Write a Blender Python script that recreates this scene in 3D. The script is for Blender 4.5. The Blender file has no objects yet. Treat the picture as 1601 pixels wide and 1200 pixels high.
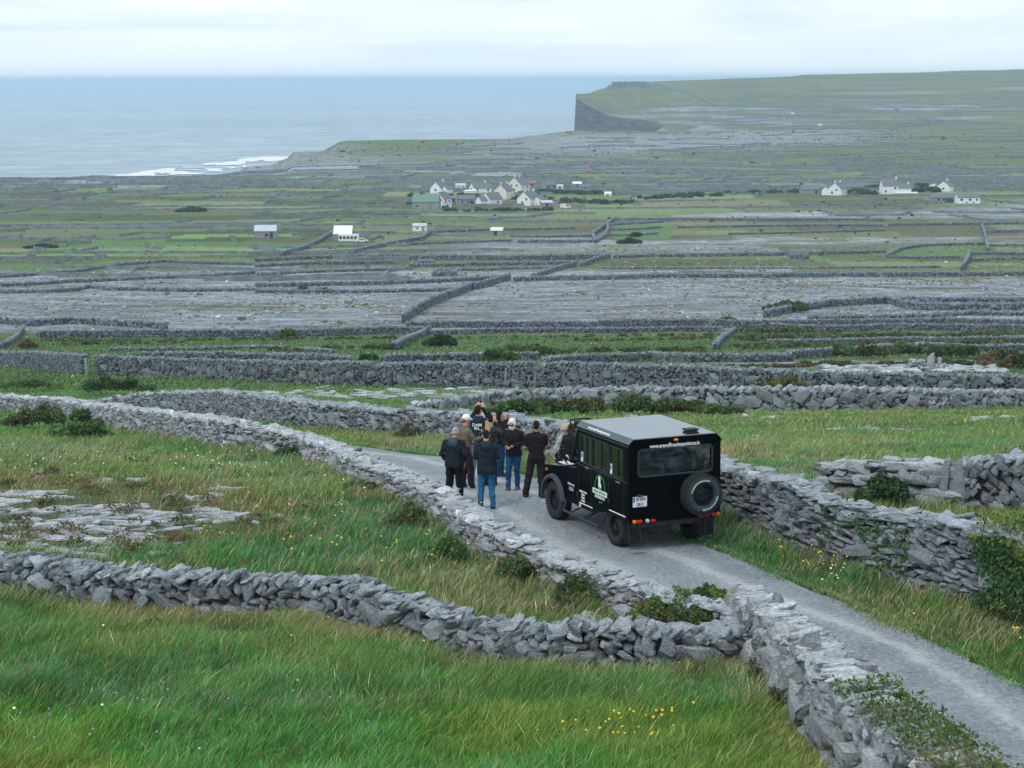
import bpy, math, random
import numpy as np
from mathutils import Vector, Matrix
rng = np.random.default_rng(7)
random.seed(7)
SC = bpy.context.scene
COL = SC.collection
R = math.radians

# ------------------------------------------------------------------ camera model
F, HC, YE = 3100.0, 72.0, 124.0          # focal length in photo pixels, eye height above the sea, eye-level row
PITCH, ROLL = math.atan((600 - YE) / F), R(0.19)

def ray(px, py):
    """world direction with y = 1 through a point of the photograph"""
    X, Y = px - 800.5, 600 - py
    cr, sr = math.cos(ROLL), math.sin(ROLL)
    X, Y = X * cr + Y * sr * 0 , (Y - X * sr) / cr
    c, s = math.cos(PITCH), math.sin(PITCH)
    d = np.array([X / F, c + Y / F * s, -s + Y / F * c])
    return d / d[1]

# ------------------------------------------------------------------ noise
def vnoise(x, y, seed=0):
    x = np.asarray(x, float); y = np.asarray(y, float)
    xi = np.floor(x).astype(np.int64); yi = np.floor(y).astype(np.int64)
    xf = x - xi; yf = y - yi
    def h(a, b):
        n = (a * 374761393 + b * 668265263 + seed * 974634777) & 0x7fffffff
        n = ((n ^ (n >> 13)) * 1274126177) & 0x7fffffff
        return ((n ^ (n >> 16)) & 0xffff) / 65535.0
    u = xf * xf * (3 - 2 * xf); v = yf * yf * (3 - 2 * yf)
    return (h(xi, yi) * (1 - u) + h(xi + 1, yi) * u) * (1 - v) + (h(xi, yi + 1) * (1 - u) + h(xi + 1, yi + 1) * u) * v

def fbm(x, y, seed=0, o=4):
    s = 0; a = 1; t = 0
    for k in range(o):
        s = s + a * vnoise(x * 2 ** k, y * 2 ** k, seed + k * 17); t += a; a *= .5
    return s / t

# ------------------------------------------------------------------ terrain
COMMON = [(-80, 64.5), (0, 63.4), (25, 62.95), (43, 62.87), (55, 61.6), (75, 59.0), (97, 55.7), (125, 52.4), (200, 43.5),
          (300, 32.8), (400, 26.5), (485, 22.0), (650, 17.5), (900, 14.0), (1150, 10.5)]
def gap(edge, elev, top, far):
    return [(edge, elev), (edge + 6, -2.0), (top - 6, -3.0), (top, 3.0)] + far
COLS = {
    -400: [(1343, 4.0), (1349, -2.5), (6000, -4)],
    300: [(1343, 4.0), (1349, -2.5), (6000, -4)],
    350: [(1370, 4.5), (1376, -2.5), (6000, -4)],
    385: [(1440, 5.5), (1446, -2.5), (6000, -4)],
    452: [(1560, 7.0), (1566, -2.5), (6000, -4)],
    462: [(1560, 11.8), (1566, -2.5), (6000, -4)],
    535: [(1740, 14.6), (1746, -2.5), (6000, -4)],
    545: [(1750, 15.2), (1756, -2.5), (6000, -4)],
    898: gap(1905, 18.2, 2600, [(2610, -4), (6000, -4)]),
    901: [(1905, 18.2), (1911, -2), (2494, -3), (2502, 42), (2530, 46), (2700, 45), (2760, -4), (6000, -4)],
    925: [(1905, 18.2), (1911, -2), (2494, -3), (2502, 30), (2560, 40), (2700, 46), (2900, 46), (3000, -4), (6000, -4)],
    952: [(1905, 18.0), (1911, -2), (2494, -3), (2502, 20), (2600, 36), (2800, 50), (2950, 56), (3100, 55), (3200, -4), (6000, -4)],
    1000: [(1905, 18.0), (1911, -2), (2494, -3), (2502, 15), (2600, 30), (2800, 49), (3000, 58), (3300, 58), (3500, -4), (6000, -4)],
    1045: [(1905, 17.8), (1960, 12), (2400, 8), (2502, 10), (2700, 28), (3000, 57.5), (3300, 60), (3600, -4), (6000, -4)],
    1250: [(1905, 16.8), (2300, 21), (2700, 38), (3200, 67), (3500, 69), (3900, -4), (6000, -4)],
    1601: [(1905, 13.5), (2300, 23), (2700, 41), (3200, 70), (3500, 78), (4000, -4), (6000, -4)],
    2100: [(1905, 12.0), (2300, 23), (2700, 43), (3200, 74), (3500, 83), (4100, -4), (6000, -4)],
}
DG = [-80.0, -30, 0, 8, 14]
while DG[-1] < 120: DG.append(DG[-1] + max(.35, DG[-1] * .012))
while DG[-1] < 1300: DG.append(DG[-1] * 1.011)
DG = np.unique(np.concatenate([DG, np.arange(1300, 1460, 6.0), np.arange(1460, 1960, 7.0), np.geomspace(1965, 2480, 24), np.arange(2482, 2540, 4.0),
                               np.geomspace(2545, 4200, 60), [1343, 1349, 1905, 1911, 2494, 2502, 4600, 6000]]))
CK = sorted(COLS)
CT = np.array([(k - 800.5) / F for k in CK])
ETAB = np.array([np.interp(DG, [a for a, b in COMMON + COLS[k]], [b for a, b in COMMON + COLS[k]]) for k in CK])
ETAB = ETAB + np.where(ETAB > 2, np.interp(DG, [200, 1300, 6000], [0, 3.9, 15.5]), 0)

ROAD_POLY = None   # filled below
def in_poly(x, y, poly):
    x = np.asarray(x, float); y = np.asarray(y, float)
    inside = np.zeros(x.shape, bool)
    n = len(poly)
    for i in range(n):
        x0, y0 = poly[i]; x1, y1 = poly[(i + 1) % n]
        c = ((y0 > y) != (y1 > y)) & (x < (x1 - x0) * (y - y0) / (y1 - y0 + 1e-12) + x0)
        inside ^= c
    return inside

def hbase(x, y):
    x = np.asarray(x, float); y = np.asarray(y, float)
    t = np.where(y > 1, x / np.maximum(y, 1), 0)
    t = np.clip(t, CT[0], CT[-1]); d = np.clip(y, DG[0], DG[-1])
    ci = np.clip(np.searchsorted(CT, t) - 1, 0, len(CT) - 2)
    di = np.clip(np.searchsorted(DG, d) - 1, 0, len(DG) - 2)
    u = (t - CT[ci]) / (CT[ci + 1] - CT[ci]); v = (d - DG[di]) / (DG[di + 1] - DG[di])
    return (ETAB[ci, di] * (1 - u) + ETAB[ci + 1, di] * u) * (1 - v) + (ETAB[ci, di + 1] * (1 - u) + ETAB[ci + 1, di + 1] * u) * v

def hgt(x, y):
    x = np.asarray(x, float); y = np.asarray(y, float)
    b = hbase(x, y)
    amp = np.interp(y, [0, 40, 70, 100, 200, 500, 1200, 2500, 4000], [.0, .0, .06, .25, .6, .7, .9, 1.5, 2.5])
    sc = np.interp(y, [0, 100, 400, 1500, 4000], [14, 22, 40, 90, 200])
    # noise in fixed layers blended by distance keeps the surface continuous
    n1 = fbm(x / 16, y / 16, 3, 3) - .5; n2 = fbm(x / 60, y / 60, 5, 3) - .5
    w = np.clip((y - 120) / 300, 0, 1)
    land = np.clip((b + .5) / 4, 0, 1)
    z = b + amp * (n1 * (1 - w) + n2 * w) * land
    # low ledges of the limestone terraces
    led = np.clip((y - 1000) / 400, 0, 1) * land * (y < 2480)
    z = z + led * 1.2 * (np.round(fbm(x / 130, y / 70, 11, 2) * 6) / 6 - .5)
    return z

DSCAN = DG[(DG > 18)]
DSCAN = np.unique(np.concatenate([DSCAN, (DSCAN[1:] + DSCAN[:-1]) / 2]))
def ground(px, py):
    """world point where the sight line of a photo pixel meets the terrain"""
    r = ray(px, py)
    ds = DSCAN
    f = HC + r[2] * ds - hgt(r[0] * ds, ds)
    k = np.argmax(f < 0) if (f < 0).any() else len(ds) - 1
    a, b = ds[max(k - 1, 0)], ds[k]
    for _ in range(24):
        m = (a + b) / 2
        if HC + r[2] * m - float(hgt(r[0] * m, m)) < 0: b = m
        else: a = m
    m = (a + b) / 2
    return np.array([r[0] * m, m, float(hgt(r[0] * m, m))])
def at(px, py, d):
    r = ray(px, py); return np.array([r[0] * d, d, HC + r[2] * d])

# ------------------------------------------------------------------ object helpers
def link(o, parent=None):
    COL.objects.link(o)
    if parent is not None: o.parent = parent
    return o
def tag(o, label=None, cat=None, group=None, kind=None):
    if label: o['label'] = label
    if cat: o['category'] = cat
    if group: o['group'] = group
    if kind: o['kind'] = kind
    return o
def empty(name, loc, rz=0.0):
    o = bpy.data.objects.new(name, None); o.empty_display_size = .2
    COL.objects.link(o); o.location = loc; o.rotation_euler = (0, 0, rz)
    return o
def mesh_np(name, V, Fc, mat, parent=None, smooth=False, color=None, link_it=True):
    """V (n,3), Fc: array (m,k) or list of arrays; color (n,4) per vertex"""
    me = bpy.data.meshes.new(name)
    V = np.asarray(V, np.float32)
    fl = Fc if isinstance(Fc, list) else [Fc]
    fl = [np.asarray(f, np.int32) for f in fl if len(f)]
    me.vertices.add(len(V)); me.vertices.foreach_set('co', V.ravel())
    tot = np.concatenate([np.full(len(f), f.shape[1], np.int32) for f in fl])
    idx = np.concatenate([f.ravel() for f in fl])
    me.loops.add(len(idx)); me.loops.foreach_set('vertex_index', idx)
    me.polygons.add(len(tot))
    st = np.concatenate([[0], np.cumsum(tot)[:-1]]).astype(np.int32)
    me.polygons.foreach_set('loop_start', st)
    me.polygons.foreach_set('use_smooth', np.full(len(tot), bool(smooth)))
    if color is not None:
        ca = me.color_attributes.new('tone', 'FLOAT_COLOR', 'POINT')
        ca.data.foreach_set('color', np.asarray(color, np.float32).ravel())
    me.update(calc_edges=True)
    if mat is not None: me.materials.append(mat)
    o = bpy.data.objects.new(name, me)
    if link_it: link(o, parent)
    return o

class MB:
    """collects shapes, then links them as one mesh object"""
    def __init__(s): s.v = []; s.f = []
    def add(s, vs, fs):
        n = len(s.v); s.v += [tuple(map(float, p)) for p in vs]; s.f += [tuple(i + n for i in f) for f in fs]; return s
    def box(s, c, d, rz=0, rx=0, ry=0, taper=None):
        x, y, z = d[0] / 2, d[1] / 2, d[2] / 2
        vs = [(-x, -y, -z), (x, -y, -z), (x, y, -z), (-x, y, -z), (-x, -y, z), (x, -y, z), (x, y, z), (-x, y, z)]
        if taper: vs = vs[:4] + [(a * taper[0], b * taper[1], cc) for a, b, cc in vs[4:]]
        if rx or ry or rz:
            M = Matrix.Rotation(rz, 3, 'Z') @ Matrix.Rotation(ry, 3, 'Y') @ Matrix.Rotation(rx, 3, 'X')
            vs = [tuple(M @ Vector(v)) for v in vs]
        vs = [(a + c[0], b + c[1], e + c[2]) for a, b, e in vs]
        return s.add(vs, [(0, 3, 2, 1), (4, 5, 6, 7), (0, 1, 5, 4), (1, 2, 6, 5), (2, 3, 7, 6), (3, 0, 4, 7)])
    def bbox(s, x0, x1, y0, y1, z0, z1): return s.box(((x0 + x1) / 2, (y0 + y1) / 2, (z0 + z1) / 2), (x1 - x0, y1 - y0, z1 - z0))
    def cyl(s, p0, p1, r0, r1=None, n=12):
        r1 = r0 if r1 is None else r1
        a = Vector(p0); b = Vector(p1); d = (b - a)
        q = d.to_track_quat('Z', 'Y')
        vs = []
        for k, (p, r) in enumerate(((a, r0), (b, r1))):
            for i in range(n):
                t = 2 * math.pi * i / n
                vs.append(p + q @ Vector((math.cos(t) * r, math.sin(t) * r, 0)))
        fs = [(i, (i + 1) % n, n + (i + 1) % n, n + i) for i in range(n)] + [tuple(range(n - 1, -1, -1)), tuple(range(n, 2 * n))]
        return s.add(vs, fs)
    def tube(s, pts, r, n=8):
        for a, b in zip(pts[:-1], pts[1:]): s.cyl(a, b, r, r, n)
        return s
    def prism(s, poly, axis, a, b):
        """extrude a 2-D polygon along an axis (0,1,2) from a to b"""
        n = len(poly); vs = []
        for t in (a, b):
            for (u, v) in poly:
                p = [u, v]; p.insert(axis, t); vs.append(p)
        return s.add(vs, [tuple(range(n - 1, -1, -1)), tuple(range(n, 2 * n))] + [(i, (i + 1) % n, n + (i + 1) % n, n + i) for i in range(n)])
    def lathe(s, prof, c, axis='Y', n=32, closed=True):
        """prof: list of (radius, offset along axis)"""
        m = len(prof); vs = []
        for i in range(n):
            t = 2 * math.pi * i / n
            for r, h in prof:
                if axis == 'Y': vs.append((c[0] + r * math.cos(t), c[1] + h, c[2] + r * math.sin(t)))
                elif axis == 'X': vs.append((c[0] + h, c[1] + r * math.cos(t), c[2] + r * math.sin(t)))
                else: vs.append((c[0] + r * math.cos(t), c[1] + r * math.sin(t), c[2] + h))
        fs = []
        for i in range(n):
            j = (i + 1) % n
            for k in range(m if closed else m - 1):
                l = (k + 1) % m
                fs.append((i * m + k, j * m + k, j * m + l, i * m + l))
        return s.add(vs, fs)
    def ball(s, c, r, n=10, sc=(1, 1, 1)):
        m = n // 2; vs = [(c[0], c[1], c[2] + r * sc[2])]
        for i in range(1, m):
            ph = math.pi * i / m
            for j in range(n):
                t = 2 * math.pi * j / n
                vs.append((c[0] + r * sc[0] * math.sin(ph) * math.cos(t), c[1] + r * sc[1] * math.sin(ph) * math.sin(t), c[2] + r * sc[2] * math.cos(ph)))
        vs.append((c[0], c[1], c[2] - r * sc[2])); L = len(vs) - 1
        fs = [(0, 1 + j, 1 + (j + 1) % n) for j in range(n)]
        for i in range(m - 2):
            for j in range(n): fs.append((1 + i * n + j, 1 + (i + 1) * n + j, 1 + (i + 1) * n + (j + 1) % n, 1 + i * n + (j + 1) % n))
        fs += [(L, 1 + (m - 2) * n + (j + 1) % n, 1 + (m - 2) * n + j) for j in range(n)]
        return s.add(vs, fs)
    def build(s, name, mat, parent=None, smooth=False, bevel=0.0, angle=None, label=None):
        me = bpy.data.meshes.new(name); me.from_pydata(s.v, [], s.f)
        me.materials.append(mat)
        import bmesh
        bm = bmesh.new(); bm.from_mesh(me); bmesh.ops.recalc_face_normals(bm, faces=bm.faces)
        if bevel: bmesh.ops.bevel(bm, geom=[e for e in bm.edges if e.is_manifold and e.calc_face_angle(0) > .5], offset=bevel, segments=2, affect='EDGES', clamp_overlap=True)
        bm.to_mesh(me); bm.free()
        if smooth: me.polygons.foreach_set('use_smooth', [True] * len(me.polygons))
        o = bpy.data.objects.new(name, me); link(o, parent)
        if label: o['label'] = label
        return o

# ------------------------------------------------------------------ materials
def new_mat(name):
    m = bpy.data.materials.new(name); m.use_nodes = True
    nt = m.node_tree; nt.nodes.clear()
    return m, nt
def N(nt, typ, **kw):
    n = nt.nodes.new(typ)
    for k, v in kw.items():
        if k == 'inp':
            for a, b in v.items(): n.inputs[a].default_value = b
        else: setattr(n, k, v)
    return n
def ramp(nt, stops):
    n = nt.nodes.new('ShaderNodeValToRGB'); e = n.color_ramp.elements
    e[0].position, e[0].color = stops[0][0], (*stops[0][1], 1)
    e[1].position, e[1].color = stops[-1][0], (*stops[-1][1], 1)
    for p, c in stops[1:-1]:
        k = e.new(p); k.color = (*c, 1)
    return n
def mixc(nt, f, a, b, mode='MIX'):
    n = nt.nodes.new('ShaderNodeMix'); n.data_type = 'RGBA'; n.blend_type = mode; n.clamp_factor = True
    for s, v in ((n.inputs[0], f), (n.inputs[6], a), (n.inputs[7], b)):
        if hasattr(v, 'links') or hasattr(v, 'is_output'): nt.links.new(v, s)
        elif isinstance(v, (tuple, list)): s.default_value = (*v, 1) if len(v) == 3 else v
        else: s.default_value = v
    return n.outputs[2]
def mth(nt, op, a, b=0.0, clamp=False):
    n = nt.nodes.new('ShaderNodeMath'); n.operation = op; n.use_clamp = clamp
    for s, v in ((n.inputs[0], a), (n.inputs[1], b)):
        if hasattr(v, 'is_output'): nt.links.new(v, s)
        else: s.default_value = v
    return n.outputs[0]
def noise(nt, scale, detail=4, rough=.55, vec=None, dist=0.0):
    n = N(nt, 'ShaderNodeTexNoise', inp={'Scale': scale, 'Detail': detail, 'Roughness': rough, 'Distortion': dist})
    if vec is not None: nt.links.new(vec, n.inputs['Vector'])
    return n.outputs['Fac']
def pos(nt, scale=(1, 1, 1)):
    g = N(nt, 'ShaderNodeNewGeometry')
    m = N(nt, 'ShaderNodeMapping', inp={'Scale': scale})
    nt.links.new(g.outputs['Position'], m.inputs['Vector'])
    return m.outputs[0]
def objpos(nt, scale=(1, 1, 1)):
    g = N(nt, 'ShaderNodeTexCoord')
    m = N(nt, 'ShaderNodeMapping', inp={'Scale': scale})
    nt.links.new(g.outputs['Object'], m.inputs['Vector'])
    return m.outputs[0]
def finish(nt, col, rough=.8, bump=None, bstr=.3, bdist=.02, spec=.3, metal=0.0, trans=0.0, coat=0.0):
    b = N(nt, 'ShaderNodeBsdfPrincipled')
    if hasattr(col, 'is_output'): nt.links.new(col, b.inputs['Base Color'])
    else: b.inputs['Base Color'].default_value = (*col, 1)
    if hasattr(rough, 'is_output'): nt.links.new(rough, b.inputs['Roughness'])
    else: b.inputs['Roughness'].default_value = rough
    b.inputs['Specular IOR Level'].default_value = spec
    b.inputs['Metallic'].default_value = metal
    b.inputs['Transmission Weight'].default_value = trans
    b.inputs['Coat Weight'].default_value = coat
    if bump is not None:
        k = N(nt, 'ShaderNodeBump', inp={'Strength': bstr, 'Distance': bdist})
        nt.links.new(bump, k.inputs['Height']); nt.links.new(k.outputs[0], b.inputs['Normal'])
    o = N(nt, 'ShaderNodeOutputMaterial'); nt.links.new(b.outputs[0], o.inputs[0])
    return b
def simple(name, col, rough=.6, var=.15, scale=8.0, bstr=.0, bdist=.01, bscale=30.0, spec=.3, metal=0.0, coat=0.0, two=None):
    """a plain material with a little uneven colour and grain"""
    m, nt = new_mat(name)
    p = objpos(nt)
    n1 = noise(nt, scale, 5, .6, p)
    c2 = two if two else tuple(min(1, c * (1 + var)) for c in col)
    c1 = tuple(c * (1 - var) for c in col)
    r = ramp(nt, [(.3, c1), (.7, c2)]); nt.links.new(n1, r.inputs[0])
    finish(nt, r.outputs[0], rough, noise(nt, bscale, 4, .6, p) if bstr else None, bstr, bdist, spec, metal, 0, coat)
    return m
def attr(nt, name='tone'):
    a = N(nt, 'ShaderNodeAttribute', attribute_name=name)
    s = N(nt, 'ShaderNodeSeparateColor'); nt.links.new(a.outputs['Color'], s.inputs[0])
    return a.outputs['Color'], s.outputs
M = {}
def stone_mat(name, base=(.245, .275, .295), lich=.40, scale=1.0, green=0.0):
    m, nt = new_mat(name)
    c, s = attr(nt)
    p = pos(nt)
    n1 = noise(nt, 3.0 * scale, 6, .65, p); n2 = noise(nt, 14 * scale, 5, .7, p, .4)
    n3 = noise(nt, 17 * scale, 6, .75, pos(nt, (1, 1, 2.6)), .3)
    r = ramp(nt, [(.30, tuple(b * .38 for b in base)), (.52, base), (.72, tuple(b * 1.6 for b in base))]); nt.links.new(n3, r.inputs[0])
    col = mixc(nt, 1.0, r.outputs[0], c, 'MULTIPLY')
    # pale lichen crust, more of it where the blue channel of the stone says so
    lf = mth(nt, 'MULTIPLY', mth(nt, 'MULTIPLY', mth(nt, 'SUBTRACT', n2, .52), 7.0, True), lich)
    col = mixc(nt, lf, col, (.5, .51, .49))
    oc = mth(nt, 'MULTIPLY', mth(nt, 'SUBTRACT', noise(nt, 2.1 * scale, 5, .7, pos(nt, (1, 1.2, 1.4))), .66), 14.0, True)
    col = mixc(nt, mth(nt, 'MULTIPLY', oc, .55), col, (.30, .22, .09))
    dk = mth(nt, 'MULTIPLY', mth(nt, 'SUBTRACT', n1, .56), 5.0, True)
    col = mixc(nt, dk, col, tuple(b * .38 for b in base))
    if green:
        g = mth(nt, 'MULTIPLY', mth(nt, 'SUBTRACT', noise(nt, 1.3, 3, .5, p), .6), 5.0, True)
        col = mixc(nt, mth(nt, 'MULTIPLY', g, green), col, (.1, .12, .05))
    n4 = noise(nt, 22 * scale, 6, .7, pos(nt, (1, 1, 3)))
    finish(nt, col, .92, n4, 1.0, .045, .15)
    return m
M['stone'] = stone_mat('limestone_rubble')
M['stone_far'] = stone_mat('limestone_far', (.165, .20, .222), .2, .35)
M['stone_mid'] = stone_mat('limestone_mid', (.155, .18, .20), .3, .6)
M['stone_pale'] = stone_mat('limestone_weathered', (.34, .365, .38), .50, 1.0)
M['core'] = simple('wall_core_rubble', (.045, .047, .05), .95, .4, 6, .5, .05)

def terrain_mat():
    m, nt = new_mat('terrain_grass_and_limestone')
    c, s = attr(nt)                       # r rock share, g dryness, b lightness, a fields
    p = pos(nt)
    g = N(nt, 'ShaderNodeNewGeometry'); sp = N(nt, 'ShaderNodeSeparateXYZ'); nt.links.new(g.outputs['Position'], sp.inputs[0])
    dist = sp.outputs[1]
    nearf = mth(nt, 'SUBTRACT', 1.0, mth(nt, 'DIVIDE', dist, 130.0, True), True)
    fine = noise(nt, 2.2, 6, .7, p); med = noise(nt, .22, 9, .80, p, .4); big = noise(nt, .05, 5, .65, p, .8)
    huge = noise(nt, .012, 5, .7, p, .5)
    # grass
    gr = ramp(nt, [(.25, (.052, .100, .038)), (.5, (.098, .172, .062)), (.78, (.155, .235, .095))]); nt.links.new(med, gr.inputs[0])
    dr = ramp(nt, [(.25, (.10, .085, .05)), (.55, (.17, .15, .095)), (.8, (.24, .21, .14))]); nt.links.new(fine, dr.inputs[0])
    gj = ramp(nt, [(.34, (.72, .74, .74)), (.5, (1, 1, 1)), (.66, (1.28, 1.26, 1.2))]); nt.links.new(noise(nt, .5, 7, .8, pos(nt, (1, .3, 1)), .3), gj.inputs[0])
    dfac = mth(nt, 'ADD', s[1], mth(nt, 'MULTIPLY', mth(nt, 'SUBTRACT', big, .5), 1.3), True)
    gcol = mixc(nt, 1.0, mixc(nt, dfac, gr.outputs[0], dr.outputs[0]), gj.outputs[0], 'MULTIPLY')
    # rock
    rn = noise(nt, .16, 10, .84, pos(nt, (.5, 1, 1)), .2)
    rn2 = noise(nt, .09, 10, .80, pos(nt, (.55, 1, 1)), .4)
    rk = ramp(nt, [(.36, (.085, .10, .105)), (.45, (.19, .21, .225)), (.55, (.29, .315, .335)), (.66, (.44, .465, .485))]); nt.links.new(rn, rk.inputs[0])
    jn = noise(nt, .55, 6, .8, pos(nt, (1, .22, 1)), .3)
    jr = ramp(nt, [(.36, (.62, .65, .68)), (.5, (1.05, 1.06, 1.08)), (.64, (1.4, 1.4, 1.4))]); nt.links.new(jn, jr.inputs[0])
    rkc = mixc(nt, .85, rk.outputs[0], jr.outputs[0], 'MULTIPLY')
    crack = mth(nt, 'MULTIPLY', mth(nt, 'SUBTRACT', rn2, .53), 16.0, True)
    rcol = mixc(nt, mth(nt, 'MULTIPLY', crack, .7), rkc, (.105, .125, .095))
    br = mth(nt, 'MULTIPLY', mth(nt, 'SUBTRACT', noise(nt, .045, 6, .7, pos(nt, (.45, 1.2, 1)), .6), .57), 14.0, True)
    rcol = mixc(nt, mth(nt, 'MULTIPLY', br, .85), rcol, (.13, .108, .05))
    mixn = mth(nt, 'ADD', mth(nt, 'MULTIPLY', noise(nt, .16, 8, .75, pos(nt, (.5, 1.1, 1)), .5), .6), mth(nt, 'MULTIPLY', fine, .4))
    rf = mth(nt, 'MULTIPLY', mth(nt, 'SUBTRACT', mth(nt, 'ADD', s[0], mixn), .98), 9.0, True)
    col = mixc(nt, rf, gcol, rcol)
    col = mixc(nt, 1.0, col, mixc(nt, 1.0, (1, 1, 1), s[2], 'MULTIPLY'), 'MULTIPLY')
    # steep rock of the sea cliffs
    nz = N(nt, 'ShaderNodeSeparateXYZ'); nt.links.new(g.outputs['True Normal'], nz.inputs[0])
    steep = mth(nt, 'MULTIPLY', mth(nt, 'SUBTRACT', .80, nz.outputs[2]), 6.0, True)
    cl = ramp(nt, [(.38, (.018, .02, .022)), (.62, (.12, .115, .11))]); nt.links.new(noise(nt, .16, 7, .75, pos(nt, (.6, .3, 2.2)), .5), cl.inputs[0])
    col = mixc(nt, steep, col, cl.outputs[0])
    finish(nt, col, .95, noise(nt, .5, 9, .8, p), .9, .6, .1)
    return m
M['terrain'] = terrain_mat()

def road_mat():
    m, nt = new_mat('worn_gravelly_asphalt')
    c, s = attr(nt)
    p = pos(nt)
    fine = noise(nt, 13, 5, .9, p); med = noise(nt, .9, 8, .75, p, .6); vf = noise(nt, 70, 3, .8, p)
    r = ramp(nt, [(.32, (.13, .145, .155)), (.5, (.25, .27, .285)), (.7, (.46, .48, .49))]); nt.links.new(fine, r.inputs[0])
    mr = ramp(nt, [(.36, (.80, .82, .85)), (.62, (1.12, 1.12, 1.10))]); nt.links.new(med, mr.inputs[0])
    col = mixc(nt, 1.0, r.outputs[0], mr.outputs[0], 'MULTIPLY')
    pass
    b = mth(nt, 'MULTIPLY', mth(nt, 'SUBTRACT', mth(nt, 'ADD', s[0], mth(nt, 'MULTIPLY', noise(nt, 2.3, 6, .7, p), .8)), .78), 4, True)
    col = mixc(nt, mth(nt, 'MULTIPLY', b, .35), col, (.46, .47, .475))
    wr_ = ramp(nt, [(0, (.86, .88, .90)), (1, (1.28, 1.26, 1.24))]); nt.links.new(s[0], wr_.inputs[0]); col = mixc(nt, 1.0, col, wr_.outputs[0], 'MULTIPLY')
    finish(nt, col, .93, vf, .5, .012, .15)
    return m
M['road'] = road_mat()

def blade_mat(name, rough=.6):
    m, nt = new_mat(name)
    c, s = attr(nt)
    b = finish(nt, c, rough, spec=.2)
    tr = N(nt, 'ShaderNodeBsdfTranslucent'); nt.links.new(c, tr.inputs[0])
    mx = N(nt, 'ShaderNodeMixShader', inp={0: .42})
    nt.links.new(b.outputs[0], mx.inputs[1]); nt.links.new(tr.outputs[0], mx.inputs[2])
    o = [n for n in nt.nodes if n.type == 'OUTPUT_MATERIAL'][0]; nt.links.new(mx.outputs[0], o.inputs[0])
    return m
M['blade'] = blade_mat('grass_blades')
M['leaf'] = blade_mat('shrub_leaves', .5)
M['twig'] = simple('twig', (.06, .045, .03), .9)

def sea_mat():
    m, nt = new_mat('sea_water')
    p = pos(nt)
    w1 = noise(nt, .035, 8, .72, pos(nt, (.5, 1, 1)), .5); w2 = noise(nt, .25, 5, .7, pos(nt, (.6, 1, 1)), .3)
    big = noise(nt, .0016, 5, .6, pos(nt, (.35, 1, 1)), .4)
    r = ramp(nt, [(.3, (.20, .285, .345)), (.7, (.29, .385, .44))]); nt.links.new(big, r.inputs[0])
    cap = mth(nt, 'MULTIPLY', mth(nt, 'SUBTRACT', w1, .64), 12, True)
    wv = ramp(nt, [(.38, (.55, .58, .62)), (.62, (1.5, 1.46, 1.4))]); nt.links.new(noise(nt, .02, 9, .8, pos(nt, (.7, 1, 1)), .3), wv.inputs[0])
    col = mixc(nt, 1.0, r.outputs[0], wv.outputs[0], 'MULTIPLY')
    col = mixc(nt, mth(nt, 'MULTIPLY', cap, .45), col, (.55, .6, .63))
    finish(nt, col, .38, mth(nt, 'ADD', w1, mth(nt, 'MULTIPLY', w2, .2)), 1.0, 3.5, .5)
    return m
M['sea'] = sea_mat()
M['foam'] = simple('sea_foam', (.72, .76, .78), .8, .12, .3)
M['white_wall'] = simple('whitewashed_render', (.74, .76, .77), .85, .08, 1.2)
M['cream_wall'] = simple('cream_render', (.70, .66, .60), .85, .08, 1.2)
M['grey_wall'] = simple('bare_grey_render', (.25, .26, .26), .9, .2, 1.0)
M['slate'] = simple('slate_roof', (.13, .155, .175), .7, .2, 2.0)
M['green_roof'] = simple('green_corrugated_roof', (.13, .23, .20), .6, .15, 1.5)
M['pale_roof'] = simple('pale_corrugated_roof', (.47, .52, .56), .5, .12, 1.5)
M['white_roof'] = simple('white_sheet_roof', (.78, .79, .80), .5, .05, 1.5)
M['red_roof'] = simple('rusty_red_roof', (.27, .14, .11), .8, .25, 1.5)
M['window'] = simple('dark_window', (.03, .04, .05), .2, .1, 3, spec=.5)
M['black_paint'] = simple('glossy_black_paint', (.0012, .0018, .0024), .22, .3, 2.0, spec=.06)
M['roof_paint'] = simple('grey_roof_sheet', (.255, .29, .32), .5, .07, 1.2, .05, .004, 6.0, spec=.35)
M['roof_edge'] = simple('dark_grey_roof_edge', (.07, .10, .118), .4, .1, 2.0)
M['black_plastic'] = simple('matt_black_plastic', (.012, .014, .016), .6, .2, 12)
M['chassis'] = simple('dusty_chassis_steel', (.018, .019, .02), .7, .4, 9)
M['tyre'] = simple('tyre_rubber', (.022, .024, .026), .85, .3, 18, .5, .01, 40)
M['tyre_wall'] = simple('dusty_tyre_side', (.026, .05, .064), .8, .4, 10)
M['rim'] = simple('black_steel_rim', (.012, .014, .017), .4, .2, 8)
M['worn_white'] = simple('worn_white_lettering_band', (.42, .47, .50), .8, .3, 16)
M['decal'] = simple('white_decal', (.78, .8, .82), .5, .03, 5)
M['decal_green'] = simple('green_decal', (.03, .30, .06), .5, .05, 5)
M['decal_teal'] = simple('teal_decal', (.02, .27, .27), .5, .05, 5)
M['decal_blue'] = simple('blue_decal', (.03, .14, .50), .5, .05, 5)
M['decal_pink'] = simple('pink_decal', (.60, .12, .14), .5, .05, 5)
M['plate'] = simple('number_plate_white', (.66, .68, .72), .4, .03, 5)
M['ink'] = simple('plate_ink', (.01, .01, .012), .5, .03, 5)
M['red_lens'] = simple('red_lens', (.62, .015, .012), .2, .1, 20, spec=.5)
M['amber_lens'] = simple('amber_lens', (.80, .22, .01), .2, .1, 20, spec=.5)
M['clear_lens'] = simple('clear_lens', (.45, .50, .54), .15, .15, 20, spec=.6)
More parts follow.
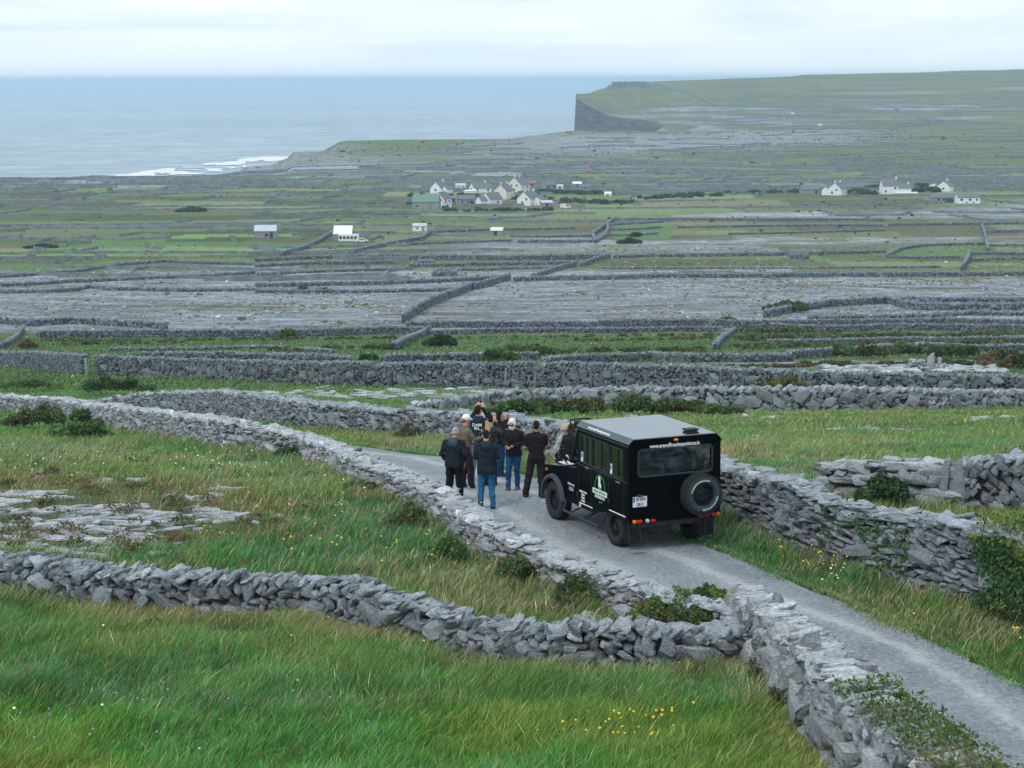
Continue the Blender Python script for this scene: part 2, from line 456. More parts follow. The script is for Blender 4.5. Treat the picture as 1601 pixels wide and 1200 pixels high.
M['chrome'] = simple('bright_metal', (.55, .58, .6), .25, .05, 5, metal=1.0)
M['seat'] = simple('blue_grey_vinyl_seat', (.085, .15, .175), .55, .15, 4)
M['seam'] = simple('window_rubber', (.02, .034, .038), .5, .1, 6)
M['wood'] = simple('brown_panel', (.13, .045, .025), .6, .3, 8)
def glass_mat(name, tint, gloss=.09):
    m, nt = new_mat(name)
    t = N(nt, 'ShaderNodeBsdfTransparent', inp={0: (*tint, 1)}); g = N(nt, 'ShaderNodeBsdfGlossy', inp={0: (1, 1, 1, 1), 1: .04})
    fr = N(nt, 'ShaderNodeFresnel', inp={0: 1.5})
    f = mth(nt, 'ADD', fr.outputs[0], gloss, True)
    mx = N(nt, 'ShaderNodeMixShader'); nt.links.new(f, mx.inputs[0]); nt.links.new(t.outputs[0], mx.inputs[1]); nt.links.new(g.outputs[0], mx.inputs[2])
    o = N(nt, 'ShaderNodeOutputMaterial'); nt.links.new(mx.outputs[0], o.inputs[0]); return m
M['glass'] = glass_mat('tinted_glass', (.55, .66, .68))
def skin_mat(name, col):
    m, nt = new_mat(name); p = objpos(nt)
    r = ramp(nt, [(.35, tuple(c * .85 for c in col)), (.65, tuple(min(1, c * 1.12) for c in col))]); nt.links.new(noise(nt, 14, 4, .6, p), r.inputs[0])
    b = finish(nt, r.outputs[0], .55, spec=.3)
    b.inputs['Subsurface Weight'].default_value = .12; b.inputs['Subsurface Radius'].default_value = (.02, .008, .005)
    return m
M['skin'] = skin_mat('skin_fair', (.50, .28, .20)); M['skin_red'] = skin_mat('skin_ruddy', (.48, .23, .17)); M['skin_tan'] = skin_mat('skin_tanned', (.36, .19, .13))
def cloth(name, col, var=.25, scale=9.0, rough=.85, bstr=.6, bdist=.02, bscale=11.0, two=None):
    return simple(name, col, rough, var, scale, bstr, bdist, bscale, .2, two=two)
EXPOSURE = 0.48
HAZE = 1.4e-4
HAZETOP = 94
GR = 1.15
# ------------------------------------------------------------------ camera, sky, sun
cam = bpy.data.objects.new('camera', bpy.data.cameras.new('camera')); COL.objects.link(cam)
cam.data.lens = F / 1601 * 36; cam.data.sensor_width = 36; cam.data.clip_start = .5; cam.data.clip_end = 60000
cp, sp_ = math.cos(PITCH), math.sin(PITCH); cr_, sr_ = math.cos(ROLL), math.sin(ROLL)
right = Vector((1, 0, 0)); fwd = Vector((0, cp, -sp_)); up = Vector((0, sp_, cp))
r2 = right * cr_ - up * sr_; u2 = up * cr_ + right * sr_
# the horizon dips to the left: rotate the camera clockwise
Mx = Matrix((( r2.x, u2.x, -fwd.x, 0), (r2.y, u2.y, -fwd.y, 0), (r2.z, u2.z, -fwd.z, HC), (0, 0, 0, 1)))
cam.matrix_world = Mx
SC.camera = cam
SC.view_settings.view_transform = 'Standard'; SC.view_settings.look = 'None'; SC.view_settings.gamma = 1
SC.view_settings.exposure = EXPOSURE
SC.cycles.use_denoising = True
SC.cycles.max_bounces = 6; SC.cycles.diffuse_bounces = 2; SC.cycles.glossy_bounces = 3; SC.cycles.transparent_max_bounces = 12
SC.cycles.volume_bounces = 1; SC.cycles.transmission_bounces = 4
SC.cycles.caustics_reflective = False; SC.cycles.caustics_refractive = False

SUN_EL, SUN_AZ = R(52), R(215)        # azimuth clockwise from +Y
w = bpy.data.worlds.new('World'); SC.world = w; w.use_nodes = True
nt = w.node_tree; nt.nodes.clear()
sky = N(nt, 'ShaderNodeTexSky'); sky.sky_type = 'NISHITA'; sky.sun_disc = False
sky.sun_elevation = SUN_EL; sky.sun_rotation = SUN_AZ; sky.air_density = 1.2; sky.dust_density = 2.0; sky.ozone_density = 2.0
tc = N(nt, 'ShaderNodeTexCoord'); sx = N(nt, 'ShaderNodeSeparateXYZ'); nt.links.new(tc.outputs['Generated'], sx.inputs[0])
# a cloud deck: project the sky direction onto a high flat layer so that the clouds foreshorten towards the horizon
zz = mth(nt, 'MAXIMUM', mth(nt, 'ADD', sx.outputs[2], .09), .05)
cx = mth(nt, 'DIVIDE', sx.outputs[0], zz); cy = mth(nt, 'DIVIDE', sx.outputs[1], zz)
cv = N(nt, 'ShaderNodeCombineXYZ'); nt.links.new(cx, cv.inputs[0]); nt.links.new(cy, cv.inputs[1])
n1 = noise(nt, .55, 7, .6, cv.outputs[0], .5)
cm = N(nt, 'ShaderNodeMapping', inp={'Scale': (.35, 1, 1)}); nt.links.new(cv.outputs[0], cm.inputs['Vector'])
n2 = noise(nt, .42, 6, .58, cm.outputs[0], .7)
cr = ramp(nt, [(.38, (5.2, 6.4, 7.6)), (.50, (6.8, 7.7, 8.5)), (.62, (8.0, 8.4, 8.8))])
nt.links.new(mth(nt, 'ADD', mth(nt, 'MULTIPLY', n1, .5), mth(nt, 'MULTIPLY', n2, .5)), cr.inputs[0])
hor = mth(nt, 'MULTIPLY', mth(nt, 'SUBTRACT', .030, sx.outputs[2]), 40.0, True)
ccol = mixc(nt, mth(nt, 'MULTIPLY', hor, .8), cr.outputs[0], (6.9, 7.9, 8.7))
skc = mixc(nt, .93, sky.outputs[0], ccol)
bg = N(nt, 'ShaderNodeBackground'); nt.links.new(skc, bg.inputs[0]); bg.inputs[1].default_value = .10
wo = N(nt, 'ShaderNodeOutputWorld'); nt.links.new(bg.outputs[0], wo.inputs[0])
sun = bpy.data.objects.new('sun', bpy.data.lights.new('sun', 'SUN')); COL.objects.link(sun)
sun.data.energy = 1.1; sun.data.angle = R(20); sun.data.color = (1, .96, .90)
sd = Vector((math.sin(SUN_AZ) * math.cos(SUN_EL), math.cos(SUN_AZ) * math.cos(SUN_EL), math.sin(SUN_EL)))
sun.rotation_euler = sd.to_track_quat('Z', 'Y').to_euler()

# ------------------------------------------------------------------ walls by the road, in photo pixels (px, base row, top row)
WA = [(-420, 915, 842), (-200, 918, 846), (-60, 925, 856), (60, 937, 866), (120, 945, 880), (200, 955, 885), (260, 962, 889), (340, 968, 895), (420, 970, 897), (500, 972, 902), (560, 980, 905),
      (620, 997, 925), (680, 1015, 945), (720, 1030, 960), (800, 1042, 972), (850, 1047, 975), (900, 1050, 968), (1000, 1052, 975), (1050, 1050, 977), (1100, 1045, 979), (1150, 1035, 972)]
WC = [(-330, 632, 607), (-60, 636, 612), (0, 640, 616), (100, 650, 622), (150, 658, 634), (200, 672, 638), (250, 683, 643), (300, 693, 651), (365, 706, 658), (425, 712, 668), (490, 722, 684),
      (530, 735, 700), (575, 757, 719), (645, 782, 745), (700, 812, 772), (750, 858, 806), (800, 888, 832), (850, 905, 856), (894, 922, 874), (935, 945, 890), (990, 967, 912), (1060, 985, 925), (1120, 1000, 938), (1170, 1010, 950)]
WG = [(130, 640, 632), (180, 636, 622), (215, 637, 616), (280, 643, 612), (350, 652, 611), (400, 657, 616), (450, 662, 625), (500, 670, 629), (560, 675, 633), (620, 680, 640), (700, 690, 645),
      (780, 700, 650), (822, 708, 655), (900, 730, 668), (1000, 760, 690), (1080, 785, 706), (1125, 802, 717), (1175, 818, 730), (1225, 847, 745), (1275, 869, 765), (1344, 893, 788), (1400, 905, 801), (1475, 932, 810), (1532, 950, 817), (1620, 985, 828), (1740, 1035, 868), (1860, 1085, 905), (2000, 1150, 950)]
WD = [(1290, 780, 722), (1340, 785, 720), (1400, 790, 720), (1470, 794, 721), (1530, 796, 718), (1601, 798, 709), (1690, 800, 700), (1900, 804, 704)]
WF = [(650, 642, 632), (690, 640, 626), (750, 636, 617), (800, 634, 610), (900, 636, 608), (1000, 638, 606), (1100, 640, 606), (1200, 642, 605), (1300, 642, 605), (1400, 640, 608), (1500, 638, 610), (1601, 636, 610), (1700, 636, 610), (1950, 634, 608)]
WE1 = [(-330, 562, 540), (-60, 570, 547), (10, 573, 550), (60, 577, 550), (131, 585, 555)]
WE2 = [(152, 587, 556), (250, 588, 559), (350, 593, 562), (450, 598, 564), (560, 602, 566), (700, 604, 566), (800, 605, 566), (950, 608, 568), (1070, 609, 571), (1200, 611, 577), (1300, 612, 581), (1450, 612, 584), (1601, 613, 587), (1700, 614, 588), (1950, 612, 586)]
WBW = [(3.90, 31.9, .75, .62), (4.04, 30.2, .9, .70), (4.29, 27.6, 1.05, .82), (4.60, 25.2, 1.15, .88), (4.96, 22.8, 1.2, .92), (5.4, 20.3, 1.2, .95)]   # x, y, height, thickness

def pix_wall(pts, T):
    """photo-pixel polyline -> centre line with heights, thickness T"""
    out = []
    for px, b, t in pts:
        g = ground(px, b)
        y2 = g[1] + T * .8
        r = ray(px, t)
        h = (HC + r[2] * y2) - float(hgt(r[0] * y2, y2))
        out.append((g[0] + r[0] * T * .45, g[1] + T * .45, max(h, .35), T))
    return out
def resample(pts, step):
    P = np.array(pts, float); seg = np.hypot(*(P[1:, :2] - P[:-1, :2]).T); s = np.concatenate([[0], np.cumsum(seg)])
    n = max(2, int(s[-1] / step) + 1); q = np.linspace(0, s[-1], n)
    return np.stack([np.interp(q, s, P[:, k]) for k in range(P.shape[1])], 1), q
WALLC = pix_wall(WC, .62); WALLG = pix_wall(WG, .7); WALLA = pix_wall(WA, .6); WALLD = pix_wall(WD, .55)
WALLF = pix_wall(WF, .6); WALLE1 = pix_wall(WE1, .7); WALLE2 = pix_wall(WE2, .7)

# ------------------------------------------------------------------ road
def rgt(px, py): g = ground(px, py); return (g[0], g[1])
edge_r = [rgt(*q) for q in [(480, 681), (540, 692), (600, 703), (640, 709), (700, 714), (760, 728), (810, 738), (860, 752), (940, 785), (1020, 820), (1085, 848), (1130, 862), (1180, 885), (1240, 906), (1290, 929), (1400, 976), (1500, 1021), (1601, 1073)]]
edge_r = [(-14.5, 76.0)] + edge_r + [(8.9, 23.5), (10.5, 18.5), (12.5, 13)]
cl, _ = resample(WALLC, 1.0)
edge_l = [(p[0] + .30, p[1] + .12) for p in cl if p[1] < 80] + [(4.25, 31.0), (4.75, 27.6), (5.1, 25), (5.6, 22), (6.4, 18), (8, 13)]
def edges_at(yv):
    a = np.array(edge_l); b = np.array(edge_r)
    ia = np.argsort(a[:, 1]); ib = np.argsort(b[:, 1])
    return np.interp(yv, a[ia, 1], a[ia, 0]), np.interp(yv, b[ib, 1], b[ib, 0])
ys = np.concatenate([np.arange(13, 50, .22), np.arange(50, 76, .4)])
xl, xr = edges_at(ys)
xr = xr + (vnoise(ys * 1.3, ys * 0, 5) - .5) * .30 + (vnoise(ys * 6, ys * 0, 15) - .5) * .10
K = 33
U = np.linspace(0, 1, K)
VX = xl[:, None] + (xr - xl)[:, None] * U; VY = np.repeat(ys[:, None], K, 1)
crown = .018 * (1 - (2 * U - 1) ** 2)
VZ = hbase(VX, VY) + .004 + crown[None] + .008 * (fbm(VX * .8, VY * .8, 4) - .5)
idx = np.arange(len(ys) * K).reshape(len(ys), K)
Q = np.stack([idx[:-1, :-1], idx[:-1, 1:], idx[1:, 1:], idx[1:, :-1]], -1).reshape(-1, 4)
wheel = np.exp(-((U - .30) / .09) ** 2) + np.exp(-((U - .72) / .09) ** 2)   # paler, swept bands where tyres run
cc = np.zeros((len(ys), K, 4)); cc[..., 0] = wheel[None] * .7; cc[..., 1] = .9 + .1 * fbm(VX, VY, 9); cc[..., 2] = cc[..., 1]; cc[..., 3] = 1
cc[..., 0] *= .75 + .25 * vnoise(VY * .12, VX * 0, 3)
road = mesh_np('road', np.stack([VX, VY, VZ], -1).reshape(-1, 3), Q, M['road'], smooth=True, color=cc.reshape(-1, 4))
tag(road, 'narrow grey gravelly lane running between the dry stone walls under the black vehicle', kind='structure')
ROAD_POLY = [(a, b) for a, b in zip(xl, ys)] + [(a, b) for a, b in zip(xr[::-1], ys[::-1])]
def on_road(x, y):
    a, b = edges_at(y); return (x > a - .05) & (x < b + .02) & (y < 76)
def edge_dist(x, y):
    a, b = edges_at(y); return np.where(y < 76, np.minimum(np.abs(x - a), np.abs(x - b)), 99)

# ------------------------------------------------------------------ field network of the plain
FR = [470.0]
while FR[-1] < 1335: FR.append(FR[-1] + (21 if FR[-1] < 800 else 29) * (0.6 + .9 * random.random()))
def row_y(i, x):
    return FR[i] + 26 * (vnoise(x / 62.0, x * 0 + i * .8, 21) - .5) + 9 * (vnoise(x / 22.0, x * 0 + i * 3.1, 22) - .5) + x * .045 * math.sin(i * .9)
FX = []
for i in range(len(FR)):
    xs = [-.34 * FR[i]]
    while xs[-1] < .34 * FR[i]: xs.append(xs[-1] + random.uniform(24, 75))
    FX.append(np.array(xs))
def cell_tone(x, y):
    """field row / column -> a stable random number for the colour of that field"""
    ri = np.full(x.shape, -1)
    for i in range(len(FR)): ri = np.where(y > row_y(i, x), i, ri)
    tone = np.full(x.shape, .5); tone2 = np.full(x.shape, .5)
    for i in range(len(FR) - 1):
        m = ri == i
        if m.any():
            cidx = np.searchsorted(FX[i], x[m])
            h = np.abs(np.sin(cidx * 12.9898 + i * 78.233) * 43758.5453) % 1
            h2 = np.abs(np.sin(cidx * 39.34 + i * 11.135) * 24634.6345) % 1
            tone[m] = h; tone2[m] = h2
    return tone, tone2, ri

# ------------------------------------------------------------------ terrain sheet
ts = np.concatenate([np.linspace(-.60, -.29, 40)[:-1], np.linspace(-.29, .29, 470), np.linspace(.29, .60, 40)[1:]])
ts = np.unique(np.concatenate([ts, CT[(CT > -.6) & (CT < .6)]]))
dd = DG[(DG >= 8)]
TX = ts[None, :] * dd[:, None]; TY = np.repeat(dd[:, None], len(ts), 1)
TZ = hgt(TX, TY)
# photo pixel of every terrain vertex, used only to know which ground cover grows where
PXv = 800.5 + F * TX / TY; PYv = YE + (HC - TZ) / TY * F - (PXv - 800.5) * .0033
rows = [110, 150, 190, 205, 222, 240, 262, 280, 292, 302, 318, 332, 350, 366, 380, 396, 410, 425, 438, 448, 500, 510, 524, 530, 556, 566, 600, 606, 622, 640, 700, 1300]
cols = [0, 250, 450, 650, 800, 1000, 1200, 1400, 1600]
RK = {110: .22, 150: [.2, .2, .2, .2, .2, .25, .3, .3, .3], 190: [.3, .3, .3, .3, .3, .45, .4, .35, .3], 205: [.5, .5, .5, .5, .55, .5, .62, .5, .4], 222: [.6, .6, .6, .35, .6, .7, .6, .5, .35],
      240: [.6, .6, .6, .5, .55, .5, .42, .3, .3], 262: [.6, .6, .6, .55, .5, .5, .42, .32, .25], 280: [.6, .55, .45, .4, .4, .45, .45, .25, .2], 292: [.45, .4, .3, .25, .2, .5, .35, .18, .18],
      302: [.35, .3, .2, .2, .15, .3, .2, .2, .2], 318: [.2, .15, .1, .1, .1, .2, .25, .3, .6], 332: [.1, .08, .05, .1, .25, .45, .6, .7, .75], 350: [.1, .08, .1, .15, .2, .3, .25, .35, .4],
      366: [.1, .08, .1, .15, .5, .35, .45, .45, .4], 380: [.12, .1, .15, .45, .6, .5, .55, .5, .45], 396: [.15, .12, .1, .35, .55, .5, .5, .3, .3], 410: [.25, .3, .4, .45, .5, .42, .42, .35, .38],
      425: [.75, .8, .75, .7, .6, .6, .6, .5, .4], 438: .85, 448: [.9, .88, .86, .85, .7, .8, .85, .9, .95], 500: [.9, .9, .9, .85, .9, .95, .95, .85, .8], 510: [.8, .8, .8, .8, .8, .85, .7, .6, .6],
      524: [.35, .4, .35, .3, .3, .3, .2, .2, .3], 530: .08, 556: [.1, .1, .1, .1, .1, .15, .2, .3, .2], 566: [.2, .3, .2, .2, .2, .45, .6, .75, .5], 600: .15,
      606: [.0, .0, .3, .5, .5, .3, .2, .1, .1], 622: [.0, .05, .4, .6, .5, .2, .1, .1, .1], 640: .08, 700: .02, 1300: 0}
DR = {110: .3, 150: .3, 205: .35, 240: .4, 262: .45, 280: .35, 300: .3, 350: [.15, .15, .1, .15, .35, .5, .6, .6, .6], 380: [.25, .2, .15, .4, .6, .6, .75, .75, .6], 396: [.1, .1, .1, .4, .5, .55, .5, .1, .3],
      410: [.2, .2, .3, .5, .6, .6, .6, .6, .5], 425: .65, 448: .75, 500: .75, 524: .2, 530: .05, 600: .12, 640: [0, 0, 0, 0, .2, .25, .25, .25, .25], 700: [0, 0, 0, 0, .1, .1, .15, .15, .15], 1300: 0}
def table(T, px, py):
    ks = sorted(T); A = np.array([np.interp(cols, cols, T[k]) if isinstance(T[k], list) else np.full(len(cols), T[k]) for k in ks], float)
    cu = np.clip(np.interp(px, cols, np.arange(len(cols))), 0, len(cols) - 1.001); ru = np.clip(np.interp(py, ks, np.arange(len(ks))), 0, len(ks) - 1.001)
    ci = cu.astype(int); ri = ru.astype(int); a = cu - ci; b = ru - ri
    return (A[ri, ci] * (1 - a) + A[ri, ci + 1] * a) * (1 - b) + (A[ri + 1, ci] * (1 - a) + A[ri + 1, ci + 1] * a) * b
warp = (fbm(TX / (TY * .05 + 1), np.log(TY) * 30, 41) - .5)
rock = table(RK, PXv + warp * 180, PYv); dry = table(DR, PXv + warp * 200, PYv)
# bare ribs of limestone in the near left field
def rib_mask(x, y):
    g = PXm(x, y)
    px, py = g
    e = ((px - 60) / 380) ** 2 + ((py - 812) / 62) ** 2
    return np.clip(1.25 - e, 0, 1)
def PXm(x, y):
    px = 800.5 + F * x / y; return px, YE + (HC - hbase(x, y)) / y * F - (px - 800.5) * .0033
rib = np.where((TY > 30) & (TY < 60), rib_mask(TX, np.maximum(TY, 9)), 0)
rock = np.maximum(rock, rib * .42); dry = np.maximum(dry, rib * .55)
tone, tone2, ri = cell_tone(TX, TY)
infield = ((TY > 480) & (TY < 1330) & (ri >= 0)).astype(float)
low = np.clip(1.3 - rock * 1.6, 0, 1) * infield
light = np.ones_like(TX) * (1 + .25 * (fbm(TX / 40, TY / 60, 31) - .5))
light = light * (1 + low * (tone - .32) * 1.2)
dry = dry + low * (tone2 - .32) * .9
rock = rock + infield * (tone2 - .5) * .25
# limestone terraces banding the far slopes along their contours
hb = np.clip((TY - 1850) / 250, 0, 1); b1 = vnoise(TZ / 2.6 + 2.2 * fbm(TX / 160, TY / 160, 35, 3), TX / 260, 36); b2 = vnoise(TZ / 1.1 + 3 * fbm(TX / 120, TY / 120, 37, 3), TX / 120, 38)
rock = rock + hb * (b1 - .42) * .75; light = light * (1 + hb * (b2 - .5) * .55); dry = dry + hb * (.14 + (b2 - .3) * .35)
# bright pasture strips
for (a, b, c, d_) in [(1400, 1560, 384, 400), (960, 1050, 348, 372), (640, 800, 398, 412), (20, 160, 410, 424), (90, 170, 425, 432), (140, 260, 362, 384)]:
    m = (PXv > a) & (PXv < b) & (PYv > c) & (PYv < d_); dry[m] = -.2; light[m] = 1.15; rock[m] = 0
cut = np.clip((TY - 1340) / 200, 0, 1) * .1
cc = np.stack([np.clip(rock, 0, 1), np.clip(dry, -.4, 1), light, np.ones_like(rock)], -1)
nr, nc = TX.shape; idx = np.arange(nr * nc).reshape(nr, nc)
Q = np.stack([idx[:-1, :-1], idx[:-1, 1:], idx[1:, 1:], idx[1:, :-1]], -1).reshape(-1, 4)
zero_cut = TZ.copy(); m = on_road(TX, TY); zero_cut[m] -= .07
ter = mesh_np('ground', np.stack([TX, TY, zero_cut], -1).reshape(-1, 3), Q, M['terrain'], smooth=True, color=cc.reshape(-1, 4))
tag(ter, 'grass and bare limestone pavement falling away to the coast and the far headland', kind='structure')

# ------------------------------------------------------------------ sea and foam
sx_ = np.linspace(-26000, 26000, 60); sy_ = np.geomspace(900, 58000, 70)
X, Y = np.meshgrid(sx_, sy_); idx = np.arange(4200).reshape(70, 60)
Q = np.stack([idx[:-1, :-1], idx[:-1, 1:], idx[1:, 1:], idx[1:, :-1]], -1).reshape(-1, 4)
tag(mesh_np('sea', np.stack([X, Y, X * 0], -1).reshape(-1, 3), Q, M['sea']), 'grey blue open sea reaching the horizon', kind='structure')
# surf along the shore
def px_sea(px, py):
    r = ray(px, py); d = HC / -r[2]; return np.array([r[0] * d, d])
cells = []; fx = np.arange(-640, -120, 3.0); fy = np.arange(1340, 1900, 5.0)
X, Y = np.meshgrid(fx, fy)
px = 800.5 + F * X / Y; py = YE + HC / Y * F - (px - 800.5) * .0033
# band axis: from (200,274) to (455,243)
u = (px - 200) / 255; mid = 271.5 - 27.5 * np.clip(u, 0, 1) ** 1.25
wdt = np.interp(u, [-.2, .1, .4, .75, 1.02], [.8, 3.2, 9.0, 8.0, 3.0])
n = fbm(px / 28, py / 2.6, 77, 5)
on = (np.abs(py - mid) < wdt * (.30 + 1.6 * (n - .2))) & (u > -.12) & (u < 1.03) & (n > .40)
z = .25 + .5 * fbm(X / 8, Y / 8, 78)
nr, nc = X.shape; idx = np.arange(nr * nc).reshape(nr, nc)
Q = np.stack([idx[:-1, :-1], idx[:-1, 1:], idx[1:, 1:], idx[1:, :-1]], -1)[on[:-1, :-1]].reshape(-1, 4)
us, inv = np.unique(Q, return_inverse=True)
V = np.stack([X, Y, z], -1).reshape(-1, 3)[us]
tag(mesh_np('sea_foam', V, inv.reshape(-1, 4), M['foam'], smooth=True), 'white surf breaking along the rocky shore', kind='stuff')

# ------------------------------------------------------------------ haze
if HAZE > 0:
    mh = bpy.data.materials.new('sea_haze'); mh.use_nodes = True; nt = mh.node_tree; nt.nodes.clear()
    pv = N(nt, 'ShaderNodeVolumePrincipled'); pv.inputs['Color'].default_value = (.62, .80, .95, 1); pv.inputs['Density'].default_value = HAZE; pv.inputs['Anisotropy'].default_value = .2
    o = N(nt, 'ShaderNodeOutputMaterial'); nt.links.new(pv.outputs[0], o.inputs['Volume'])
    b = MB(); b.bbox(-27000, 27000, -300, 58500, -6, HAZETOP)
    hz = b.build('haze', mh); tag(hz, 'thin pale sea haze over the island and the water', kind='stuff')
# ------------------------------------------------------------------ stones
def stone_template(n, seed):
    r = np.random.default_rng(seed)
    g = np.linspace(-1, 1, n + 1)
    vid = {}; V = []; Fq = []
    def vert(p):
        k = tuple(np.round(p, 4))
        if k not in vid: vid[k] = len(V); V.append(p)
        return vid[k]
    for ax in range(3):
        for sg in (-1, 1):
            for i in range(n):
                for j in range(n):
                    q = []
                    for (a, b) in ((i, j), (i + 1, j), (i + 1, j + 1), (i, j + 1)):
                        p = [0, 0, 0]; p[ax] = sg; p[(ax + 1) % 3] = g[a]; p[(ax + 2) % 3] = g[b]; q.append(vert(tuple(p)))
                    Fq.append(q if sg > 0 else q[::-1])
    V = np.array(V, float)
    # rounded box
    l = (np.abs(V) ** 9).sum(1) ** (1 / 9.0); V = V / l[:, None]
    for k in range(7):      # broken facets
        d = r.normal(size=3); d /= np.linalg.norm(d); h = r.uniform(.66, 1.0)
        s = V @ d; m = s > h; V[m] -= np.outer(s[m] - h, d)
    V *= 1 + r.normal(0, .06, V.shape)
    V[:, 0] += V[:, 2] * r.uniform(-.25, .25); V[:, 1] += V[:, 0] * r.uniform(-.15, .15)
    return V, np.array(Fq)
TPL = {n: [stone_template(n, 100 * n + k) for k in range(14)] for n in (1, 2, 3)}

def rotm(yaw, roll, pitch):
    """per-stone matrices: roll about the wall normal (y), pitch about x, then yaw about z"""
    cy, sy = np.cos(yaw), np.sin(yaw); cr, sr = np.cos(roll), np.sin(roll); cp_, sp2 = np.cos(pitch), np.sin(pitch)
    Z = np.zeros_like(cy); O = np.ones_like(cy)
    Rz = np.stack([cy, -sy, Z, sy, cy, Z, Z, Z, O], -1).reshape(-1, 3, 3)
    Ry = np.stack([cr, Z, sr, Z, O, Z, -sr, Z, cr], -1).reshape(-1, 3, 3)
    Rx = np.stack([O, Z, Z, Z, cp_, -sp2, Z, sp2, cp_], -1).reshape(-1, 3, 3)
    return Rz @ Ry @ Rx

def stones_mesh(name, C, D, A, tones, lod, mat, parent=None, r=None):
    """C centres, D half sizes (a,b,c), A (yaw, roll, pitch)"""
    r = r or rng
    V = []; Q = []; Cc = []; off = 0
    pick = r.integers(0, 14, len(C))
    Rm = rotm(A[:, 0], A[:, 1], A[:, 2])
    for k in range(14):
        m = np.where(pick == k)[0]
        if not len(m): continue
        tv, tf = TPL[lod][k]
        flip = np.where(r.random((len(m), 3)) < .5, -1, 1); flip[:, 2] = flip[:, 0] * flip[:, 1]
        P = tv[None] * D[m][:, None, :] * flip[:, None, :]
        P = np.einsum('nij,nkj->nki', Rm[m], P) + C[m][:, None, :]
        V.append(P.reshape(-1, 3)); nv = len(tv)
        Q.append((tf[None] + (np.arange(len(m)) * nv)[:, None, None]).reshape(-1, 4) + off)
        Cc.append(np.repeat(tones[m], nv, 0)); off += len(m) * nv
    return mesh_np(name, np.concatenate(V), np.concatenate(Q), mat, parent, color=np.concatenate(Cc))

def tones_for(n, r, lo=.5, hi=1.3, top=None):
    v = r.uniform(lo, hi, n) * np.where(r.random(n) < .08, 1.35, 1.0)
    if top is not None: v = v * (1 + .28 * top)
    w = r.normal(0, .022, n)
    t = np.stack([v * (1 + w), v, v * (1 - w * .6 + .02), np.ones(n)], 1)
    return t

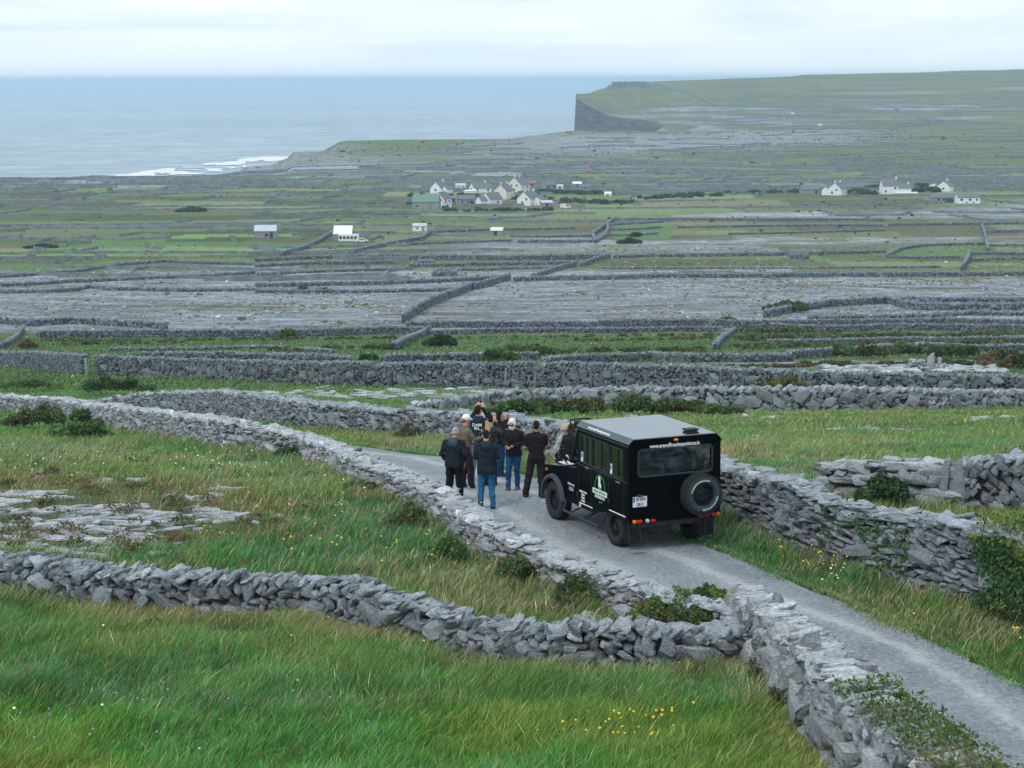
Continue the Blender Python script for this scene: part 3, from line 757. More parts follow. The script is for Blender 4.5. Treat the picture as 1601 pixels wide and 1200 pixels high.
def dry_wall(name, pts, cell, label, style='jumble', lod=2, mat='stone', seed=1, cat='stone wall', group=None, back=True, cap='cross', ends=True, uprights=0.0, big=0.0):
    """pts: centre line (x, y, height, thickness).  One mesh of separate stones round a dark rubble core."""
    r = np.random.default_rng(seed)
    cw, ch = cell
    P, S = resample(pts, cw * .5)
    L = S[-1]
    def line(s):
        return np.stack([np.interp(s, S, P[:, k]) for k in range(4)], 1)
    def frame(s):
        a = line(np.clip(s - .15, 0, L)); b = line(np.clip(s + .15, 0, L))
        d = b[:, :2] - a[:, :2]; d /= np.linalg.norm(d, axis=1)[:, None] + 1e-9
        return line(s), d, np.stack([-d[:, 1], d[:, 0]], 1)
    Cs, Ds, As, Ts = [], [], [], []
    hmax = P[:, 2].max() + .1
    # which side faces the camera
    mid, dm, nm = frame(np.array([L / 2])); camside = 1 if (-mid[0, :2] @ nm[0]) > 0 else -1
    wob = lambda s, k: (vnoise(s * .9, s * 0 + k, seed) - .5)
    for side in (camside, -camside):
        if side != camside and not back: continue
        z = -.12; row = 0
        while z < hmax:
            rh = ch * r.uniform(.8, 1.25) * (1.25 if z < .15 and style != 'jumble' else 1)
            if side != camside: rh *= 1.35
            s = -r.uniform(0, cw); ss = []
            while s < L:
                w_ = cw * min(2.4, math.exp(r.normal(-.08, .42))); ss.append((s + w_ / 2, w_)); s += w_ * .86
            ss = np.array(ss); sv = np.clip(ss[:, 0], 0, L); ww = ss[:, 1]
            p, d, nrm = frame(sv)
            topz = p[:, 2] * (1 + .10 * wob(sv, 3)) + .05 * wob(sv * 4, 5)
            zz = z + rh / 2 + .25 * rh * r.normal(size=len(sv))
            ok = zz < topz - rh * .25
            if ok.any():
                p, d, nrm, sv, ww, zz, tz = p[ok], d[ok], nrm[ok], sv[ok], ww[ok], zz[ok], topz[ok]
                n = len(sv)
                dep = r.uniform(.12, .2, n) * min(1, cw / .2 + .3)
                batter = 1 - .22 * np.clip(zz / np.maximum(tz, .3), 0, 1)
                offn = side * (p[:, 3] / 2 * batter - dep * .55 + r.normal(0, .018, n) + .05 * wob(sv * .7, 7 + row * .3))
                base = hbase(p[:, 0], p[:, 1]) if p[0, 1] < 60 else hgt(p[:, 0], p[:, 1])
                C = np.stack([p[:, 0] + nrm[:, 0] * offn, p[:, 1] + nrm[:, 1] * offn, base + zz], 1)
                a = ww / 2 * r.uniform(.95, 1.35, n); c = rh / 2 * np.exp(r.normal(.08, .26, n))
                if style == 'laid': roll = r.normal(0, .10, n)
                elif style == 'mixed':
                    zone = vnoise(sv * .45, zz * 1.2, seed + 3); roll = np.where(zone > .5, r.normal(.0, .15, n), r.normal(.9, .35, n) * np.where(vnoise(sv * .6, zz * .8, seed + 9) > .5, 1, -1))
                elif style == 'blocks':
                    zone = vnoise(sv * .8, zz * 1.3, seed + 3); roll = np.where(zone > .72, r.normal(0, .12, n), np.where(zone > .36, r.normal(.75, .3, n), r.normal(-.75, .3, n)))
                else: roll = np.where(vnoise(sv * .5, zz * 1.6, seed + 3) > .42, r.normal(.6, .38, n), r.normal(-.7, .4, n))
                tilt = np.abs(np.sin(roll)); a = a * (1 - .22 * tilt); c = c * (1 + .25 * tilt * (cw / ch - 1))
                yaw = np.arctan2(d[:, 1], d[:, 0]) + r.normal(0, .18, n)
                Cs.append(C); Ds.append(np.stack([a, dep, c], 1)); As.append(np.stack([yaw, roll, r.normal(0, .15, n)], 1))
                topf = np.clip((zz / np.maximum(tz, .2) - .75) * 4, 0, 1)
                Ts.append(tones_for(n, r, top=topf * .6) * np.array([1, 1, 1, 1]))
            z += rh * .9; row += 1
    # through-stones set on end and a few big blocks on the seen face
    for gap_, kind_ in ((uprights, 'up'), (big, 'big')):
        if not gap_: continue
        sv = np.cumsum(gap_ * r.uniform(.4, 1.7, int(L / gap_) + 1)); sv = sv[sv < L]
        if not len(sv): continue
        p, d, nrm = frame(sv); n = len(sv); base = hbase(p[:, 0], p[:, 1]) if p[0, 1] < 60 else hgt(p[:, 0], p[:, 1])
        o = camside * (p[:, 3] / 2 * .88 + .01)
        if kind_ == 'up': hz_ = p[:, 2] * r.uniform(.36, .47, n); D = np.stack([r.uniform(.07, .13, n), np.full(n, .12), hz_], 1); zc = hz_ + .04; A = np.stack([np.arctan2(d[:, 1], d[:, 0]), r.normal(0, .05, n), r.normal(0, .03, n)], 1)
        else: D = np.stack([cw * r.uniform(.8, 1.5, n), np.full(n, .17), ch * r.uniform(.9, 1.7, n)], 1); zc = D[:, 2] + r.uniform(0, .45, n) * p[:, 2]; A = np.stack([np.arctan2(d[:, 1], d[:, 0]), r.normal(0, .35, n), r.normal(0, .08, n)], 1)
        Cs.append(np.stack([p[:, 0] + nrm[:, 0] * o, p[:, 1] + nrm[:, 1] * o, base + zc], 1)); Ds.append(D); As.append(A); Ts.append(tones_for(n, r, .75, 1.25))
    # capping stones
    s = 0.0; sl = []
    while s < L:
        w_ = cw * r.uniform(.7, 1.5); sl.append((s + w_ / 2, w_)); s += w_ * .85
    sl = np.array(sl); passes = (0.0,) if cap == 'slab' else (-.08, .0, .08, .04) if cap == 'across' else (-.30, 0.02, .30)
    for po in passes:
        sv = np.clip(sl[:, 0] + r.normal(0, .05, len(sl)), 0, L); p, d, nrm = frame(sv); n = len(sv)
        tz = p[:, 2] * (1 + .10 * wob(sv, 3)) + .05 * wob(sv * 4, 5)
        base = hbase(p[:, 0], p[:, 1]) if p[0, 1] < 60 else hgt(p[:, 0], p[:, 1])
        th = ch * r.uniform(.35, .65, n)
        o = po * p[:, 3] * .85
        C = np.stack([p[:, 0] + nrm[:, 0] * o, p[:, 1] + nrm[:, 1] * o, base + tz - ch * .25 + r.normal(0, .02, n)], 1)
        if cap == 'slab':
            D = np.stack([sl[:, 1] * .55, p[:, 3] * r.uniform(.38, .55, n), th * .8], 1); A = np.stack([np.arctan2(d[:, 1], d[:, 0]) + r.normal(0, .18, n), r.normal(.0, .14, n), r.normal(0, .07, n)], 1)
        elif cap == 'across':
            D = np.stack([sl[:, 1] * .30 * r.uniform(.6, 1.3, n), p[:, 3] * .44 * r.uniform(.75, 1.15, n), th * .7], 1); A = np.stack([np.arctan2(d[:, 1], d[:, 0]) + .25 + r.normal(0, .12, n), r.normal(0, .12, n), r.normal(0, .06, n)], 1)
        elif cap == 'lean':
            D = np.stack([sl[:, 1] * .5 * r.uniform(.8, 1.2, n), p[:, 3] * .26 * r.uniform(.8, 1.2, n), th], 1); A = np.stack([np.arctan2(d[:, 1], d[:, 0]) + r.normal(0, .4, n), r.normal(-.5, .25, n), r.normal(0, .2, n)], 1)
        else:
            D = np.stack([sl[:, 1] * .55 * r.uniform(.7, 1.3, n), p[:, 3] * .26 * r.uniform(.8, 1.3, n), th], 1); A = np.stack([np.arctan2(d[:, 1], d[:, 0]) + r.normal(0, .5, n), r.normal(0, .28, n), r.normal(0, .18, n)], 1)
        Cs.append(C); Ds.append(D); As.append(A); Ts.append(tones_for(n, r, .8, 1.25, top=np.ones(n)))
    if ends:
        for e in (0.0, L):
            p, d, nrm = frame(np.array([e])); h = p[0, 2]; n = int(h / ch) * 3
            zz = np.repeat(np.linspace(0, h - ch * .4, max(1, n // 3)), 3); n = len(zz)
            o = np.tile([-.3, 0, .3], n // 3) * p[0, 3] * .8
            base = float(hbase(p[0, 0], p[0, 1])) if p[0, 1] < 60 else float(hgt(p[0, 0], p[0, 1]))
            C = np.stack([p[0, 0] + nrm[0, 0] * o, p[0, 1] + nrm[0, 1] * o, base + zz], 1)
            D = np.stack([np.full(n, cw * .45), np.full(n, p[0, 3] * .22), np.full(n, ch * .5)], 1) * r.uniform(.8, 1.2, (n, 3))
            A = np.stack([np.full(n, math.atan2(d[0, 1], d[0, 0])) + r.normal(0, .25, n), r.normal(0, .15, n), r.normal(0, .1, n)], 1)
            Cs.append(C); Ds.append(D); As.append(A); Ts.append(tones_for(n, r))
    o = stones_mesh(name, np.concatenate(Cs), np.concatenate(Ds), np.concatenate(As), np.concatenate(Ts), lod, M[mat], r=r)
    # dark rubble core so that no daylight shows between the stones
    q = np.linspace(0.05, L - .05, max(2, int(L / .6))); p, d, nrm = frame(q); base = hbase(p[:, 0], p[:, 1]) if p[0, 1] < 60 else hgt(p[:, 0], p[:, 1])
    rows_ = []
    for k, (o_, zf) in enumerate(((-.33, 0), (-.22, 1), (.22, 1), (.33, 0))):
        z = base - .2 if zf == 0 else base + p[:, 2] * .84 - .05
        rows_.append(np.stack([p[:, 0] + nrm[:, 0] * o_ * p[:, 3], p[:, 1] + nrm[:, 1] * o_ * p[:, 3], z], 1))
    V = np.stack(rows_, 1).reshape(-1, 3); n = len(q); F_ = []
    for i in range(n - 1):
        for k in range(3): F_.append((i * 4 + k, i * 4 + k + 1, i * 4 + 4 + k + 1, i * 4 + 4 + k))
    F_ += [(0, 3, 2, 1), (4 * n - 4, 4 * n - 3, 4 * n - 2, 4 * n - 1)]
    # core joins the same mesh object: one wall, one surface
    me = o.data; 
    c2 = mesh_np('rubble_core', V, np.array(F_), M['core'], o)
    tag(o, label, cat, group)
    return o

dry_wall('stone_wall', WALLA, (.22, .105), 'jumbled dry stone wall curving across the near grass from the left edge to the lane', 'jumble', 3, 'stone', 11, cap='lean', big=.9)
dry_wall('stone_wall', WALLC, (.22, .085), 'low pale dry stone wall along the near side of the lane beside the standing people', 'laid', 2, 'stone_pale', 12, cap='cross', big=2.0)
WALLB = WBW
dry_wall('stone_wall', WALLB, (.32, .15), 'tall stout dry stone wall in the lower right corner with ivy trailing over its lane side', 'mixed', 3, 'stone_pale', 13, cap='across', big=.8)
dry_wall('stone_wall', WALLG, (.27, .10), 'long roadside stone wall passing behind the people and the vehicle to the ivy at right', 'laid', 2, 'stone', 14, cap='cross', big=1.6)
WD1 = [p for p in WALLD[:4]]; WD2 = WALLD[3:]
WD2 = [(WD2[0][0] + .42, WD2[0][1], WD2[0][2], WD2[0][3])] + WD2[1:]
dry_wall('stone_wall', WD1, (.46, .20), 'short wall of coursed squared blocks standing in the field behind the shrub', 'laid', 3, 'stone_pale', 15, cap='slab')
dry_wall('stone_wall', WD2, (.27, .16), 'wall of slanting rectangular blocks at the right edge beside upright slabs', 'blocks', 3, 'stone', 16, cap='lean')
# upright slabs between them
for k, (px, lab) in enumerate(((1474, 'tall upright stone slab joining the coursed block wall'), (1493, 'broad upright stone slab leaning beside the slanting block wall'))):
    g = ground(px, 795)
    V, Q = TPL[3][3 + k]
    o = mesh_np('standing_slab', V * np.array([.13 if k == 0 else .17, .12, .60]) , Q, M['stone_pale'], color=np.tile([.85, .86, .87, 1], (len(V), 1)))
    o.location = (g[0], g[1] + .07, g[2] + .50); o.rotation_euler = (0, .05 - .1 * k, .1); tag(o, lab, 'stone slab')
dry_wall('stone_wall', WALLF, (.34, .22), 'wall of tumbled square stones across the field behind the ferns', 'blocks', 2, 'stone', 17, cap='lean', big=1.4)
dry_wall('stone_wall', WALLE1, (.30, .20), 'short end of the tall field wall left of the narrow gateway', 'blocks', 2, 'stone_mid', 18, cap='lean')
dry_wall('stone_wall', WALLE2, (.30, .20), 'tall long field wall with upright slabs running right from the narrow gateway', 'blocks', 2, 'stone_mid', 19, cap='lean', uprights=1.7, big=1.3)
for k, px in enumerate((134.5, 151)):
    g = ground(px, 587); V, Q = TPL[3][5 + k]
    o = mesh_np('gate_post', V * np.array([.14, .14, .72]), Q, M['stone_pale'], color=np.tile([.9, .9, .9, 1], (len(V), 1)))
    o.location = (g[0], g[1] + .3, g[2] + .65); o.rotation_euler = (0, -.06 if k == 0 else .02, .2)
    tag(o, ('leaning stone gatepost on the left side of the narrow field gateway', 'straight stone gatepost on the right side of the narrow field gateway')[k], 'gatepost')

# ------------------------------------------------------------------ field walls of the middle distance: photo-pixel base line, height, label
def pl(pts, h, T=.6):
    out = []
    for px, py in pts:
        g = ground(px, py); out.append((g[0], g[1], h, T))
    return out
MID = [
    ([(222, 562), (300, 562), (400, 564), (480, 566), (548, 569)], .95, 'low field wall showing just above the tall wall at left'),
    ([(598, 569), (640, 566), (700, 565), (780, 563), (842, 563)], .95, 'low field wall just above the tall wall at centre'),
    ([(850, 572), (900, 568), (960, 566), (1020, 563), (1080, 566), (1190, 566), (1235, 565)], .95, 'bumpy field wall above the tall wall right of centre'),
    ([(1232, 562), (1270, 560), (1310, 556), (1350, 555), (1390, 550)], 1.1, 'field wall climbing to the right past rusty bushes'),
    ([(1385, 549), (1450, 547), (1530, 551), (1620, 549)], 1.0, 'field wall above the rusty bushes at the right edge'),
    ([(1200, 543), (1300, 541), (1400, 538), (1500, 538), (1620, 536)], 1.1, 'thin field wall under the dark scrub at right'),
    ([(170, 549), (300, 548), (420, 545), (520, 552)], .5, 'tumbled grey bank of stones above the left field wall'),
    ([(58, 529), (120, 528), (220, 527), (320, 527), (420, 527), (520, 525), (600, 522), (672, 522)], 1.35, 'long field wall along the top of the green strip at left'),
    ([(672, 524), (760, 521), (860, 520), (960, 520), (1060, 518), (1130, 518)], .9, 'pale low field wall along the top of the green strip at centre'),
    ([(-40, 507), (0, 505), (40, 510), (70, 508), (110, 506), (160, 508), (220, 512), (262, 514)], 1.3, 'field wall on the lower edge of the left pavement'),
    ([(635, 513), (700, 512), (800, 512), (935, 512)], 1.25, 'straight dark wall along the foot of the limestone pavement'),
    ([(935, 512), (1000, 511), (1100, 511), (1200, 513), (1250, 512)], 1.5, 'rougher wall continuing right from the straight dark wall'),
    ([(1250, 512), (1300, 511), (1400, 509), (1500, 508), (1620, 512)], 1.4, 'field wall below the curved wall at right'),
    ([(1262, 500), (1330, 499), (1400, 498), (1470, 496), (1520, 492), (1620, 494)], .9, 'thin wall between the curved wall and the scrub at right'),
    ([(1205, 515), (1280, 519), (1400, 516), (1500, 517), (1620, 517)], 1.2, 'field wall along the top of the dark scrub at right'),
    ([(1195, 497), (1250, 486), (1290, 480), (1340, 477), (1388, 474), (1402, 478), (1430, 484), (1500, 485), (1620, 485)], 1.6, 'curved smooth wall bending round a green hollow at right'),
    ([(1392, 471), (1450, 473), (1520, 473), (1620, 474)], 1.3, 'wall behind the curved wall at right'),
    ([(630, 505), (642, 497), (655, 488), (672, 478), (700, 467), (722, 459), (738, 452)], 1.9, 'wall climbing away diagonally over the limestone pavement'),
    ([(740, 453), (760, 449), (780, 442), (797, 437)], 1.9, 'upper piece of the diagonal wall over the pavement'),
    ([(617, 548), (632, 539), (650, 531), (662, 525), (672, 519)], 1.1, 'small diagonal wall dividing the two green strips'),
    ([(1118, 547), (1124, 538), (1135, 528), (1148, 519)], .9, 'low winding wall between the green strip and the scrub'),
    ([(0, 546), (14, 540), (22, 534), (30, 526), (36, 517)], .9, 'little wall beside the far bend of the lane at left'),
    ([(400, 449), (500, 447), (600, 445), (700, 441), (780, 437)], 1.15, 'long straight wall at the upper edge of the pavement left of centre'),
    ([(400, 458), (480, 458), (560, 458), (640, 457), (715, 455)], .95, 'broken wall just below the long straight wall'),
    ([(803, 440), (860, 438), (950, 437), (1050, 434), (1200, 434), (1400, 432), (1620, 430)], 1.3, 'very long dark wall along the upper edge of the right pavement'),
    ([(-40, 459), (60, 458), (120, 455), (140, 450), (180, 454), (300, 456), (400, 455)], .95, 'thin wall above the left pavement with a small heap'),
    ([(-40, 449), (40, 447), (110, 442), (200, 438), (300, 434), (400, 428)], .95, 'rising wall across the grey ground at left'),
    ([(-40, 437), (40, 432), (120, 426), (200, 414), (260, 410), (300, 412), (400, 414)], .95, 'wall along the green strips at far left'),
    ([(400, 432), (470, 427), (560, 424), (640, 422)], .9, 'thin wall left of the grey stone pen'),
    ([(640, 418), (720, 416), (800, 414), (898, 413)], 1.1, 'wall just above the grey stone pen'),
    ([(700, 423), (760, 423), (800, 421), (862, 420)], .8, 'low wall right of the grey stone pen'),
    ([(832, 436), (850, 430), (872, 423), (900, 416)], 1.5, 'first diagonal wall climbing right of centre'),
    ([(910, 417), (925, 411), (940, 406), (954, 403)], 1.5, 'second diagonal wall climbing right of centre'),
    ([(640, 407), (720, 406), (800, 407), (880, 406), (945, 404)], 1.7, 'thick dark wall below the small shed'),
    ([(400, 409), (480, 405), (560, 403), (640, 402)], 1.2, 'wall below the white roofed shed'),
    ([(400, 418), (470, 414), (540, 413), (620, 412)], 1.1, 'second wall below the white roofed shed'),
    ([(960, 404), (1020, 402), (1100, 401), (1200, 400), (1290, 398), (1385, 395)], 1.2, 'long wall above the tan field right of centre'),
    ([(935, 420), (1050, 420), (1200, 420), (1350, 419), (1470, 418)], .6, 'faint broken wall in the tan field at right'),
    ([(1386, 402), (1398, 396), (1412, 390), (1440, 386), (1480, 384), (1542, 383)], 1.1, 'wall along the top of the bright green field at right'),
    ([(1386, 403), (1440, 404), (1500, 403)], .8, 'wall along the bottom of the bright green field at right'),
    ([(1504, 424), (1510, 416), (1514, 408), (1517, 398)], 2.0, 'short wall running away uphill below the green field'),
    ([(1545, 396), (1543, 382), (1540, 370), (1536, 356)], 2.0, 'wall running straight away at far right'),
    ([(1520, 399), (1560, 398), (1620, 399)], 1.1, 'wall at the right edge beyond the green field'),
    ([(1520, 408), (1560, 406), (1620, 406)], .9, 'lower wall at the right edge beyond the green field'),
    ([(1545, 385), (1620, 385)], .8, 'thin wall at the right edge in the upper fields'),
    ([(1540, 364), (1620, 363)], 1.2, 'wall behind the one running straight away'),
    ([(1390, 353), (1480, 352), (1620, 350)], 1.2, 'wall under the purple grey pavement at right'),
    ([(960, 345), (1050, 344), (1200, 345), (1300, 345), (1386, 345)], 1.2, 'wall crossing below the right hand houses'),
    ([(1060, 356), (1150, 355), (1280, 353), (1382, 353)], .9, 'second wall crossing below the right hand houses'),
    ([(1140, 367), (1200, 366), (1300, 363), (1386, 361)], .9, 'third wall crossing below the right hand houses'),
    ([(932, 380), (928, 372), (928, 366)], 1.6, 'short wall closing the small green paddocks'),
    ([(930, 367), (942, 358), (955, 349), (965, 344)], 1.6, 'slanting wall right of the small green paddocks'),
    ([(930, 380), (945, 372), (951, 362), (951, 350)], 1.4, 'curving wall left of the small green paddocks'),
    ([(952, 352), (1000, 350), (1040, 347)], .9, 'upper wall of the small green paddocks'),
    ([(950, 360), (1000, 359), (1035, 356)], .9, 'middle wall of the small green paddocks'),
    ([(945, 369), (1000, 368), (1028, 366)], .9, 'lower wall of the small green paddocks'),
    ([(810, 379), (860, 379), (928, 379)], 1.1, 'thin dark wall below the paddocks at centre'),
    ([(800, 370), (860, 371), (930, 369)], .9, 'thin dark wall beside the small shed'),
    ([(620, 384), (680, 381), (740, 379), (800, 377)], .9, 'wall below the small shed on grey ground'),
    ([(545, 398), (580, 390), (620, 382), (660, 375), (676, 364)], 1.5, 'winding wall climbing right of the white roofed shed'),
    ([(440, 400), (480, 389), (505, 376), (520, 366)], 1.5, 'slanting wall between the grey barn and the white roofed shed'),
    ([(680, 364), (740, 361), (800, 360), (900, 358)], 1.0, 'wall behind the small shed'),
]
for k, (pts, h, lab) in enumerate(MID):
    h = h * .88
    P = pl(pts, h, .62); far = P[0][1] > 330
    dry_wall('field_wall', P, (.42, .30) if not far else (.75, .45), lab, 'blocks', 1, 'stone_mid' if not far else 'stone_far', 200 + k, 'field wall', 'field walls of the middle distance', back=False, cap='cross', ends=False)

# ------------------------------------------------------------------ the far network: each wall a ribbon of loose stones
def far_wall(pts, h, T, label, group, r, parts=None):
    P, S = resample([(a, b, h, T) for a, b in pts], 1.6)
    d = np.gradient(P[:, :2], axis=0); d /= np.linalg.norm(d, axis=1)[:, None] + 1e-9; nn = np.stack([-d[:, 1], d[:, 0]], 1)
    n = len(P); z = hgt(P[:, 0], P[:, 1]); hh = h * r.uniform(.82, 1.12, n)
    V = []
    for o_, zf in ((-.5, 0), (-.34, 1), (.34, 1), (.5, 0)):
        V.append(np.stack([P[:, 0] + nn[:, 0] * T * o_ + r.normal(0, .05, n), P[:, 1] + nn[:, 1] * T * o_, z - .4 + zf * (hh + .4) + r.normal(0, .04, n) * zf], 1))
    V = np.stack(V, 1).reshape(-1, 3); i = np.arange(n - 1)[:, None] * 4
    Q = np.concatenate([i + np.array([[k, k + 1, k + 5, k + 4]]) for k in range(3)])
    Q = np.concatenate([Q, [[0, 3, 2, 1], [4 * n - 4, 4 * n - 3, 4 * n - 2, 4 * n - 1]]])
    tn = np.repeat(r.uniform(.75, 1.25, n), 4); c = np.stack([tn, tn, tn, tn * 0 + 1], 1)
    if parts is not None: parts.append((V, Q, c)); return
    o = mesh_np('field_wall', V, Q, M['stone_far'], color=c)
    tag(o, label, 'field wall', group)
cand = []
rr = np.random.default_rng(5)
def dens(px, py):
    """how densely the plain is walled here"""
    if px < 640: return .72
    if py < 345 and px > 1000: return .35 if py > 325 else .8
    if py > 345 and px > 640: return 0.0
    return .72
for i in range(1, len(FR)):
    xs = FX[i]
    for j in range(len(xs) - 1):
        if random.random() < .15: continue
        x = np.linspace(xs[j], xs[j + 1], 8); y = row_y(i, x); cand.append(('row', x, y))
    for j in range(len(xs)):
        if i + 1 < len(FR):
            x0 = xs[j]; y0 = float(row_y(i, np.array([x0]))[0]); y1 = float(row_y(i + 1, np.array([x0]))[0])
            sl = random.uniform(-9, 9); t = np.linspace(0, 1, 5)
            cand.append(('cross', x0 + sl * t + 2 * np.sin(t * 5 + i), y0 + (y1 - y0) * t))
walls = []
for kind, x, y in cand:
    xm, ym = x.mean(), y.mean(); zz = float(hgt(xm, ym)); px = 800.5 + F * xm / ym; py = YE + (HC - zz) / ym * F
    if px < -40 or px > 1640 or ym > 1325: continue
    if random.random() > dens(px, py): continue
    walls.append((ym, kind, x, y, px, py))
walls.sort(key=lambda q: q[0])
stuff = []
def glabel(px, py):
    if px < 400: side = 'left of the grey barn'
    elif px < 640: side = 'round the white roofed shed'
    elif px < 950: side = 'round the white village'
    elif px < 1240: side = 'between the two groups of houses'
    else: side = 'round the right hand houses'
    band = 'in the green pastures' if py > 335 else ('in the middle of the plain' if py > 300 else 'near the shore')
    return side, band
for k, (ym, kind, x, y, px, py) in enumerate(walls):
    side, band = glabel(px, py)
    if k < 215:
        far_wall(list(zip(x, y)), .85, .5, 'thin grey field wall ' + band + ' ' + side, 'field walls ' + band + ' ' + side, rr)
    else: far_wall(list(zip(x, y)), .85, .5, '', '', rr, stuff)
# still farther walls on the terraces and the headland, one mass of thin lines
def put(px, py):
    g = ground(px, py); return (g[0], g[1])
for k in range(420):
    px = random.uniform(620, 1620); py = random.choice([random.uniform(210, 296), random.uniform(150, 210)])
    if px < 900 and py < 225: continue
    if px < 1060 and py < 205: continue
    wd = random.uniform(25, 160); a = random.uniform(-.035, .03)
    pts = [put(px + t * wd, py + t * wd * a + random.uniform(-.8, .8)) for t in (0, .35, .7, 1)]
    if any(p[1] > 3400 for p in pts) or np.ptp([p[1] for p in pts]) > 420: continue
    far_wall(pts, .9, .7, '', '', rr, stuff)
for pts in ([(1164, 130), (1172, 142), (1186, 158)], [(1030, 132), (1080, 147), (1120, 165)], [(1280, 128), (1290, 150)], [(1400, 170), (1460, 190)], [(1080, 190), (1200, 185)]):
    far_wall([put(*p) for p in pts], 2.2, 2.0, '', '', rr, stuff)
for k in range(36):       # near the shore at left
    px = random.uniform(-20, 620); py = random.uniform(277, 300); wd = random.uniform(30, 120)
    far_wall([put(px + t * wd, py + random.uniform(-.6, .6)) for t in (0, .5, 1)], 1.6, 1.2, '', '', rr, stuff)
off = 0; VV, QQ, CC = [], [], []
for V, Q, c in stuff: VV.append(V); QQ.append(Q + off); CC.append(c); off += len(V)
tag(mesh_np('distant_field_walls', np.concatenate(VV), np.concatenate(QQ), M['stone_far'], color=np.concatenate(CC)), 'countless thin field walls on the farthest fields and the headland', kind='stuff')
# ruined fort on the cliff top
P = [put(px, py) for px, py in ((962, 136), (985, 134.5), (1014, 133))]
P = [(a, 2860 + k * 20) for k, (a, b) in enumerate([(at(961, 130, 2870)[0], 0), (at(985, 130, 2880)[0], 0), (at(1014, 130, 2890)[0], 0)])]
r5 = np.random.default_rng(9); prts = []
far_wall(P, 7.5, 12, '', '', r5, prts); V, Q, c = prts[0]
o = mesh_np('stone_fort', V, Q, M['stone_far'], color=c * np.array([.8, .85, .8, 1])); tag(o, 'low ruined stone fort on the very edge of the far cliff', 'ruined fort')
# small roofless pens and huts of grey stone
def pen(px, py, w, d, h, lab):
    g = ground(px, py); x, y = g[0], g[1]
    pts = [(x - w / 2, y, h, .6), (x + w / 2, y, h, .6), (x + w / 2, y + d, h, .6), (x - w / 2, y + d, h, .6), (x - w / 2, y, h, .6)]
    dry_wall('stone_pen', pts, (.6, .4), lab, 'laid', 1, 'stone_far', int(px), 'stone pen', cap='cross', ends=False)
pen(695.5, 432, 5.6, 7, 1.35, 'small square grey stone pen above the pavement')
pen(666, 413, 4.0, 5, 1.0, 'tiny low stone pen above the square grey pen')
pen(1251, 405, 4.6, 5, 1.4, 'small dark stone pen in the tan field')
# tumbled blocks behind the tall wall at right
def heap(name, px, py, n, sx, sy, sz, size, lab, cat, seed, mat='stone_pale', tall=None):
    r = np.random.default_rng(seed); g = ground(px, py)
    C = np.stack([g[0] + r.normal(0, sx, n), g[1] + r.normal(0, sy, n), np.zeros(n)], 1)
    rad = np.abs(C[:, 0] - g[0]) / (sx * 2.2)
    C[:, 2] = hgt(C[:, 0], C[:, 1]) + sz * r.random(n) * np.clip(1 - rad, 0, 1)
    D = r.uniform(.5, 1.3, (n, 3)) * np.array([size, size * .8, size * .45]); A = np.stack([r.uniform(0, 3.14, n), r.normal(0, .3, n), r.normal(0, .25, n)], 1)
    if tall: D[0] = tall; C[0, 2] += tall[2] * .6; A[0, 1:] = .08
    return tag(stones_mesh(name, C, D, A, tones_for(n, r, .8, 1.2), 2, M[mat], r=r), lab, cat)
heap('rock_pile', 1430, 578, 46, .75, .5, 1.1, .3, 'pointed heap of pale rocks behind the tall wall at right', 'rock pile', 3, tall=(.35, .25, .9))
heap('rock_pile', 1478, 577, 26, .8, .5, .5, .28, 'smaller tumbled pale rocks right of the pointed heap', 'rock pile', 4, tall=(.22, .2, .5))
heap('rock_pile', 1287, 568, 22, .8, .5, .3, .25, 'flat scatter of pale rocks behind the tall wall', 'rock pile', 5)
heap('rock_pile', 1012, 972, 14, .38, .16, .55, .24, 'large pale boulders ending the lane wall near the bramble corner', 'rock pile', 6)
# low ribs of bare limestone in the near left field
r = np.random.default_rng(31); C = []; D = []
for (px, py, w, n) in [(90, 745, 110, 9), (190, 752, 70, 5), (60, 775, 90, 10), (175, 795, 130, 16), (60, 803, 120, 18), (180, 812, 130, 26), (300, 808, 120, 22), (360, 812, 60, 8), (60, 826, 110, 22), (130, 842, 130, 22), (60, 858, 120, 14), (180, 865, 110, 12), (330, 782, 70, 5), (360, 770, 50, 3), (210, 853, 60, 8), (10, 790, 60, 8), (250, 826, 90, 10)]:
    for k in range(int(n * 1.15)):
        g = ground(px + r.normal(0, w * .5), py + r.normal(0, 5)); C.append((g[0], g[1], g[2] + r.uniform(-.01, .03))); D.append((r.uniform(.10, .55), r.uniform(.03, .10), r.uniform(.04, .07)))
for (px, py) in [(1250, 676), (1318, 671), (1345, 671), (1365, 672), (1540, 655), (1560, 653), (1575, 654), (1525, 656), (1170, 690), (1165, 653), (1200, 653), (1190, 735), (1215, 737), (1240, 738), (1270, 737), (1590, 700), (980, 652), (1420, 672), (1500, 690)]:
    for k in range(2):
        g = ground(px + r.normal(0, 8), py + r.normal(0, 1)); C.append((g[0], g[1], g[2] + .02)); D.append((r.uniform(.15, .45), r.uniform(.1, .3), .06))
for k in range(80):
    g = ground(r.uniform(420, 780), r.choice([r.uniform(606, 620), r.uniform(612, 626)])); C.append((g[0], g[1], g[2] + r.uniform(.0, .05))); D.append((r.uniform(.2, .7), r.uniform(.08, .25), r.uniform(.05, .10)))
for k in range(90):
    g = ground(r.uniform(1290, 1570), r.uniform(572, 582)); C.append((g[0], g[1], g[2] + r.uniform(.02, .08))); D.append((r.uniform(.3, .9), r.uniform(.2, .6), r.uniform(.08, .2)))
C = np.array(C); D = np.array(D); n = len(C)
A = np.stack([r.normal(0, .25, n), r.normal(0, .06, n), r.normal(0, .06, n)], 1)
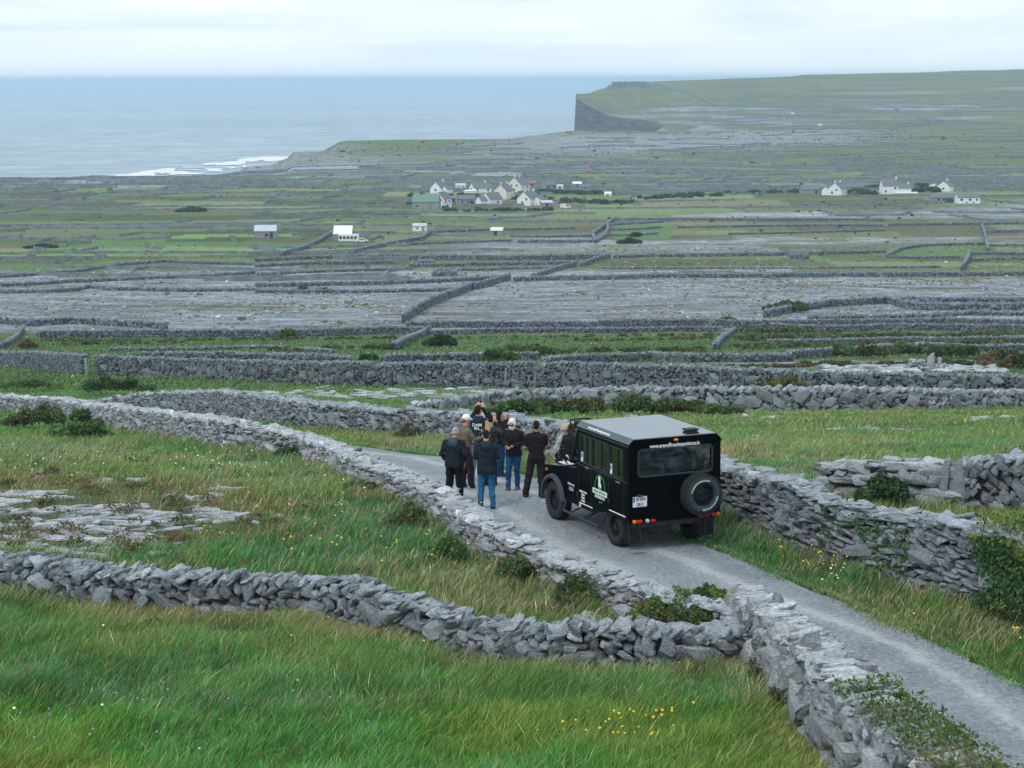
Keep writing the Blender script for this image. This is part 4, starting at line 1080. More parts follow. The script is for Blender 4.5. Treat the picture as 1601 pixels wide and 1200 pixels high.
tag(stones_mesh('limestone_ribs', C, D, A, tones_for(n, r, .9, 1.5), 3, M['stone_pale'], r=r), 'flat ribs of bare limestone breaking through the grass', kind='stuff')
# ------------------------------------------------------------------ grass
WALLPTS = []
for W_ in (WALLA, WALLB, WALLC, WALLG, WD1, WD2, WALLF, WALLE1, WALLE2):
    p, _ = resample(W_, .35); WALLPTS.append(p)
WALLPTS = np.concatenate(WALLPTS)
def wall_dist(x, y, lim=1.6):
    """distance from wall faces, coarse, by grid hashing"""
    out = np.full(x.shape, 9.0)
    cx = np.floor(x / 2).astype(int); cy = np.floor(y / 2).astype(int)
    key = cx * 10007 + cy
    wk = np.floor(WALLPTS[:, 0] / 2).astype(int) * 10007 + np.floor(WALLPTS[:, 1] / 2).astype(int)
    near = {}
    for i, k in enumerate(wk):
        for a in (-1, 0, 1):
            for b in (-1, 0, 1): near.setdefault(int(k) + a * 10007 + b, []).append(i)
    o = np.argsort(key, kind='stable'); ks = key[o]; st = np.concatenate([[0], np.where(np.diff(ks))[0] + 1, [len(ks)]])
    for a, b in zip(st[:-1], st[1:]):
        k = int(ks[a])
        if k in near:
            ii = o[a:b]; w_ = WALLPTS[near[k]]
            dd_ = np.sqrt((x[ii, None] - w_[None, :, 0]) ** 2 + (y[ii, None] - w_[None, :, 1]) ** 2) - w_[None, :, 3] / 2
            out[ii] = dd_.min(1)
    return out
PAL = {'green': (.110, .28, .062), 'deep': (.072, .195, .050), 'blue': (.115, .285, .115), 'olive': (.19, .285, .085), 'dry': (.55, .48, .28), 'rust': (.34, .18, .075)}
def blades(name, x, y, hmin, hmax, wd, lean, label, r, dryness=0.0, zfun=None, hscale=None, keepcol=None):
    n = len(x); z = (hbase(x, y) if y.max() < 60 else hgt(x, y)) if zfun is None else zfun(x, y)
    h = r.uniform(hmin, hmax, n) * (.25 + 1.5 * np.clip(fbm(x / .9, y / .9, 51, 3), .1, 1))
    if hscale is not None: h = h * hscale
    # the wind combs the grass in waves
    wa = .25 + 2.2 * (fbm(x / 1.6, y / 1.2, 61, 3) - .5) + r.normal(0, 1.0, n)
    la = lean * h * r.uniform(.4, 1.5, n)
    dx, dy = np.cos(wa) * la, np.sin(wa) * la
    ang = r.uniform(0, math.pi, n); wx, wy = np.cos(ang) * wd * .5, np.sin(ang) * wd * .5
    wsc = r.uniform(.6, 1.4, n); wx, wy = wx * wsc, wy * wsc
    hz = h * np.sqrt(np.clip(1 - (lean * .75) ** 2, .25, 1))
    V = np.stack([np.stack([x - wx, y - wy, z - .03], 1), np.stack([x + wx, y + wy, z - .03], 1),
                  np.stack([x + dx * .35 + wx * .8, y + dy * .35 + wy * .8, z + hz * .55], 1), np.stack([x + dx * .35 - wx * .8, y + dy * .35 - wy * .8, z + hz * .55], 1),
                  np.stack([x + dx + wx * .15, y + dy + wy * .15, z + hz], 1), np.stack([x + dx - wx * .15, y + dy - wy * .15, z + hz], 1)], 1)
    i = np.arange(n)[:, None] * 6
    Q = np.concatenate([i + np.array([[0, 1, 2, 3]]), i + np.array([[3, 2, 4, 5]])])
    a = fbm(x / 3.2, y / 2.2, 71, 4); b = fbm(x / 1.1, y / .8, 72, 3); d = fbm(x / 5.5, y / 3.0, 73, 4)
    c = np.array(PAL['green'])[None] * np.ones((n, 1))
    def mx(c, col, f): f = np.clip(f, 0, 1)[:, None]; return c * (1 - f) + np.array(PAL[col])[None] * f
    c = mx(c, 'blue', (a - .45) * 4); c = mx(c, 'deep', (b - .52) * 5); c = mx(c, 'olive', (.52 - a) * 4)
    pdry = np.clip((d - .60) * 2.2 + dryness + r.normal(0, .05, n), .06, .7)
    isd = r.random(n) < pdry
    c[isd] = np.array(PAL['dry']) * r.uniform(.6, 1.15, (isd.sum(), 1))
    rs = r.random(n) < .03 + .9 * np.clip(d - .60, 0, .3); c[rs] = PAL['rust']
    if keepcol is not None: c = keepcol(c, x, y, r)
    c *= np.exp(r.normal(0, .38, (n, 1))); 
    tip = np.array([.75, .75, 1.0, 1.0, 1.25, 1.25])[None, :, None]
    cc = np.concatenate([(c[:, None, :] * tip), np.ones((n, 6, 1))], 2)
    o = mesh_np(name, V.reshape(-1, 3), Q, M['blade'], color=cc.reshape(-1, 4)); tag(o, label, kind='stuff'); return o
def scatter(n, y0, y1, r, spread=.36):
    y = np.sqrt(r.uniform(y0 ** 2, y1 ** 2, n)); return r.uniform(-spread, spread, n) * y, y
r = np.random.default_rng(77)
def side_mask(x, y):
    """1 inside the near left field in front of the near wall (long meadow grass)"""
    a = np.array([(p[0], p[1]) for p in WALLA]); o = np.argsort(a[:, 0])
    return y < np.interp(x, a[o, 0], a[o, 1])
x, y = scatter(int(420000 * GR), 23.5, 36, r)
k = side_mask(x, y) & (x < 5.0) & ~on_road(x, y); x, y = x[k], y[k]; k = wall_dist(x, y) > -.1; x, y = x[k], y[k]
bw = WALLPTS[(WALLPTS[:, 1] < 32.2)]; 
k = x < np.interp(y, [20, 22.8, 25.2, 27.6, 30.2, 32], [5.3, 4.8, 4.4, 4.1, 3.75, 3.6]); x, y = x[k], y[k]
def near_col(c, x, y, r):
    wd_ = wall_dist(x, y); f = (r.random(len(x)) < np.clip(.62 - wd_ * .7, 0, .5)); c[f] = np.array(PAL['dry']) * r.uniform(.6, 1, (f.sum(), 1))
    g = (y < 27.2 + .8 * vnoise(x * .5, x * 0, 4)); c[g] = c[g] * np.array([.95, 1.08, .72]); return c
blades('meadow_grass', x, y, .12, .33, .010, .62, 'long windblown meadow grass in the near field below the jumbled wall', r, .03, keepcol=near_col)
# verges and the left field beyond the near wall
x, y = scatter(int(600000 * GR), 25, 70, r); k = ~on_road(x, y) & ~(side_mask(x, y) & (x < 4.6)) & ((y < 54) | (r.random(len(y)) < (70 - y) / 16)); x, y = x[k], y[k]
k = (wall_dist(x, y) > -.05); x, y = x[k], y[k]
rm = rib_mask(x, y); k = r.random(len(x)) > rm * .55 + (vnoise(x * 1.2, y * 1.2, 8) < .35 * (rm > .2)) * .5; x, y = x[k], y[k]
hs = np.clip(.45 + edge_dist(x, y) * .6, .3, 1.0) * np.clip(1.1 - rib_mask(x, y) * .8, .3, 1) * (1 + .5 * np.clip(1 - wall_dist(x, y), 0, 1))
def mid_col(c, x, y, r):
    rm = rib_mask(x, y); f = r.random(len(x)) < np.clip(rm * .8, 0, .55); c[f] = np.array(PAL['olive']) * .9
    f = r.random(len(x)) < np.clip(rm * .5, 0, .28); c[f] = np.array(PAL['dry']) * r.uniform(.5, .9, (f.sum(), 1))
    f = (r.random(len(x)) < .38) & (fbm(x / 2.4, y / 2.0, 88, 3) > .55); c[f] = np.array(PAL['dry']) * r.uniform(.45, .85, (f.sum(), 1))
    f = r.random(len(x)) < np.clip(rm * .5, 0, .26); c[f] = np.array(PAL['rust'])
    wd_ = wall_dist(x, y); f = r.random(len(x)) < np.clip(.4 - wd_ * .5, 0, .3); c[f] = np.array(PAL['dry']) * r.uniform(.45, .9, (f.sum(), 1)); return c
blades('verge_grass', x, y, .10, .25, .015, .6, 'mixed green and dry grass on the lane verges and in the left field', r, .0, keepcol=mid_col, hscale=hs)
x, y = scatter(int(330000 * GR), 50, 130, r, .36); k = (y > 62) | (r.random(len(y)) < (y - 50) / 12); x, y = x[k], y[k]; k = ~on_road(x, y) & (wall_dist(x, y) > 0); x, y = x[k], y[k]
px, py = PXm(x, y); rk = table(RK, px, py); k = r.random(len(x)) > rk * 1.2; x, y, px, py = x[k], y[k], px[k], py[k]
def far_col(c, x, y, r):
    px, py = PXm(x, y)
    f = (r.random(len(x)) < np.clip((px - 900) / 1400, 0, .16)) & (vnoise(x / 5, y / 6, 91) > .4); c[f] = np.array(PAL['olive']) * .95
    f = (r.random(len(x)) < .10 * (px > 900)); c[f] = np.array(PAL['rust']) * 1.1
    f = (r.random(len(x)) < .08 * (px > 900)); c[f] = np.array(PAL['dry']) * .75; return c
blades('field_grass', x, y, .05, .17, .028, .7, 'short rough grass in the open field between the walls', r, .02, keepcol=far_col)
x, y = scatter(int(110000 * GR), 128, 300, r, .30); px, py = PXm(x, y); rk = table(RK, px, py)
k = (r.random(len(x)) > rk * 2.0) & (py > 519); x, y = x[k], y[k]
blades('rough_pasture', x, y, .10, .34, .13, .9, 'rough pasture strips beyond the tall field wall', r, -.02, keepcol=lambda c, x, y, r: c * .72)
x, y = scatter(int(26000 * GR), 23.5, 60, r); k = ~on_road(x, y) & ~((x > np.interp(y, [20, 32], [4.3, 3.5])) & side_mask(x, y)); x, y = x[k], y[k]; k = (wall_dist(x, y) > 0) & (fbm(x / 1.8, y / 1.5, 66, 3) > .47) & (r.random(len(x)) > rib_mask(x, np.maximum(y, 30)) * .5); x, y = x[k], y[k]
blades('dry_stalks', x, y, .28, .52, .007, .8, 'pale dry seed stalks standing above the green grass', r, .0, keepcol=lambda c, x, y, r: np.array([[.50, .46, .30]]) * r.uniform(.6, 1.15, (len(x), 1)))

# ragged grass creeping over both edges of the lane
yy = np.sqrt(r.uniform(22.0 ** 2, 72.0 ** 2, int(60000 * GR))); a_, b_ = edges_at(yy); sd = r.random(len(yy)) < .72
inn = np.abs(r.normal(0, 1, len(yy))) * (.08 + .30 * np.clip(vnoise(yy * .9, yy * 0, 33) - .35, 0, 1)) - .10
xx = np.where(sd, b_ - inn, a_ + inn); inn2 = xx
ke = (yy < 50) | (r.random(len(yy)) < .5); xx, yy = xx[ke], yy[ke]
blades('lane_edge_grass', xx, yy, .03, .11, .014, .7, 'short ragged turf creeping over the edges of the lane', r, .10)
# broad leaved weeds low in the grass
wl = []
for k in range(420):
    q_ = scatter(1, 24.5, 56, r); xx, yy = float(q_[0][0]), float(q_[1][0])
    if bool(on_road(np.array([xx]), np.array([yy]))[0]) or wall_dist(np.array([xx]), np.array([yy]))[0] < .12 or (side_mask(xx, yy) and xx > 3.4): continue
    s_ = r.uniform(.10, .30); wl.append((xx, yy, float(hbase(xx, yy)) + .10, s_, s_, r.uniform(.08, .16)))
WL = wl
# ------------------------------------------------------------------ wild flowers
def flowers(name, spots, col, size, hh, label, seed):
    r = np.random.default_rng(seed); V = []; Q = []
    for (px, py, sx, sy, n) in spots:
        for k in range(int(n * .62)):
            g = ground(px + r.normal(0, sx), py + r.normal(0, sy)); s = size * r.uniform(.6, 1.3); z = g[2] + hh * r.uniform(.5, 1.2); b = len(V)
            t0 = r.uniform(0, 1.5); tl = r.uniform(-.4, .4)
            V.append((g[0], g[1], z + s * .3))
            for j in range(6):
                t = t0 + j * math.pi / 3; V.append((g[0] + math.cos(t) * s, g[1] + math.sin(t) * s * .8 , z + math.sin(t) * s * .55 + tl * s))
            for j in range(6): Q.append((b, b + 1 + j, b + 1 + (j + 1) % 6))
    tag(mesh_np(name, np.array(V), np.array(Q), col), label, kind='stuff')
M['yellow'] = simple('yellow_petals', (.72, .45, .02), .6); M['whitep'] = simple('white_petals', (.75, .75, .70), .6); M['purple'] = simple('mauve_petals', (.30, .20, .48), .6)
flowers('yellow_flowers', [(980, 1162, 50, 14, 34), (920, 1170, 18, 10, 14), (1000, 1140, 30, 4, 14), (560, 855, 60, 10, 30), (330, 850, 14, 4, 14), (1290, 890, 30, 8, 14), (1590, 1010, 14, 12, 22), (1500, 960, 60, 20, 16), (700, 880, 60, 18, 14), (770, 800, 14, 10, 8), (560, 1000, 300, 60, 16), (1250, 690, 140, 30, 24), (430, 730, 80, 20, 26), (600, 800, 90, 30, 20), (1240, 870, 30, 8, 10)], M['yellow'], .019, .3, 'small yellow flowers dotted through the grass', 3)
flowers('white_flowers', [(380, 735, 60, 14, 60), (260, 725, 80, 10, 40), (60, 745, 50, 14, 40), (540, 770, 60, 20, 18), (1300, 910, 8, 3, 14), (1170, 690, 20, 3, 20), (600, 1010, 300, 70, 14), (60, 1160, 60, 20, 6), (1150, 655, 30, 4, 8), (1400, 900, 90, 20, 10)], M['whitep'], .018, .26, 'small white flower heads in the left field and verges', 4)
flowers('mauve_flowers', [(250, 1130, 110, 25, 46), (60, 1150, 40, 20, 16), (560, 1150, 50, 18, 12), (1240, 1160, 30, 20, 4)], M['purple'], .015, .26, 'mauve scabious flowers in the lowest left corner of the field', 5)

# ------------------------------------------------------------------ shrubs, ivy, bramble: clouds of small leaves
LP = {'green': [(.075, .155, .045), (.12, .22, .07), (.05, .11, .035)], 'dark': [(.045, .095, .040), (.075, .14, .058), (.03, .068, .028)], 'olive': [(.16, .20, .04), (.24, .24, .05), (.09, .13, .03)],
      'fern': [(.075, .14, .055), (.12, .19, .072), (.09, .155, .055), (.17, .155, .07), (.048, .095, .038)], 'rust': [(.15, .105, .055), (.09, .12, .045), (.075, .10, .04), (.20, .14, .075)], 'ivy': [(.05, .14, .035), (.09, .20, .055), (.032, .09, .026), (.20, .25, .06)], 'bright': [(.10, .19, .045), (.15, .23, .06), (.06, .13, .035), (.20, .22, .09)]}
def leaves(name, lumps, n, leaf, pal, label, cat, seed, group=None, flat=.0, twigs=True):
    """lumps: (x, y, z, rx, ry, rz) ellipsoids; leaves sit in their outer shell"""
    r = np.random.default_rng(seed); L = np.array(lumps, float); vol = (L[:, 3] * L[:, 5]) ** .9; pr = vol / vol.sum(); k = r.choice(len(L), n, p=pr)
    d = r.normal(size=(n, 3)); d[:, 2] = np.abs(d[:, 2]) * .9 + r.normal(0, .25, n); d /= np.linalg.norm(d, axis=1)[:, None]
    rad = r.uniform(.55, 1.12, n) * (.8 + .35 * vnoise(d[:, 0] * 3 + k, d[:, 2] * 3 + d[:, 1] * 2, seed))
    C = L[k, :3] + d * L[k, 3:] * rad[:, None]
    s = leaf * r.uniform(.55, 1.35, n)
    u = r.normal(size=(n, 3)); u /= np.linalg.norm(u, axis=1)[:, None]; v = np.cross(u, d * .7 + r.normal(size=(n, 3)) * .6); v /= np.linalg.norm(v, axis=1)[:, None] + 1e-9
    V = np.stack([C - u * s[:, None], C + v * s[:, None] * .6, C + u * s[:, None], C - v * s[:, None] * .6], 1)
    P = np.array(LP[pal]); nc = fbm(C[:, 0] * 1.5 / max(leaf * 12, .3), C[:, 2] * 2 / max(leaf * 12, .3) + C[:, 1], seed, 2)
    c = P[np.clip((nc * 1.35 * len(P) - .2 + r.normal(0, .5, n)).astype(int), 0, len(P) - 1)] * r.uniform(.7, 1.3, (n, 1))
    cc = np.repeat(np.concatenate([c, np.ones((n, 1))], 1), 4, 0)
    o = mesh_np(name, V.reshape(-1, 3), np.arange(n * 4).reshape(-1, 4), M['leaf'], color=cc)
    if label: tag(o, label, cat, group)
    if False:
        b = MB()
        for q in range(min(len(lumps) * 3, 26)):
            l = L[q % len(L)]; a = r.normal(size=3); b.cyl((l[0] + a[0] * .15 * l[3], l[1] + a[1] * .1, l[2] - l[5] * .8), (l[0] + a[0] * .5 * l[3], l[1] + a[1] * .4 * l[4], l[2] + l[5] * r.uniform(.4, 1.0)), max(.008, leaf * .18), max(.004, leaf * .06), 5)
        b.build('stems', M['twig'], o)
    return o
rl = []
for (px_, py_) in [(30, 840), (80, 790), (105, 835), (150, 775), (200, 800), (255, 822), (290, 790), (20, 765), (60, 860), (340, 800), (180, 845), (120, 760), (230, 858), (300, 845), (230, 770), (410, 815), (10, 815), (70, 750)]:
    g_ = ground(px_, py_)
    for q_ in range(3): rl.append((g_[0] + r.normal(0, .3), g_[1] + r.normal(0, .4), g_[2] + .08, .22, .2, .12))
o_ = leaves('dry_weeds', rl, 5200, .03, 'rust', None, None, 405, twigs=False); tag(o_, 'rusty dry weeds between the limestone ribs in the left field', kind='stuff')
o_ = leaves('weeds', WL, 9000, .032, 'green', None, None, 404, twigs=False); tag(o_, 'broad leaved weeds and clover low in the near grass', kind='stuff')
def bush(px, py, wpx, hpx, pal, leaf, label, cat='shrub', n=1500, depth=.8, lumps=7, seed=None, group=None, name='shrub'):
    """px, py: centre of the foot of the bush in the photo; size in photo pixels"""
    seed = seed or int(px * 7 + py); r = np.random.default_rng(seed); g = ground(px, py); W = wpx * g[1] / F; H = hpx * g[1] / F; ls = []
    for k in range(lumps):
        t = (k + .5) / lumps * 2 - 1; t += r.normal(0, .08); hh = H * (1 - .45 * t * t) * r.uniform(.75, 1.1); x = g[0] + t * W * .45; y = g[1] + r.uniform(0, depth) * W * .25 * (lumps < 20) + r.uniform(0, .6)
        z = float(hgt(x, y)); ls.append((x, y, z + hh * .42, W / lumps * r.uniform(.9, 1.4), max(W / lumps, .3) * r.uniform(.7, 1.1), hh * .55))
    return leaves(name, ls, n, leaf, pal, label, cat, seed, group)
bush(1385, 798, 88, 52, 'dark', .045, 'dark leafy shrub in front of the coursed block wall', n=3600, lumps=8)
bush(1300, 782, 60, 22, 'green', .04, 'low green growth behind the roadside wall below the coursed wall', n=900)
bush(178, 619, 112, 34, 'dark', .07, 'dark round shrub on the grass left of centre', n=3000, lumps=9)
bush(40, 613, 100, 22, 'green', .07, 'low green shrub at left below the gateway wall', n=1600)
bush(75, 672, 150, 42, 'fern', .06, 'bramble thicket against the far left end of the lane wall', 'bramble', n=4200, lumps=10)
bush(120, 690, 100, 34, 'green', .06, 'green undergrowth below the bramble thicket at left', 'bramble', n=2000, lumps=8)
bush(458, 722, 66, 28, 'fern', .045, 'bramble clump leaning on the lane wall at centre left', 'bramble', n=1900, lumps=7)
bush(262, 640, 26, 16, 'olive', .05, 'small yellowish tuft on top of the left roadside wall', n=350, lumps=4)
bush(1000, 607, 142, 28, 'olive', .09, 'long yellow green shrub between the two tall walls', n=3400, lumps=12)
bush(1228, 612, 70, 28, 'olive', .08, 'short yellow green shrub between the two tall walls', n=1700, lumps=6)
bush(965, 650, 380, 35, 'fern', .10, 'long bank of dark ferns in front of the tumbled wall', 'ferns', n=9500, lumps=26, name='fern_bank')
bush(810, 652, 100, 30, 'green', .08, 'low fern clump at the left end of the fern bank', 'ferns', n=1500, lumps=8, name='fern_bank')
bush(575, 672, 120, 26, 'green', .05, 'weedy growth at the foot of the roadside wall left of the people', n=2200, lumps=12)
bush(640, 690, 46, 26, 'rust', .045, 'brownish weed clump beside the lane left of the people', n=900, lumps=5)
bush(560, 772, 60, 22, 'green', .05, 'green weeds below the middle of the lane wall', n=1000, lumps=6)
bush(635, 830, 70, 36, 'fern', .045, 'tall brownish weeds against the lane wall below the people', n=1800, lumps=7)
bush(700, 880, 60, 32, 'green', .04, 'green weeds below the lane wall right of centre', n=1300, lumps=6)
bush(805, 918, 66, 48, 'fern', .038, 'dark bramble on the lane wall near its lower end', 'bramble', n=2600, lumps=8)
bush(905, 952, 90, 50, 'fern', .035, 'bramble tangle below the last pale stones of the lane wall', 'bramble', n=2600, lumps=8)
bush(1062, 998, 200, 66, 'bright', .030, 'leafy bramble covering the corner where two walls meet', 'bramble', n=7600, lumps=14)
bush(1112, 945, 60, 26, 'ivy', .03, 'ivy clump on the wall corner beside the lane', 'ivy', n=1500, lumps=6)
bush(1185, 1000, 30, 20, 'rust', .03, 'dry stalks at the wall corner', n=300, lumps=4)
bush(1232, 1130, 70, 56, 'rust', .03, 'dry reddish weeds at the foot of the corner wall', n=1500, lumps=7)
bush(1185, 1075, 40, 40, 'rust', .03, 'dry stalks below the wall corner', n=600, lumps=5)
# distant shrubs
for (px, py, w_, h_, pal, lab) in [
    (688, 544, 50, 22, 'dark', 'dark rounded bush beside the small diagonal wall'), (1135, 511, 50, 17, 'bright', 'bright green bush on the wall right of centre'), (1232, 489, 62, 20, 'green', 'green bush in the hollow before the curved wall'),
    (448, 528, 26, 14, 'bright', 'small bright bush on the left field wall'), (468, 563, 46, 14, 'bright', 'bright green tuft behind the tall wall at left'), (425, 563, 40, 11, 'green', 'green tuft left of the bright tuft behind the tall wall'), (575, 564, 28, 12, 'green', 'small green tuft behind the tall wall at centre'),
    (42, 545, 30, 14, 'rust', 'small reddish bush beside the lane bend at far left'), (1365, 560, 46, 24, 'rust', 'first rusty bush from the left behind the tall wall'), (1418, 556, 50, 22, 'fern', 'second rusty green bush behind the tall wall'), (1490, 560, 80, 26, 'green', 'broad green bush right of the rusty bushes'), (1570, 568, 70, 22, 'rust', 'brown bush behind the wall near the right edge'), (1594, 580, 60, 28, 'rust', 'large brown bush at the right edge behind the tall wall'),
    (780, 566, 60, 22, 'green', 'green scrub behind the tall wall at centre'), (820, 560, 80, 24, 'fern', 'dark scrub mound behind the tall wall'), (985, 381, 32, 9, 'dark', 'small dark thorn bush on the tan ground'), (995, 370, 12, 6, 'dark', 'tiny dark bush on the paddock wall'), (474, 454, 10, 6, 'green', 'tiny green bush above the left pavement'), (508, 456, 10, 5, 'green', 'another tiny green bush right of it above the pavement'),
    (300, 331, 40, 7, 'dark', 'dark bush in the pastures left of the grey barn'), (65, 388, 44, 6, 'dark', 'dark low thicket in the far left pastures'), (1300, 557, 80, 18, 'fern', 'rusty scrub at the foot of the climbing wall')]:
    d = ground(px, py)[1]; bush(px, py, w_, h_, pal, .0011 * d + .02, lab, n=int(260 + w_ * h_ * 1.0), lumps=6 if w_ > 20 else 3)
def strip(name, spots, pal, label, seed, leafk=.0012, n=9000):
    r = np.random.default_rng(seed); ls = []
    for (px0, py0, px1, py1, hpx, cnt) in spots:
        for k in range(cnt):
            t = r.random(); g = ground(px0 + (px1 - px0) * t, py0 + (py1 - py0) * t + r.normal(0, .8)); h = hpx * g[1] / F * r.uniform(.5, 1.2); ls.append((g[0], g[1], g[2] + h * .3, h * r.uniform(.9, 2.2), h, h * .6))
    d = np.mean([l[1] for l in ls]); o = leaves(name, ls, n, leafk * d, pal, None, None, seed, twigs=False); tag(o, label, kind='stuff')
strip('scrub', [(1170, 532, 1610, 528, 11, 110), (1150, 545, 1610, 537, 8, 90), (1170, 520, 1300, 517, 9, 20), (900, 534, 1110, 530, 5, 30), (680, 530, 1130, 524, 4, 40)], 'fern', 'continuous dark bracken scrub on the strip at right', 5, n=15000)
strip('undergrowth', [(70, 534, 620, 530, 4, 70), (420, 548, 640, 545, 6, 30), (860, 552, 1110, 548, 6, 34), (100, 540, 300, 536, 4, 20)], 'fern', 'patchy bracken along the green strips beyond the tall wall', 6, n=7000)
strip('undergrowth', [(900, 577, 1260, 574, 5, 46), (1250, 572, 1600, 570, 7, 50)], 'rust', 'rusty low growth just behind the tall wall', 7, n=5000)
strip('hedgerow', [(1000, 310, 1130, 306, 4, 22), (1060, 306, 1240, 300, 3.4, 24), (1240, 300, 1370, 303, 5, 20), (880, 316, 1000, 318, 4, 26), (700, 331, 860, 329, 4, 20), (840, 300, 960, 304, 4, 24), (640, 322, 700, 324, 4, 12), (1424, 300, 1460, 300, 7, 6), (1300, 296, 1460, 290, 4, 18), (640, 305, 900, 312, 3, 34)], 'dark', 'low distant hedges and thickets round the village', 8, .0012, 9000)
# loose stones and tufts that speckle the pavement and the plain
def speckle(name, n, y0, y1, size, mat, label, seed, keep, hk=.6, tone=(.7, 1.5)):
    r = np.random.default_rng(seed); x, y = scatter(n, y0, y1, r, .30); px, py = PXm(x, y); k = keep(px, py, x, y, r); x, y = x[k], y[k]; m = len(x); s = size * np.exp(r.normal(0, .45, m)) * (y / y0) ** .5
    C = np.stack([x, y, hgt(x, y) + s * .1], 1); D = np.stack([s, s * r.uniform(.6, 1.2, m), s * hk], 1); A = np.stack([r.uniform(0, 3.1, m), r.normal(0, .2, m), r.normal(0, .2, m)], 1)
    t = tones_for(m, r, *tone); tag(stones_mesh(name, C, D, A, t, 1, mat, r=r), label, kind='stuff')
M['tuft'] = stone_mat('tuft_green', (.085, .115, .045), .0, .4); M['tuft_dry'] = stone_mat('tuft_dry', (.19, .155, .075), .0, .4)
speckle('loose_stones', 15000, 265, 620, .12, M['stone_pale'], 'loose grey stones littering the limestone pavement', 91, lambda px, py, x, y, r: r.random(len(px)) < table(RK, px, py) * (vnoise(x / 9, y / 14, 5) > .4), .5, (.5, 1.7))
speckle('tufts', 26000, 262, 620, .15, M['tuft_dry'], 'brown heathery tufts in the joints of the limestone pavement', 92, lambda px, py, x, y, r: (r.random(len(px)) < table(RK, px, py)) & (fbm(x / 22, y / 26, 6, 3) > .57), .45)
speckle('tufts', 12000, 262, 620, .14, M['tuft'], 'green tufts in the joints of the limestone pavement', 93, lambda px, py, x, y, r: fbm(x / 15, y / 30, 7, 3) > .52, .5)
speckle('thickets', 5000, 600, 1900, .32, M['tuft'], 'small dark thickets scattered along the far field walls', 94, lambda px, py, x, y, r: (hbase(x, y) > 4) & (fbm(x / 60, y / 60, 8, 3) > .5), .8, (.25, .8))
speckle('loose_stones', 1800, 560, 1900, .24, M['stone_mid'], 'pale stones scattered over the far plain', 95, lambda px, py, x, y, r: (hbase(x, y) > 4) & (r.random(len(px)) < .3 + table(RK, px, py)), .5, (.6, 1.9))
# ivy on walls
def ivy(name, wallpts, s0, s1, side, n, leaf, label, seed, zlo, zhi, thick=.12, over=0.0, pal='ivy'):
    r = np.random.default_rng(seed); P, S = resample(wallpts, .2); L = S[-1]; s = r.uniform(s0 * L, s1 * L, n)
    p = np.stack([np.interp(s, S, P[:, k]) for k in range(4)], 1); q = np.stack([np.interp(s + .1, S, P[:, k]) for k in range(2)], 1) - p[:, :2]; q /= np.linalg.norm(q, axis=1)[:, None] + 1e-9
    nn = np.stack([-q[:, 1], q[:, 0]], 1) * side; z = r.uniform(zlo, zhi, n) ** .9 * (p[:, 2] + over)
    edge = vnoise(s * 1.6, z * 1.6, seed) + .35 * np.minimum((s - s0 * L), (s1 * L - s)) ; k = edge > .50
    if k.sum() < 50: k[:] = True
    s, p, nn, z = s[k], p[k], nn[k], z[k]; n = len(s); ontop = z > p[:, 2] - .05
    off = np.where(ontop, r.uniform(-1, 1, n) * p[:, 3] * .5, p[:, 3] * .5 * (1 - .2 * z / p[:, 2]) + r.uniform(0, thick, n) + thick * vnoise(s * 2, z * 2, seed + 1))
    base = hbase(p[:, 0], p[:, 1]); C = np.stack([p[:, 0] + nn[:, 0] * off, p[:, 1] + nn[:, 1] * off, base + z], 1)
    sz = leaf * r.uniform(.6, 1.3, n); u = r.normal(size=(n, 3)) ; u[:, 2] -= .8; u /= np.linalg.norm(u, axis=1)[:, None]
    nd = np.concatenate([nn, np.full((n, 1), .5)], 1) + r.normal(size=(n, 3)) * .35; v = np.cross(u, nd); v /= np.linalg.norm(v, axis=1)[:, None] + 1e-9
    V = np.stack([C - u * sz[:, None], C + v * sz[:, None] * .7, C + u * sz[:, None], C - v * sz[:, None] * .7], 1)
    Pp = np.array(LP[pal]); nc = fbm(s * 2, z * 2.5, seed, 2); c = Pp[np.clip((nc * 1.3 * len(Pp) - .3 + r.normal(0, .45, n)).astype(int), 0, len(Pp) - 1)] * r.uniform(.7, 1.35, (n, 1))
    o = mesh_np(name, V.reshape(-1, 3), np.arange(n * 4).reshape(-1, 4), M['leaf'], color=np.repeat(np.concatenate([c, np.ones((n, 1))], 1), 4, 0)); tag(o, label, 'ivy'); return o
def s_at(wallpts, x):     # arc-length fraction where the wall passes x
    P, S = resample(wallpts, .2); return float(np.interp(x, P[:, 0], S) / S[-1])
g1, g2 = at(1528, 890, 34.2)[0], at(1700, 900, 33)[0]
sg = 1 if True else -1
camside = -1
ivy('ivy', WALLG, s_at(WALLG, g1), 1.0, camside, 17000, .035, 'thick dark ivy hanging over the right end of the roadside wall', 61, 0.0, 1.12, .22, .12)
ivy('ivy', WALLG, s_at(WALLG, g1) - .045, s_at(WALLG, g1) - .018, camside, 1300, .03, 'narrow ivy streak on the roadside wall left of the thick ivy', 62, .1, 1.0, .06)
P_, S_ = resample(WALLB, .2)
ivy('ivy', WALLB, .58, 1.0, 1, 6500, .030, 'bright ivy trailing over the lane side of the lower right wall', 63, .80, 1.08, .14, .10, 'bright')
ivy('ivy', WALLB, .30, .42, 1, 2000, .03, 'small ivy patch on top of the lower right wall', 64, .8, 1.15, .1, .12)
